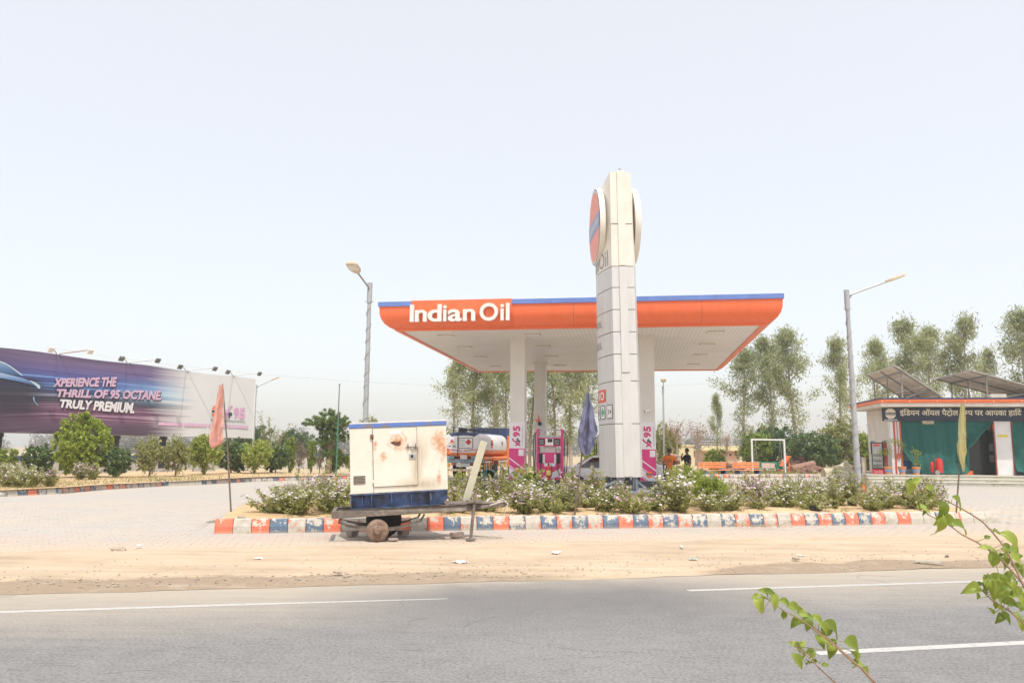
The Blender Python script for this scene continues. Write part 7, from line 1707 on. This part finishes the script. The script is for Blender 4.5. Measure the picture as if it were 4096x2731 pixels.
LEAVES = [(0.791, 2.572, 1.169, 0.044, -70), (0.771, 2.543, 1.201, 0.028, 200), (0.818, 2.607, 1.207, 0.029, 150), (0.824, 2.554, 1.21, 0.041, -15), (0.828, 2.535, 1.187, 0.048, -85), (0.886, 2.608, 1.173, 0.034, -20), (0.958, 2.722, 1.132, 0.054, -20), (0.909, 2.696, 1.115, 0.032, -80), (0.944, 2.688, 1.093, 0.04, 215), (0.932, 2.569, 1.143, 0.033, -10), (0.968, 2.638, 1.115, 0.039, -60), (0.978, 2.581, 1.125, 0.041, -25), (0.938, 2.558, 1.114, 0.038, -95), (0.983, 2.543, 1.104, 0.048, -50), (1.02, 2.567, 1.099, 0.064, -35), (1.039, 2.724, 1.024, 0.046, -60), (1.053, 2.702, 1.032, 0.059, -30), (1.072, 2.697, 1.026, 0.035, -40), (1.061, 2.696, 1.003, 0.046, -100), (1.079, 2.563, 1.049, 0.066, -30), (1.097, 2.588, 1.002, 0.054, -65), (1.158, 2.658, 0.946, 0.042, -45), (0.934, 2.681, 1.027, 0.035, 160), (0.968, 2.708, 1.018, 0.032, 50), (1.006, 2.714, 0.991, 0.041, -20), (0.894, 2.539, 1.009, 0.046, -55), (0.954, 2.653, 1.001, 0.024, -90), (1.031, 2.668, 0.966, 0.024, 0), (0.977, 2.631, 0.986, 0.021, 200), (1.285, 2.559, 1.538, 0.043, -75), (1.321, 2.624, 1.56, 0.024, 170), (1.301, 2.54, 1.564, 0.03, 35), (1.442, 2.726, 1.522, 0.046, -35), (1.523, 2.71, 1.484, 0.054, -50), (1.606, 2.64, 1.395, 0.032, -20), (1.614, 2.586, 1.373, 0.067, -45), (1.717, 2.72, 1.32, 0.062, -20), (1.663, 2.646, 1.305, 0.05, -30), (1.716, 2.714, 1.262, 0.051, -50), (1.398, 2.707, 1.471, 0.032, 10), (1.373, 2.632, 1.464, 0.029, -30), (1.411, 2.611, 1.466, 0.057, -95), (1.419, 2.652, 1.407, 0.069, -80), (1.43, 2.615, 1.435, 0.042, -60), (1.439, 2.555, 1.419, 0.059, -20), (1.526, 2.587, 1.351, 0.028, 170), (1.624, 2.699, 1.326, 0.043, -30), (1.52, 2.53, 1.319, 0.05, -70), (1.557, 2.53, 1.338, 0.043, -60), (1.63, 2.658, 1.289, 0.05, -60), (1.476, 2.582, 1.222, 0.051, 185), (1.545, 2.638, 1.225, 0.034, 130), (1.545, 2.624, 1.209, 0.029, -70), (1.548, 2.595, 1.227, 0.072, -75), (1.672, 2.739, 1.204, 0.082, -70), (1.547, 2.563, 1.258, 0.046, -5), (1.542, 2.611, 1.248, 0.034, -100), (1.596, 2.565, 1.258, 0.056, -25), (1.608, 2.659, 1.175, 0.048, -50), (1.597, 2.581, 1.18, 0.046, -10), (1.636, 2.598, 1.165, 0.039, -20), (1.625, 2.684, 1.139, 0.035, -40), (1.564, 2.591, 1.132, 0.034, 215), (1.617, 2.643, 1.122, 0.039, -60), (1.706, 2.719, 1.102, 0.049, -55), (1.601, 2.542, 1.12, 0.041, -70), (1.576, 2.534, 1.233, 0.045, -60), (1.615, 2.57, 1.214, 0.044, -40), (1.651, 2.688, 1.181, 0.04, 200), (1.683, 2.655, 1.176, 0.048, -70)]
m_stem = pm('bougainvillea stem', (.24, .15, .095), .75, 0, .25, 30); lf_b = None
def big_leaf_mat(name, c1, c2):
    m, n, l, b = new_mat(name); oi = n.new('ShaderNodeObjectInfo'); v = nmap(n, l); f = nnoise(n, l, v, 40, 4)
    c = nramp(n, l, nmath(n, l, 'ADD', nmath(n, l, 'MULTIPLY', oi.outputs['Random'], .75), nmath(n, l, 'MULTIPLY', f, .45)), [(.15, c1), (1., c2)]); c = nmix(n, l, nrange(n, l, nnoise(n, l, nmap(n, l, (1, 1, 1), (0, 0, 0), 'Object', (0, 0, 3)), 6, 6, .75), .58, .70, 0, .55), c, (.44, .40, .16))
    l.new(c, b.inputs['Base Color']); b.inputs['Roughness'].default_value = .38; t = n.new('ShaderNodeBsdfTranslucent'); l.new(c, t.inputs[0]); x = n.new('ShaderNodeMixShader'); x.inputs[0].default_value = .38
    l.new(b.outputs[0], x.inputs[1]); l.new(t.outputs[0], x.inputs[2]); l.new(x.outputs[0], n['Material Output'].inputs[0]); nbump(n, l, b, f, .25, .002); return m
m_bl_ = big_leaf_mat('bougainvillea leaf', (.12, .19, .025), (.36, .44, .08))
def big_leaf(seed):
    q = random.Random(seed); vs, fs = [], []; NL, NW = 9, 6; curl = q.uniform(.2, .75); fold = q.uniform(.3, .9); tw = q.uniform(-.5, .5)
    for i in range(NL+1):
        t = i/NL; hw = .33*math.sin(math.pi*min(1, t**.72))**.85*(1-.25*t) if 0 < i < NL else .004
        for j in range(NW+1):
            s = (j/NW*2-1); x = t-.5; y = s*hw; z = fold*abs(y)*.8 - curl*(t-.35)**2*1.4 + .025*math.sin(t*9+s*3+seed) + tw*y*t
            vs.append((x, y, z))
    r = NW+1; fs = [(i*r+j, (i+1)*r+j, (i+1)*r+j+1, i*r+j+1) for i in range(NL) for j in range(NW)]
    mb = MB(); mb.add(vs, fs); me = mb.mesh(m_bl_, name='leaf'); me.polygons.foreach_set('use_smooth', [True]*len(me.polygons)); return me
BLM = [big_leaf(k) for k in range(6)]
root_p = Vector(un(3.2, 1.6, .16))
nb = thing('leaning_shrub', 'green leafy shrub branches leaning in from the lower right corner, close to the camera', 'shrub', root_p)
for k, pts in STEMS.items():
    P = [Vector(p) for p in pts]; p0 = P[0]; low = [root_p, root_p.lerp(p0, .4) + Vector((.10, 0, .25)), root_p.lerp(p0, .8) + Vector((.06, 0, .10))]
    full = [p - root_p for p in low + P]; kk = len(full); r0 = .0042 if k in ('A1', 'A2') else .0032
    mb = MB(); mb.tube(full, [r0*(2.2 if i < 3 else 1)*(1-.72*max(0, i-2)/(kk-3)) for i in range(kk)], 7); st_ = mb.build('branch', m_stem, nb, smooth=True)
    q = random.Random(k); mb = MB()
    for i in range(4, kk-1):
        p = full[i]; d = Vector((q.uniform(-1, 1), q.uniform(-.5, .5), q.uniform(-.2, 1))).normalized(); mb.cyl(p, p + d*.012, .0014, .0002, 5)
    mb.build('thorns', m_stem, st_, kind='stuff')
allp = [Vector(p) for pts in STEMS.values() for p in pts]; q = random.Random(2); pet = MB()
seg = []
for pts in STEMS.values():
    for a, b_ in zip(pts[:-1], pts[1:]):
        for s in (0, .33, .66): seg.append(Vector(a).lerp(Vector(b_), s))
LEAVES = LEAVES + [(x + q.uniform(-.02, .02), y + q.uniform(-.03, .03), z + q.uniform(-.02, .02), L*q.uniform(.45, .75), ang + q.uniform(40, 150)*q.choice((-1, 1))) for x, y, z, L, ang in LEAVES[::2]]
for i, (x, y, z, L, ang) in enumerate(LEAVES):
    c = Vector((x, y, z)); a = R(ang); d = Vector((math.cos(a), q.uniform(-.45, .45), math.sin(a))).normalized(); up = Vector((q.uniform(-.35, .35), -.75, .65)); sd_ = d.cross(up).normalized(); nrm = sd_.cross(d)
    o = put('leaf', BLM[i % 6], nb); Lx = L*1.18
    o.matrix_local = Matrix.Translation(c - root_p) @ Matrix((( d.x, -sd_.x, nrm.x, 0), (d.y, -sd_.y, nrm.y, 0), (d.z, -sd_.z, nrm.z, 0), (0, 0, 0, 1))) @ Matrix.Diagonal((Lx, Lx*q.uniform(.85, 1.15), Lx, 1))
    bp = c - d*Lx*.5; near = min(seg, key=lambda s: (s-bp).length)
    pet.tube([bp - root_p + d*.003, bp.lerp(near, .5) - root_p + Vector((0, 0, .002)), near - root_p], [.0009, .0011, .0013], 5)
pet.build('petioles', pm('petiole green', (.20,.22,.06), .6), nb, kind='stuff')

# ================================================================ litter and loose stones
m_pap = pm('paper white', (.78, .77, .74), .8, 0, .06, 20); m_pla = pm('plastic teal', (.30, .48, .42), .5)
def scrap(label, x, y, z, w, d_, mat_, seed, cat='litter', lift=.03):
    mb = MB(); cloth_grid(mb, lambda s, t: ((s-.5)*w, (t-.5)*d_*(1-.4*abs(s-.5)), lift*(.5+mnoise.noise(Vector((s*3.1, t*3.3, seed))))), 8, 6); mb.v = [(x_*.8, y_*.8, z_*.7) for x_, y_, z_ in mb.v]; o = mb.build('scrap', mat_); o.location = (x, y, z); o.rotation_euler = (0, 0, seed*1.3); tag(o, label, cat, 'litter on the verge'); return o
for a in (('crumpled white paper lying on the sand in front of the pylon', .73, 12.75, .045, .34, .16, m_pap, 1.0), ('white plastic rag on the sand in front of the trailer jack', -.72, 11.6, .045, .26, .22, m_pap, 2.0), ('scrap of white paper on the sand left of the trailer wheel', -3.7, 11.8, .045, .16, .10, m_pap, 3.0), ('small white scrap on the verge near the right damp patch', 4.55, 12.6, .045, .12, .10, m_pap, 4.0),
          ('green plastic scrap on the sand before the right damp patch', 2.75, 12.1, .045, .16, .10, m_pla, 5.0), ('pale strip of paper on the verge right of the crumpled paper', 2.9, 13.6, .045, .3, .05, m_pap, 6.0), ('grey torn sheet at the edge of the right damp patch', 6.2, 11.9, .06, .5, .09, pm('torn sheet', (.35,.36,.31), .8), 7.0), ('dark plastic scrap on the verge at the right', 6.9, 12.7, .045, .2, .08, pm('dark scrap', (.14,.14,.13), .7), 8.0), ('tiny white scrap on the pavers at the left', -6.1, 13.2, .05, .10, .10, m_pap, 9.0)): scrap(*a)
sh_ = thing('old_shoe', 'discarded black shoe on the soil between the flowers', 'shoe', un(11.15, 17.25, .27), 20)
mb = MB(); mb.prism([(-.13, 0), (.15, 0), (.17, .03), (.12, .07), (.02, .08), (-.04, .12), (-.13, .13)], -.05, .05, 'y'); mb.build('upper', black, sh_, bevel=.02); mb = MB(); mb.box(-.14, .17, -.052, .052, -.02, -.001); mb.build('sole', rubber, sh_)
tg = MB(); q = random.Random(8)
for k in range(26):
    p = Vector((q.uniform(-.5, .5), q.uniform(-.15, .15), .03)); d = Vector((q.uniform(-.4, .4), q.uniform(-.15, .15), q.uniform(.02, .16))); tg.tube([p, p+d*.5+Vector((0, 0, .03)), p+d], [.006, .005, .002], 4)
o = tg.build('dry_twigs', pm('dry twig', (.42,.30,.19), .9)); o.location = un(8.8, 15.75, .02); tag(o, 'dry twigs lying on the pavers against the kerb', 'twigs')
stone_m = pm('loose stone', (.38, .315, .24), .9, 0, .2, 10); SMS = []
for k in range(4):
    bm = bmesh.new(); bmesh.ops.create_icosphere(bm, subdivisions=1, radius=1)
    for vt in bm.verts: vt.co *= 1 + .35*mnoise.noise(vt.co*1.3 + Vector((k*7, 0, 0))); vt.co.z *= .6
    me = bpy.data.meshes.new('stone'); bm.to_mesh(me); bm.free(); me.materials.append(stone_m); SMS.append(me)
gv = MB(); q = random.Random(31)
def pebble(u, nn, z, s, k): 
    b_ = SMS[k % 4]; M_ = Matrix.Translation(un(u, nn, z)) @ Matrix.Rotation(q.uniform(0, 6), 4, 'Z') @ Matrix.Diagonal((s, s*q.uniform(.7, 1), s*.7, 1)); gv.add([M_ @ v_.co for v_ in b_.vertices], [tuple(p.vertices) for p in b_.polygons])
for i in range(900):
    u = q.uniform(-9, 13); nn = 10.15 + abs(q.gauss(0, 1.0)); 
    if nn < 14: pebble(u, nn, vz(u, nn)+.004, q.uniform(.006, .02)*(1.3 if q.random() < .08 else 1), i)
for i in range(150):
    u, nn = q.uniform(-7, 2.5), 10.25+q.random()*.5; pebble(u, nn, vz(u, nn)+.008, q.uniform(.010, .026), i)
for i in range(150): pebble(q.uniform(-2, 15), 16.8+q.random()*3, .27, q.uniform(.01, .03), i)
o = gv.build('gravel', stone_m, kind='stuff'); tag(o, 'loose gravel scattered along the verge and road edge', 'gravel')
for u, nn, z, s, lab in ((-1.95, 16.95, .27, .10, 'pale stone at the foot of the pink flag pole'), (5.6, 16.85, .27, .09, 'reddish stone behind the kerb below the pylon'), (.0, 10.62, .08, .075, 'grey stone on the left damp patch at the road edge'), (-3.4, 13.7, .05, .13, 'flat pale stone lying on the pavers left of the kerb end'), (6.7, 10.9, .08, .07, 'pale stone on the right damp patch')):
    o = put('stone', SMS[0], None, loc=un(u, nn, z)); o.scale = (s, s*.8, s*.6); tag(o, lab, 'stone')

# ================================================================ summer haze
mh = bpy.data.materials.new('dusty air'); mh.use_nodes = True; n, l = mh.node_tree.nodes, mh.node_tree.links
n.remove(n['Principled BSDF']); pv = n.new('ShaderNodeVolumePrincipled'); pv.inputs['Density'].default_value = .0010; pv.inputs['Color'].default_value = (.97, .96, .94, 1); pv.inputs['Anisotropy'].default_value = .2
l.new(pv.outputs[0], n['Material Output'].inputs['Volume'])
hz = MB(); hz.box(-420, 420, -60, 420, -1.2, 22); hz.build('haze', mh, kind='stuff')
